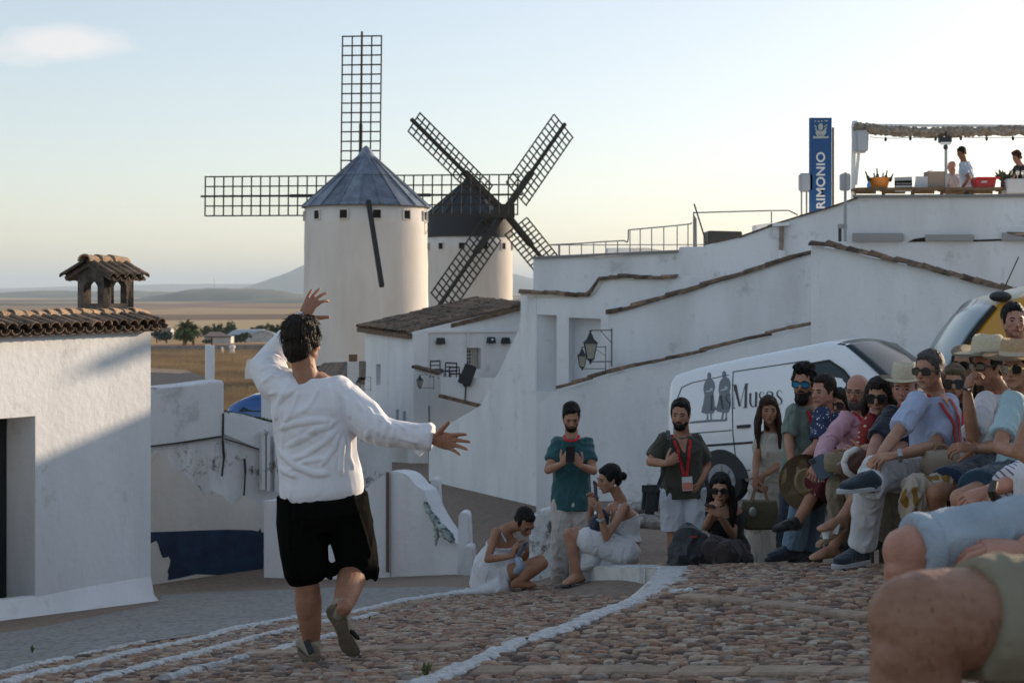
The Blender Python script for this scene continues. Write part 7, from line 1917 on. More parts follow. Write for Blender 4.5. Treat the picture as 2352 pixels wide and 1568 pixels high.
p17_ = person('man at right edge in straw hat and gold aviator sunglasses with aqua shirt', (2332,846,8.1), (2350,896,8.2), [(2322,924,8.0),(2398,924,8.3)],
   el=[(2296,1026,7.8),(2392,1036,8.0)], wr=[(2350,1044,7.55),(2370,1050,7.55)], hp=[(2340,1100,8.2),(2392,1100,8.2)], kn=[(2206,1146,7.6),(2260,1150,7.7)], an=[(2230,1330,7.8),(2270,1330,7.8)],
   yaw=-36, pitch=2, fyaw=-30, s=1.04, hs=1.0, skin=S_mid, hair=('short', H_brown), glass='aviator', hatk=('wide', mat('orange_straw', (.62,.42,.24), .85, .8, 220, .2, 60), mat('cream_band', (.48,.42,.33))), top=dict(mat=aqua, loose=.026, slen=.75, hem=-.1), bottom=dict(mat=CL('petrol_shorts_cloth', (.012,.045,.075)), kind='shorts', len=.72, loose=.035))
p18_ = person('dark haired man in maroon collar standing beside the yellow van window', (2329,737,10.6), (2334,786,10.7), [(2296,806,10.7),(2372,806,10.7)], el=[(2284,880,10.6),(2386,880,10.6)], wr=[(2284,950,10.5),(2386,950,10.5)], hp=[(2310,970,10.7),(2360,970,10.7)], kn=[(2310,1110,10.7),(2360,1110,10.7)], an=[(2310,1240,10.8),(2360,1240,10.8)],
   yaw=-6, pitch=2, s=1.05, skin=S_pink, hair=('short', H_black), top=dict(mat=CL('maroon_cloth', (.05,.012,.016)), loose=.02, collar=True), bottom=dict(mat=dkden))

# near knees: thighs of two seated people in the foreground
def near_leg(label, hip, knee, ankle, toe, rs_, skin, clothm_, hem, vox, cuff=None, shc=None, arm=None, amat=None, o2=(.30,.16,0), inf=.014):
    pel = P(*hip); root = empty('person', (pel.x, pel.y, P(*ankle).z-.08), label, 'person', 'people watching the performance')
    B = MB(); h, k, a = P(*hip), P(*knee), P(*ankle); off2 = V(o2)
    for dx in (V((0,0,0)), off2):
        B.tube([h+dx, (h+dx).lerp(k+dx, .5), k+dx], [rs_[0], rs_[1], rs_[2]], 24, dome=True); B.ell(k+dx+V((-.006,0,-.004)), (rs_[2]*.96, rs_[2]*.9, rs_[2]*.98), nu=20, nv=14); B.ell(k+dx+V((-.028,-.012,-.050)), (rs_[2]*.55, rs_[2]*.6, rs_[2]*.62), nu=14, nv=10)
        B.tube([k+dx, (k+dx).lerp(a+dx, .3), (k+dx).lerp(a+dx, .7), a+dx], [rs_[2]*.95, rs_[3], rs_[4]*1.25, rs_[4]], 20, dome=True)
        foot_geo(B, a+dx, P(*toe)+dx, 1.0)
    # torso and head, outside the picture to the right
    hp2 = h+off2; pc = (h+hp2)/2 + V((.05,0,.02)); ch_ = pc + V((.12,.02,.50))
    T = Torso(pc, ch_, V((0.35,.9,0)), V((.3,.95,0)), V((-.95,.3,0)), 1.0)
    B.loft(T.rings()); hd = ch_ + V((-.02,0,.22)); H = headrot(-75, 8); head_geo(B, hd, H); B.tube([hd, ch_+V((0,0,.05))], [.055,.06], 12, dome=True)
    if arm:
        for A_ in arm: limb(B, A_[0], A_[1], A_[2], (.05,.046,.040,.043,.028)); B.tube([ch_, A_[0]], [.05,.05], 10, dome=True)
    me = B.vox('body', vox, 2)
    p_ = co_of(me); n_ = no_of(me); set_co(me, p_ + n_*((vnoise(p_*28)-.5)*.004 + (vnoise(p_*70)-.5)*.0012)[:, None])
    hm_ = MB()
    if arm:
        for A_ in arm:
            if len(A_) > 3: hand_geo(hm_, A_[2], A_[3], A_[4], 1.05, curl=30, spread=8, thumb=A_[5])
    mes = [me] + ([hm_.mesh('h')] if hm_.v else [])
    link_mesh('body', join_meshes('body', mes, [skin]), skin, root)
    link_mesh('hair', hair_piece('short', hd, H, 1.0, H_brown), H_brown, root)
    G = MB(); G.loft(T.rings(.02, tab=[(-.15,.12,.09),(-.06,.17,.12),(.04,.18,.12),(.2,.165,.115)]))
    for dx in (V((0,0,0)), off2):
        e_ = (h+dx).lerp(k+dx, hem); G.tube([h+dx, (h+dx).lerp(e_, .5), e_], [rs_[0]+inf, rs_[1]+inf*1.2, rs_[2]*1.12+inf], 28)
    me = G.vox('shorts', vox, 2); folds(me, .011, (12,12,12), 5, warp=1.2, fine=.25); link_mesh('shorts', me, clothm_, root)
    if cuff:
        for dx in (V((0,0,0)), off2):
            e0_ = (h+dx).lerp(k+dx, hem-.09); e1_ = (h+dx).lerp(k+dx, hem+.006); c_ = MB(); r_ = rs_[2]*1.12+inf+.009
            c_.tube([e0_, e0_.lerp(e1_,.5), e1_], [r_*.97, r_, r_*.97], 28); me = c_.vox('cuff', vox, 1); folds(me, .006, (14,14,14), 2); link_mesh('turned_up_cuff', me, cuff, root)
    G = MB(); G.loft(T.rings(.02, tab=[r_ for r_ in TOR_M if r_[0] < 1.05]))
    if arm:
        for A_ in arm: G.tube([A_[0], A_[0].lerp(A_[1], .8)], [.072,.066], 18); G.ell(A_[0], (.075,)*3)
    me = G.vox('shirt', .01, 2); folds(me, .008, (9,9,5)); link_mesh('shirt', me, amat or whshirt, root)
    return root
dn = mat('bleached_denim', (.40,.47,.53), .85, .5, 260, .25, 7, vcol=(.30,.37,.43)); 
creases(dn, .6, .02, 9)
strp = bpy.data.materials.new('striped_cotton'); strp.use_nodes = True; N, Lk, b_ = nodes_of(strp); b_.inputs['Roughness'].default_value = .9
wv_ = N.new('ShaderNodeTexWave'); wv_.inputs['Scale'].default_value = 14; gg = N.new('ShaderNodeNewGeometry'); mp_ = N.new('ShaderNodeMapping'); mp_.inputs['Rotation'].default_value = (0, R(40), 0); Lk.new(gg.outputs['Position'], mp_.inputs[0]); Lk.new(mp_.outputs[0], wv_.inputs['Vector'])
rp_ = N.new('ShaderNodeValToRGB'); rp_.color_ramp.elements[0].position = .12; rp_.color_ramp.elements[0].color = (.10,.10,.18,1); rp_.color_ramp.elements[1].position = .25; rp_.color_ramp.elements[1].color = (.55,.56,.62,1); Lk.new(wv_.outputs['Fac'], rp_.inputs[0]); Lk.new(rp_.outputs[0], b_.inputs['Base Color'])
r19 = near_leg('person seated close by in bleached denim shorts with turned-up hem, bare knee', (2480,1208,3.62), (2088,1262,3.5), (2064,1690,3.55), (2000,1720,3.4), (.086,.082,.062,.053,.040), S_pink, dn, .97, .0075, cuff=dn, o2=(.14,.28,-.07), inf=.008,
    arm=[(P(2520,960,3.9), P(2470,1200,3.6), P(2352,1262,3.42), V((-.95,0,.05)), V((0,.3,-.95)), 1)], amat=whshirt)
p22_ = person('person in rolled blue striped sleeve with dark wrist watch, elbow on knee at right edge', (2440,780,6.3), (2440,850,6.35), [(2408,890,6.2),(2500,890,6.5)], el=[(2372,1092,6.0),(2520,1060,6.4)], wr=[(2268,1128,5.75),(2440,1150,6.1)],
   hp=[(2440,1160,6.4),(2500,1160,6.5)], kn=[(2235,1180,5.9),(2330,1190,6.0)], an=[(2250,1420,6.1),(2350,1430,6.2)], yaw=-40, fyaw=-40, skin=S_pink, hair=('short', H_brown), top=dict(mat=strp, sleeve='none', loose=.02), bottom=dict(mat=dkden, kind='shorts', len=.8),
   hands=[dict(d=V((-.85,0,-.35)), n=V((.1,.5,-.8)), curl=40), dict(skip=True)])
MB().tube([P(2284,1108,5.70), P(2277,1128,5.66), P(2286,1148,5.70)], [.017]*3, 8, flat=.8).build('wristwatch', mat('olive_watch_strap', (.04,.04,.025), .6), p22_['root'])
sl = MB().tube([P(2400,1010,6.1), P(2372,1090,6.0), P(2312,1112,5.86)], [.085,.078,.066], 24); me = sl.vox('sleeve', .006, 1); folds(me, .008, (14,14,14)); link_mesh('rolled_sleeve', me, strp, p22_['root'])
khk = mat('khaki_twill', (.27,.235,.165), .9, .4, 300, .15, 5)
r20 = near_leg('nearest seated person with bare bent knee and khaki shorts at bottom right corner', (2600,1432,2.12), (2104,1416,2.0), (2092,2080,2.05), (2010,2140,1.9), (.090,.080,.064,.064,.044), skinm('sunburnt_skin', (.31,.168,.108)), khk, .76, .0065)
bl_ = [o for o in r20.children if o.name.startswith('body')][0]
pc_, pn_ = co_of(bl_.data), no_of(bl_.data); sel = np.where((pc_[:, 2] < -.35) & (pc_[:, 0] < .85))[0]; hm2 = MB(); r_ = random.Random(3)
for _ in range(500):
    i = int(sel[r_.randrange(len(sel))]); a = V(pc_[i]); n_ = V(pn_[i]); d_ = V((r_.uniform(-.3,.3), r_.uniform(-.4,.4), -1)); d_ = (d_-n_*d_.dot(n_)).normalized(); L = r_.uniform(.008,.018); w_ = d_.cross(n_)*.00035
    m1 = a+d_*L*.5+n_*.003; hm2.add([a-w_, a+w_, m1+w_, m1-w_, a+d_*L+n_*.004], [(0,1,2,3),(3,2,4)])
tag(hm2.build('leg_hair', H_brown, bl_), kind='stuff')
mk_ = MATS['sunburnt_skin']; N, Lk, b_ = nodes_of(mk_); nz_ = N.new('ShaderNodeTexNoise'); nz_.inputs['Scale'].default_value = 55; nz_.inputs['Detail'].default_value = 6; gk = N.new('ShaderNodeNewGeometry'); Lk.new(gk.outputs['Position'], nz_.inputs['Vector'])
oc_ = b_.inputs['Base Color'].links[0].from_socket; rk_ = N.new('ShaderNodeValToRGB'); rk_.color_ramp.elements[0].position = .38; rk_.color_ramp.elements[0].color = (.80,.74,.72,1); rk_.color_ramp.elements[1].position = .6; Lk.new(nz_.outputs['Fac'], rk_.inputs[0])
mx_ = N.new('ShaderNodeMixRGB'); mx_.blend_type = 'MULTIPLY'; mx_.inputs[0].default_value = .45; Lk.new(oc_, mx_.inputs[1]); Lk.new(rk_.outputs[0], mx_.inputs[2]); Lk.new(mx_.outputs[0], b_.inputs['Base Color'])

# standing woman at the frame edge with bare arm
p21_ = person('tanned person with bare arm standing at the right edge close to the camera', (2446,590,5.2), (2450,680,5.3), [(2440,800,5.2),(2560,800,5.4)],
   el=[(2344,1036,5.0),(2540,1000,5.3)], wr=[(2440,1090,4.8),(2560,1100,5.1)], hp=[(2410,1120,5.4),(2490,1120,5.4)], kn=[(2420,1400,5.4),(2490,1400,5.4)], an=[(2430,1640,5.4),(2490,1640,5.4)], yaw=-30, fyaw=-40, sex='f', s=1.05, skin=S_tan, hair=('long', H_blond),
   hatk=('wide', mat('orange_straw', (.5,.33,.18))), top=dict(mat=whshirt, sleeve='none', loose=.012), bottom=dict(mat=dkden))

# benches carrying the seated row
M_bench = mat('brown_bench_wood', (.10,.065,.04), .8, .5, 40, .4, 8)
def bench(px0, px1, py, d0, d1, dep, label):
    a, b = P(px0, py, d0), P(px1, py, d1); ax = (b-a); L = ax.length; ax.normalize(); bk = V((-ax.y, ax.x, 0)).normalized()
    if bk.y < 0: bk = -bk
    root = empty('bench', a.lerp(b, .5)+V((0,0,-.45)), label, 'bench', 'benches under the seated row')
    for k in range(3): MB().bar(a+bk*(k*dep/3), b+bk*(k*dep/3), dep/3-.015, .035).build('seat_plank', M_bench, root, bevel=.004)
    for t in (.08, .5, .92):
        c_ = a.lerp(b, t)
        for k in (.1, .75): MB().bar(c_+bk*dep*k, c_+bk*dep*k+V((0,0,-.62)), .06, .05, up=(0,1,0)).build('leg', M_bench, root)
bench(1940, 2240, 1170, 9.9, 9.1, .45, 'brown wooden bench under the men in fedora and white trousers')
bench(1860, 1990, 1150, 10.9, 10.3, .4, 'brown wooden bench under the man in navy floral shirt')
bench(2230, 2560, 1190, 8.9, 8.0, .45, 'brown wooden bench under the men at the right edge')
bench(2330, 3000, 1330, 3.9, 3.9, .5, 'brown wooden bench under the person in bleached denim shorts')
bench(2400, 3100, 1600, 2.3, 2.2, .4, 'brown wooden bench under the nearest person in khaki shorts')
# ------------------------------------------------------------------ things on the bar terrace
DT = 28.3
def zb(zx, zy, d=DT): return P(1745.6+zx*.2578, 238.9+zy*.2578, d)
def zbox(nm, x0, y0, x1, y1, dep, matn, label=None, cat=None, d=DT, taper=0, bev=.008, parent=None, group=None):
    m = MB().prism([zb(x0+taper, y1, d), zb(x0, y0, d), zb(x1, y0, d), zb(x1-taper, y1, d)], (0, dep, 0))
    o = m.build(nm, matn, parent, bevel=bev)
    if label: tag(o, label, cat, group)
    return o
M_bluesign = mat('blue_sign', (.008,.075,.22), .5); M_pale = mat('pale_grey_box', (.42,.43,.46), .6)
bn = zbox('banner_sign', 445, 123, 640, 1010, .10, M_bluesign, 'tall blue vertical sign with white lettering and emblem on the bar terrace', 'sign', bev=.004)
fc = bpy.data.curves.new('t', 'FONT'); fc.body = 'RIMONIO'; fc.size = 1; fc.align_x = 'LEFT'; fc.extrude = .01; fc.offset = .022; fc.space_character = 1.04
fo = bpy.data.objects.new('t', fc); COL.objects.link(fo)
me = bpy.data.meshes.new_from_object(fo.evaluated_get(bpy.context.evaluated_depsgraph_get())); bpy.data.objects.remove(fo)
c_ = co_of(me); w_ = c_[:,0].max()-c_[:,0].min(); h_ = c_[:,1].max()-c_[:,1].min(); c_[:,0] -= c_[:,0].min(); c_[:,1] -= c_[:,1].min()
T0, T1 = zb(580, 930, DT), zb(580, 430, DT); hx_ = (zb(580,500)-zb(500,500)).length
n_ = np.zeros_like(c_); n_[:,0] = T0.x - c_[:,1]/h_*hx_; n_[:,2] = T0.z + c_[:,0]/w_*(T1.z-T0.z); n_[:,1] = T0.y-.006-c_[:,2]*.1
set_co(me, n_); link_mesh('lettering', me, M_white, bn)
em = MB(); M_em = mat('emblem_cream', (.45,.47,.42), .6)
def epoly(L): em.prism([zb(x, y, DT-.004) for x, y in L], (0,-.004,0))
epoly([(520,190),(535,172),(552,175),(562,195),(560,220),(548,235),(530,232),(520,215)])
epoly([(505,235),(530,240),(560,240),(585,225),(592,250),(575,280),(555,290),(552,275),(520,275),(518,290),(500,275),(495,250)])
epoly([(478,285),(500,290),(520,282),(560,282),(585,292),(612,285),(610,305),(470,308)])
for (a, b) in (((485,190),(505,212)),((575,205),(600,185)),((490,222),(508,232)),((570,232),(598,212)),((487,158),(500,150)),((515,152),(530,160)),((545,150),(560,158)),((575,152),(605,150))): em.bar(zb(*a, DT-.006), zb(*b, DT-.006), .022, .006, up=(0,-1,0))
em.build('emblem', M_em, bn)
MB().bar(zb(651,1000,DT+.1), zb(651,210,DT+.1), .035).build('sign_post', mat('brown_post', (.10,.06,.035), .6), bn)
def post(a, b, w, matn, label, cat='post', d=DT):
    o = MB().bar(zb(*a, d), zb(*b, d), w).build('post', matn); tag(o, label, cat); return o
b1 = zbox('outdoor_box', 358, 615, 480, 780, .2, M_pale, 'pale grey loudspeaker box on two legs left of the blue sign', 'loudspeaker', bev=.03)
MB().bar(zb(370,1000,DT+.1), zb(370,775,DT+.1), .03).build('leg', M_grey, b1); MB().bar(zb(415,1000,DT+.1), zb(415,775,DT+.1), .03).build('leg', M_grey, b1)
b2 = zbox('outdoor_box', 728, 618, 810, 768, .2, M_pale, 'grey box on a long pipe fixed to the terrace parapet right of the sign', 'loudspeaker', d=26.4, bev=.02)
MB().bar(zb(760,1225,26.3), zb(760,610,26.3), .045).build('pipe', M_grey, b2); MB().bar(zb(712,1225,26.35), zb(712,1095,26.35), .05).build('pipe', M_black, b2); MB().box(zb(735,1090,26.35), (.16,.08,.08)).build('valve', M_grey, b2)
b3 = zbox('outdoor_box', 850, 232, 975, 430, .25, M_pale, 'large pale box hanging at the left corner post of the pergola', 'loudspeaker', bev=.04, taper=8)
pg = empty('pergola', zb(830, 840), 'white framed pergola with rolled straw shade and a string of bulbs', 'pergola')
for a, b, w in (((828,900),(835,340),.07),((842,340),(838,180),.09),((852,720),(880,420),.055),((826,180),(860,178),.12)): MB().bar(zb(*a, DT+.3), zb(*b, DT+.3), w).build('post', M_white, pg)
MB().bar(zb(850,190,DT+.4), zb(3000,200,DT+.4), .05).build('beam', M_white, pg)
rl = MB(); pts = [(870,205),(950,215),(1100,240),(1300,247),(1500,252),(1700,250),(1900,246),(2100,243),(2352,235),(2800,228)]
rl.tube([zb(x, y, DT+.2) for x, y in interp_px(pts, 6)], [.085]*(len(pts)*6-5), 14, dome=True)
me = rl.vox('rolled_shade', .014, 1); folds(me, .05, (11,14,14), 4, rot=Matrix.Rotation(R(35),3,'Y'), fine=.6)
link_mesh('rolled_shade', me, mat('straw_shade', (.36,.31,.25), .9, .8, 30, .6, 14, vcol=(.16,.12,.09)), pg)
wr_ = MB(); bl = [(980,293),(1120,305),(1340,298),(1565,302),(1790,296),(2020,300),(2255,298),(2500,300)]
for a, b in zip(bl, bl[1:]): wr_.tube([zb(*a), zb((a[0]+b[0])/2, (a[1]+b[1])/2+5), zb(*b)], .006, 5)
wr_.build('cable', M_black, pg)
for x, y in bl[1:]: MB().ell(zb(x, y+10), (.03,.03,.045), nu=8, nv=6).build('bulb', M_black, pg)
fl = zbox('floodlight', 1605, 292, 1712, 343, .15, M_black, 'dark floodlight box under the rolled shade of the pergola', 'lamp', bev=.01)
MB().bar(zb(1608,352), zb(1700,352), .05).build('plate', M_white, fl); MB().bar(zb(1658,300,DT+.1), zb(1658,240,DT+.1), .03).build('stem', M_black, fl)
sp2_ = post((1657,760),(1657,390), .045, M_grey, 'thin grey stand with knob behind the bald man on the terrace', 'stand'); MB().ell(zb(1655,385), (.05,.05,.06), nu=8, nv=6).build('knob', M_black, sp2_)
# counter
ct = empty('bar_counter', zb(1500, 800), 'long dark wooden counter along the terrace parapet', 'counter')
for k in range(7):
    x0 = 835+k*260; MB().bar(zb(x0,764,DT+.1), zb(x0+256,757,DT+.1), .5, .05).build('counter_plank', M_wood, ct)
    MB().prism([zb(x0+10,800,DT+.15), zb(x0+10,768,DT+.15), zb(x0+200,768,DT+.15), zb(x0+200,800,DT+.15)], (0,.03,0)).build('front_board', M_wood, ct)
    MB().bar(zb(x0+5,900,DT+.3), zb(x0+5,765,DT+.3), .06).build('leg', M_wood, ct)
bk = MB().rev([(.155,0),(.175,.06),(.215,.22),(.225,.235)], zb(1073,760)+V((0,.1,0)), n=20).build('wine_bucket', mat('orange_plastic', (.60,.20,.03), .4), smooth=True); tag(bk, 'orange tub full of bottles on the terrace counter', 'bucket')
M_btl = mat('dark_bottle_glass', (.012,.018,.010), .15)
for i, (zx, h) in enumerate(((975,.20),(1030,.17),(1050,.26),(1092,.17),(1117,.22),(1156,.15))):
    b0 = zb(zx, 690); dx = (zx-1073)/1000
    o = MB().tube([b0, b0+V((dx*.3,0,h*.45)), b0+V((dx*.5,0,h*.6)), b0+V((dx*.8,0,h))], [.035,.034,.016,.013], 8).build('bottle', M_btl, smooth=True)
    tag(o, ['dark bottle leaning out at the left rim of the orange tub','short dark bottle second from left in the orange tub','tallest dark bottle in the orange tub','short dark bottle right of the tallest in the orange tub','fairly tall dark bottle in the right half of the orange tub','shortest dark bottle at the right rim of the orange tub'][i], 'bottle', 'bottles in the orange tub')
o = MB().rev([(.03,0),(.034,.02),(.034,.11),(.014,.15),(.014,.18)], zb(968,766,DT-.1), n=10).build('blue_bottle', mat('bright_blue_plastic', (.01,.20,.62), .3), smooth=True); tag(o, 'bright blue bottle beside the orange tub', 'bottle')
rk = empty('glass_rack', zb(1280,755), 'wire rack of small glasses on the counter right of the orange tub', 'rack')
for y in (690, 722, 750): MB().bar(zb(1200,y), zb(1355,y-6), .012, .16).build('shelf', M_grey, rk)
for k in range(7): MB().cyl(zb(1215+k*22,750), zb(1215+k*22,728), .022, .028, n=8).build('glass', M_white, rk)
for k in range(6): MB().cyl(zb(1222+k*22,720), zb(1222+k*22,702), .02, .026, n=8).build('glass', mat('grey_ceramic', (.25,.24,.22), .5), rk)
o = MB().prism([zb(1388,757),zb(1388,645),zb(1495,645),zb(1495,757)], (0,.02,0)).add([zb(1388,757)+V((0,0,0)), zb(1372,757), zb(1388,650)], [(0,1,2)]).build('menu_board', M_pale); tag(o, 'white folding menu board standing left of the cardboard box', 'board')
o = zbox('cardboard_box', 1496, 600, 1668, 752, .3, mat('cardboard', (.26,.20,.16), .85), 'tall cardboard box on the counter in front of the bald man', 'box'); MB().bar(zb(1500,598,DT+.1), zb(1540,590,DT+.1), .1, .01).build('flap', MATS['cardboard'], o)
rb = zbox('red_crate', 1915, 662, 2110, 755, .3, mat('red_plastic', (.42,.008,.012), .4), 'red plastic crate on the counter right of the man in flat cap', 'crate', taper=18)
MB().prism([zb(1965,705,DT-.01),zb(1980,685,DT-.01),zb(2030,685,DT-.01),zb(2020,700,DT-.01)], (0,-.005,0)).build('print', mat('pale_print', (.5,.5,.5), .6), rb)
MB().bar(zb(1908,662,DT+.1), zb(2116,662,DT+.1), .34, .03).build('rim', MATS['red_plastic'], rb)
o = zbox('cool_box', 2203, 665, 2420, 795, .4, M_pale, 'white cool box with wine glasses standing on it at the right edge', 'box', d=DT-.2, bev=.015)
for k, zx in enumerate((2250, 2310, 2360)):
    g_ = MB().rev([(.03,0),(.004,.008),(.004,.06),(.032,.09),(.036,.13),(.028,.165)], zb(zx,664,DT-.1)+V((0,.1,0)), n=12).build('wine_glass', mat('pale_glass', (.75,.72,.66), .15, spec=.9, trans=.3), smooth=True)  # pale cream glass, only partly transparent
    tag(g_, ['wine glass at the left end of the cool box lid','middle wine glass on the cool box lid','wine glass at the right edge on the cool box lid'][k], 'glass', 'wine glasses on the cool box')
pl = MB(); r_ = random.Random(8)
for k in range(26):
    b_ = zb(2175,700); a = r_.uniform(-1,1); l = r_.uniform(.12,.28); t_ = b_+V((a*.22, r_.uniform(-.08,.08), l)); s_ = V((.035,0,.01))
    pl.add([b_, b_.lerp(t_,.6)-s_, t_, b_.lerp(t_,.6)+s_], [(0,1,2,3)])
pot = pl.build('potted_plant', mat('dark_leaf', (.025,.035,.015), .6)); tag(pot, 'small dark leafy plant between the red crate and the cool box', 'plant')
MB().cyl(zb(2175,760), zb(2175,695), .05, .07, n=10).build('pot', M_black, pot)
def tp(zx, zy, dd=0): return (1745.6+zx*.2578, 238.9+zy*.2578, DT+.75+dd)
person('man in dark flat cap and pale blue tee leaning over the terrace counter', tp(1795,440), tp(1815,505), [tp(1800,545,-.15),tp(1850,540,.2)], el=[tp(1865,660,-.3),tp(1880,660,.2)], wr=[tp(1790,765,-.45),tp(1800,770,.0)],
   hp=[tp(1850,800,-.1),tp(1860,800,.15)], kn=[tp(1850,960,0),tp(1860,960,.1)], an=[tp(1855,1110,0),tp(1865,1110,.1)], yaw=-62, pitch=24, fyaw=-62, skin=S_dark, hair=('short', H_black), s=1.02, top=dict(mat=CL('pale_blue_tee', (.40,.47,.58)), loose=.02, slen=.75), bottom=dict(mat=dkden), group='people on the bar terrace', vox=.012)
cp_ = MB().ell(P(*tp(1790,405))+V((0,0,.0)), (.12,.12,.055)).build('flat_cap', mat('dark_wool', (.015,.02,.02), .9), bpy.data.objects.get('person.021') or None, smooth=True) if False else None
person('bald man in pale pink shirt behind the cardboard box on the terrace', tp(1708,560,.5), tp(1715,625,.5), [tp(1672,650,.4),tp(1752,650,.6)], el=[tp(1660,740,.4),tp(1765,740,.6)], wr=[tp(1670,800,.2),tp(1760,800,.4)],
   hp=[tp(1695,850,.5),tp(1735,850,.6)], kn=[tp(1695,1000,.5),tp(1735,1000,.6)], an=[tp(1695,1130,.5),tp(1735,1130,.6)], yaw=-70, pitch=15, fyaw=-40, skin=S_pink, hair=('none', H_grey), top=dict(mat=CL('pale_pink_cloth', (.50,.42,.42)), loose=.02), bottom=dict(mat=dkden), group='people on the bar terrace', vox=.012)
person('auburn haired person in black shirt at the right end of the terrace', tp(2288,480,.3), tp(2310,535,.3), [tp(2280,570,.2),tp(2380,570,.4)], el=[tp(2250,660,.1),tp(2400,670,.4)], wr=[tp(2205,640,-.1),tp(2340,740,.2)],
   hp=[tp(2310,790,.3),tp(2360,790,.4)], kn=[tp(2310,950,.3),tp(2360,950,.4)], an=[tp(2310,1090,.3),tp(2360,1090,.4)], yaw=-60, pitch=22, fyaw=-50, skin=S_pink, hair=('curly', hairm('copper_hair', (.11,.035,.012))), top=dict(mat=blk, loose=.02), bottom=dict(mat=dkden), group='people on the bar terrace', vox=.012)

# ------------------------------------------------------------------ railings and odds on the roof behind the parapet
def q1(zx, zy, d=31.0): return P(1176+zx*.29297, 459.4+zy*.29297, d)
M_rail = mat('grey_rail', (.20,.20,.21), .5, metal=.4)
ra = empty('roof_railing', q1(800, 430), 'thin grey metal railing stepping up along the roof behind the parapet', 'railing')
top_ = [(280,352),(540,340),(700,328),(880,318),(895,328),(905,330),(912,300),(912,235),(1130,215),(1290,200),(1395,188),(1412,178)]
m = MB()
for a, b in zip(top_, top_[1:]): MB().bar(q1(*a), q1(*b), .028).build('rail', M_rail, ra)
MB().bar(q1(280,353), q1(1500,350), .02).build('rail', M_rail, ra)
def railz(x):
    for a, b in zip(top_, top_[1:]):
        if a[0] <= x <= b[0] and b[0] > a[0]: return a[1]+(b[1]-a[1])*(x-a[0])/(b[0]-a[0])
for x in (370,450,545,640,735,828,925,1005,1095,1190,1295,1380): MB().bar(q1(x, 520), q1(x, railz(x)), .022).build('baluster', M_rail, ra)
MB().bar(q1(370,520), q1(370,350), .045).build('baluster', M_rail, ra)
r2 = empty('stair_railing', q1(1600, 360), 'upper railing with panelled end post running to the blue sign', 'railing')
for a, b in (((1426,100),(1700,92)),((1700,92),(2007,84)),((2007,84),(2170,82)),((2170,82),(2240,118))): MB().bar(q1(*a), q1(*b), .028).build('rail', M_rail, r2)
MB().prism([q1(1420,480),q1(1424,108),q1(1448,150),q1(1452,480)], (0,.04,0)).build('end_panel', M_rail, r2)
for x in (2034, 1424): MB().bar(q1(x,400), q1(x,92), .025).build('baluster', M_rail, r2)
o = MB().bar(q1(1428,30,30.8), q1(1535,370,30.8), .03).build('leaning_pole', M_black); tag(o, 'thin dark pole leaning against the panelled railing post', 'pole')
o = MB().prism([q1(1538,400),q1(1538,246),q1(1550,240),q1(1805,246),q1(1805,400)], (0,.8,0)).build('dark_tank', M_black, bevel=.02); tag(o, 'black box shaped water tank behind the rising parapet', 'tank')
o = MB().prism([q1(750,480),q1(750,375),q1(950,375),q1(950,480)], (0,.6,0)).build('roof_box', W_clean); tag(o, 'white masonry box on the roof behind the parapet', 'box')
o = MB().prism([q1(952,480),q1(952,376),q1(1060,374),q1(1195,398),q1(1195,480)], (0,.6,0)).build('roof_box', W_mill); tag(o, 'sunlit low roof hatch with sloping lid behind the parapet', 'box')
o = MB().prism([q1(1915,330,28.8),q1(1915,195,28.8),q1(2040,178,28.8),q1(2040,330,28.8)], (0,.5,0)).build('roof_box', W_worn); tag(o, 'small white block on the slope of the parapet below the railing', 'box')

# ------------------------------------------------------------------ valley: trees, palm, barns, field wall
def leafm(n, c): return mat(n, c, .9, var=.6, vscale=.5, vcol=(c[0]*.35, c[1]*.42, c[2]*.4))
L_g = leafm('dark_tree_leaves', (.055,.085,.030)); L_o = leafm('olive_tree_leaves', (.075,.085,.045)); L_b = leafm('blue_green_leaves', (.035,.065,.045)); M_trunk = mat('tree_bark', (.10,.07,.045), .95)
def tree(px0, px1, py0, d, label, leafmat, seed, dens=1.0, cat='tree'):
    r_ = random.Random(seed); cx = ((px0+px1)/2-1176)/F*d; w = (px1-px0)/F*d/2*1.15; gz_ = ground_z(cx, d); zt = (657-py0)/F*d; h = zt-gz_
    root = empty('tree', (cx, d, gz_), label, cat, 'trees in the valley')
    t = MB().tube([(cx, d, gz_-.5), (cx+r_.uniform(-.3,.3), d, gz_+h*.4), (cx+r_.uniform(-.5,.5), d, gz_+h*.75)], [w*.09+.1, w*.06+.08, .06], 7)
    for k in range(5):
        a = r_.random()*6.28; t.tube([(cx, d, gz_+h*.3), (cx+math.cos(a)*w*.6, d+math.sin(a)*w*.6, gz_+h*r_.uniform(.5,.8))], [w*.04+.05, .04], 5)
    t.build('trunk', M_trunk, root)
    m = MB(); cl = []
    for k in range(int(22*dens)):
        a = r_.random()*6.28; rr = r_.random()**.5*w*.8; zz = gz_ + h*(.28+.62*r_.random()*(1-.35*(rr/w)**2)); cl.append((cx+math.cos(a)*rr, d+math.sin(a)*rr, zz, w*r_.uniform(.22,.42)))
    for (x, y, z, r0) in cl:
        for k in range(46):
            v = V((r_.gauss(0,1), r_.gauss(0,1), r_.gauss(0,.8))).normalized()*r0*r_.uniform(.55,1.08); s_ = r0*r_.uniform(.20,.38); c_ = V((x,y,z))+v
            u = V((r_.uniform(-1,1), r_.uniform(-1,1), r_.uniform(-1,1))).normalized(); n2 = u.cross(v).normalized() if u.cross(v).length > .01 else V((1,0,0))
            m.add([c_-u*s_, c_+n2*s_, c_+u*s_*1.3, c_-n2*s_], [(0,1,2,3)])
    m.build('crown', leafmat, root)
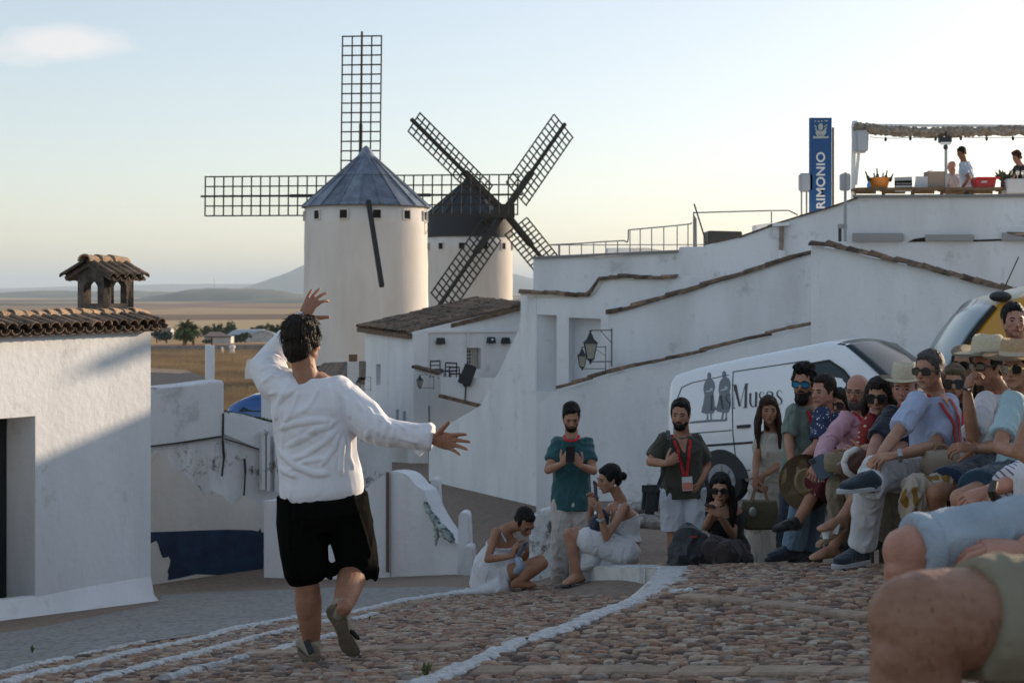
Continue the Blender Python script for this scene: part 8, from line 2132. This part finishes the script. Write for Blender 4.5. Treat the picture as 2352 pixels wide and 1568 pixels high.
TL = [(349,372,752,540,'blue green bush beside the left house corner in the valley',L_b,1),(366,398,760,530,'dense bush left of the palm tree',L_b,2),(462,490,745,600,'dark tree just right of the palm',L_g,3),
      (484,512,740,640,'dark round tree behind the low barn wing',L_g,4),(508,545,738,620,'large dark tree left of the big barn roof',L_g,5),(570,600,750,660,'low dark tree behind the barn roof ridge',L_g,6),
      (592,620,744,660,'round tree behind the right part of the barn',L_o,7),(612,645,737,640,'tall dark tree right of the barn',L_g,8),(528,556,768,540,'bush in front of the barn left wall',L_b,9),(550,577,763,545,'bigger green bush in front of the barn',L_g,10),
      (640,668,745,640,'dark tree half hidden by the performer sleeve',L_g,11),(466,484,778,520,'small green shrub under the low barn wing',L_o,12)]
for px0, px1, py0, d, lab, lm, sd in TL: tree(px0, px1, py0, d, lab, lm, sd)
# palm
d = 470; cx = (430-1176)/F*d; gz_ = ground_z(cx, d); zt = (657-742)/F*d
pm = empty('palm_tree', (cx, d, gz_), 'bushy sunlit palm tree in the valley beside the left house', 'tree')
hT = zt-gz_-1.6
MB().tube([(cx-.8, d, gz_-.3), (cx-.7, d, gz_+hT*.5), (cx-.5, d, gz_+hT)], [.75,.65,.7], 9).tube([(cx+2.2, d, gz_-.3), (cx+1.9, d, gz_+hT*.5), (cx+1.6, d, gz_+hT*.85)], [.6,.55,.6], 9).build('trunk', mat('palm_skirt', (.30,.17,.07), .95, .8, 3, .5, 1.2), pm)
fr = MB(); r_ = random.Random(3)
for (bx, bz, n_, sc) in ((-.5, hT, 90, 1.15), (2.0, hT*.85, 70, 1.0), (-2.6, hT*.6, 50, .95), (.5, hT*.5, 40, .9)):
    for k in range(n_):
        a = r_.random()*6.28; el_ = r_.uniform(-.3, 1.3); L = r_.uniform(2.6, 3.9)*sc; p = V((cx+bx, d, gz_+bz)); dr = V((math.cos(a)*math.cos(el_), math.sin(a)*math.cos(el_), math.sin(el_)))
        pts = [p]
        for i in range(5): dr = (dr+V((0,0,-.24))).normalized(); p = p+dr*L/5; pts.append(p)
        sd_ = dr.cross(V((0,0,1))).normalized()
        for i in range(5):
            for s__ in (-1, 1):
                w_ = 1.0*(1-abs(i-2)/4); q_ = pts[i].lerp(pts[i+1], .6)+sd_*s__*w_+V((0,0,-.25*w_)); fr.add([pts[i], pts[i+1], q_], [(0,1,2)])
fr.build('fronds', mat('palm_leaf', (.12,.15,.03), .7, var=.6, vscale=.6, vcol=(.03,.045,.012)), pm)
# barns
M_barnw = mat('barn_white_wall', (.52,.50,.49), .9, var=.2, vscale=.4); M_barnr = mat('barn_pale_roof', (.36,.40,.43), .7, var=.2, vscale=.5)
def px3(px, py, d): return P(px, py, d)
bd = 565; bar_ = empty('barn', px3(590,786,bd), 'big white barn with pale blue grey roof in the valley', 'barn')
MB().prism([px3(576,790,bd),px3(576,768,bd),px3(600,758.5,bd),px3(612,757.5,bd),px3(626,764,bd),px3(635,771,bd),px3(635,790,bd)], (0,.5,0)).build('gable_wall', M_barnw, bar_)
MB().prism([px3(521,790,bd+8),px3(521,768,bd+8),px3(576,768,bd),px3(576,790,bd)], (.2,.6,0)).build('side_wall', M_barnw, bar_)
MB().prism([px3(520,769,bd+6),px3(535,759,bd+20),px3(549,755.5,bd+26),px3(607,756,bd+6),px3(600,758,bd-.5),px3(575,768.5,bd-.5)], (0,0,-.3)).build('roof', M_barnr, bar_)
MB().prism([px3(600,758,bd-.5),px3(607,756,bd+6),px3(640,768,bd+6),px3(636,772,bd-.5)], (0,0,-.3)).build('roof', M_barnr, bar_)
b2_ = empty('barn', px3(500,787,520), 'long low white barn wing left of the big barn', 'barn')
MB().prism([px3(469,789,520),px3(469,772,520),px3(530,773,520),px3(530,789,520)], (0,6,0)).build('wall', M_barnw, b2_)
MB().prism([px3(468,772,519),px3(482,762,528),px3(507,762,528),px3(531,772.5,519)], (0,.3,-.3)).build('roof', mat('brown_barn_roof', (.16,.12,.10), .9), b2_)
for px0, px1, y0, y1, dd, lab in ((352,366,758,772,600,'small pale house among the bushes at the left wall corner'),(374,392,756,768,640,'small white farmhouse behind the bushes left of the palm'),(664,690,765,775,700,'low white shed far behind the performer hand')):
    r0 = empty('farmhouse', px3(px0, y1, dd), lab, 'house'); m = MB().prism([px3(px0,y1+6,dd),px3(px0,y0,dd),px3(px1,y0,dd),px3(px1,y1+6,dd)], (0,6,0)).build('wall', M_barnw, r0)
    MB().prism([px3(px0-1,y0+.5,dd-.5),px3(px0+1,y0-4,dd+3),px3(px1-1,y0-4,dd+3),px3(px1+1,y0+.5,dd-.5)], (0,0,-.3)).build('roof', MATS['brown_barn_roof'], r0)
lw = MB().prism([px3(250,830,152),px3(250,795.5,152),px3(480,793,152),px3(700,790,152),px3(700,830,152)], (0,.4,0)).build('field_wall', mat('grey_field_wall', (.30,.26,.23), .95, .5, 3, .3, 1.5)); tag(lw, 'long low grey wall beyond the golden field', 'wall')
for i, (px, y0, y1, w, lab) in enumerate(((510,797,812,.12,'slim white post in front of the field wall'),(533,793,811,.3,'pale stone fountain shaped post in front of the field wall'))):
    a = px3(px, y1, 140); m = MB().rev([(w,0),(w*.8,.1),(w*.7,.4),(w*1.2,.62),(w*.9,.78),(w*.2,.84)] if i else [(w,0),(w*.9,.5),(w*.8,.66)], a, n=10); o = m.build('post', W_mill, smooth=True); tag(o, lab, 'post')
sd_ = empty('shed', px3(575,855,84), 'small white wedge shaped shed in the golden field', 'shed')
MB().prism([px3(562,870,84),px3(563,845,84),px3(568,826,84),px3(583,822,84),px3(585,870,84)], (0,1.2,0)).build('white_wall', W_clean, sd_)
MB().prism([px3(585.5,870,84.3),px3(585.5,823,84.3),px3(606,825,84.3),px3(606,870,84.3)], (0,1.0,0)).build('dark_wall', mat('slate_wall', (.10,.11,.12), .9), sd_)
# dry grass in the field
gr = MB(); r_ = random.Random(9)
for k in range(26000):
    y = 55*(2.75**r_.random()); px = r_.uniform(335, 640) if r_.random() < .9 else r_.uniform(640, 860); x = (px-1176)/F*y
    if vnoise(np.array([[x*.12, y*.05, 1.0]]))[0] < .38: continue
    z = ground_z(x, y); h = r_.uniform(.12,.42); a = r_.uniform(-.15,.15)
    gr.v += [(x-.05,y,z),(x+.05,y,z),(x+a,y+.02,z+h)]; n0 = len(gr.v)-3; gr.f.append((n0,n0+1,n0+2)); gr.m.append(0)
o = gr.build('dry_grass', mat('dry_golden_grass', (.52,.37,.21), .9, var=.5, vscale=.15, vcol=(.28,.19,.11))); tag(o, kind='stuff')
mast = MB().bar(px3(492,668,8560), px3(492,640,8560), 2.2, 2.2).build('radio_mast', M_grey); tag(mast, 'thin radio mast on the flat dark hill far away', 'mast')
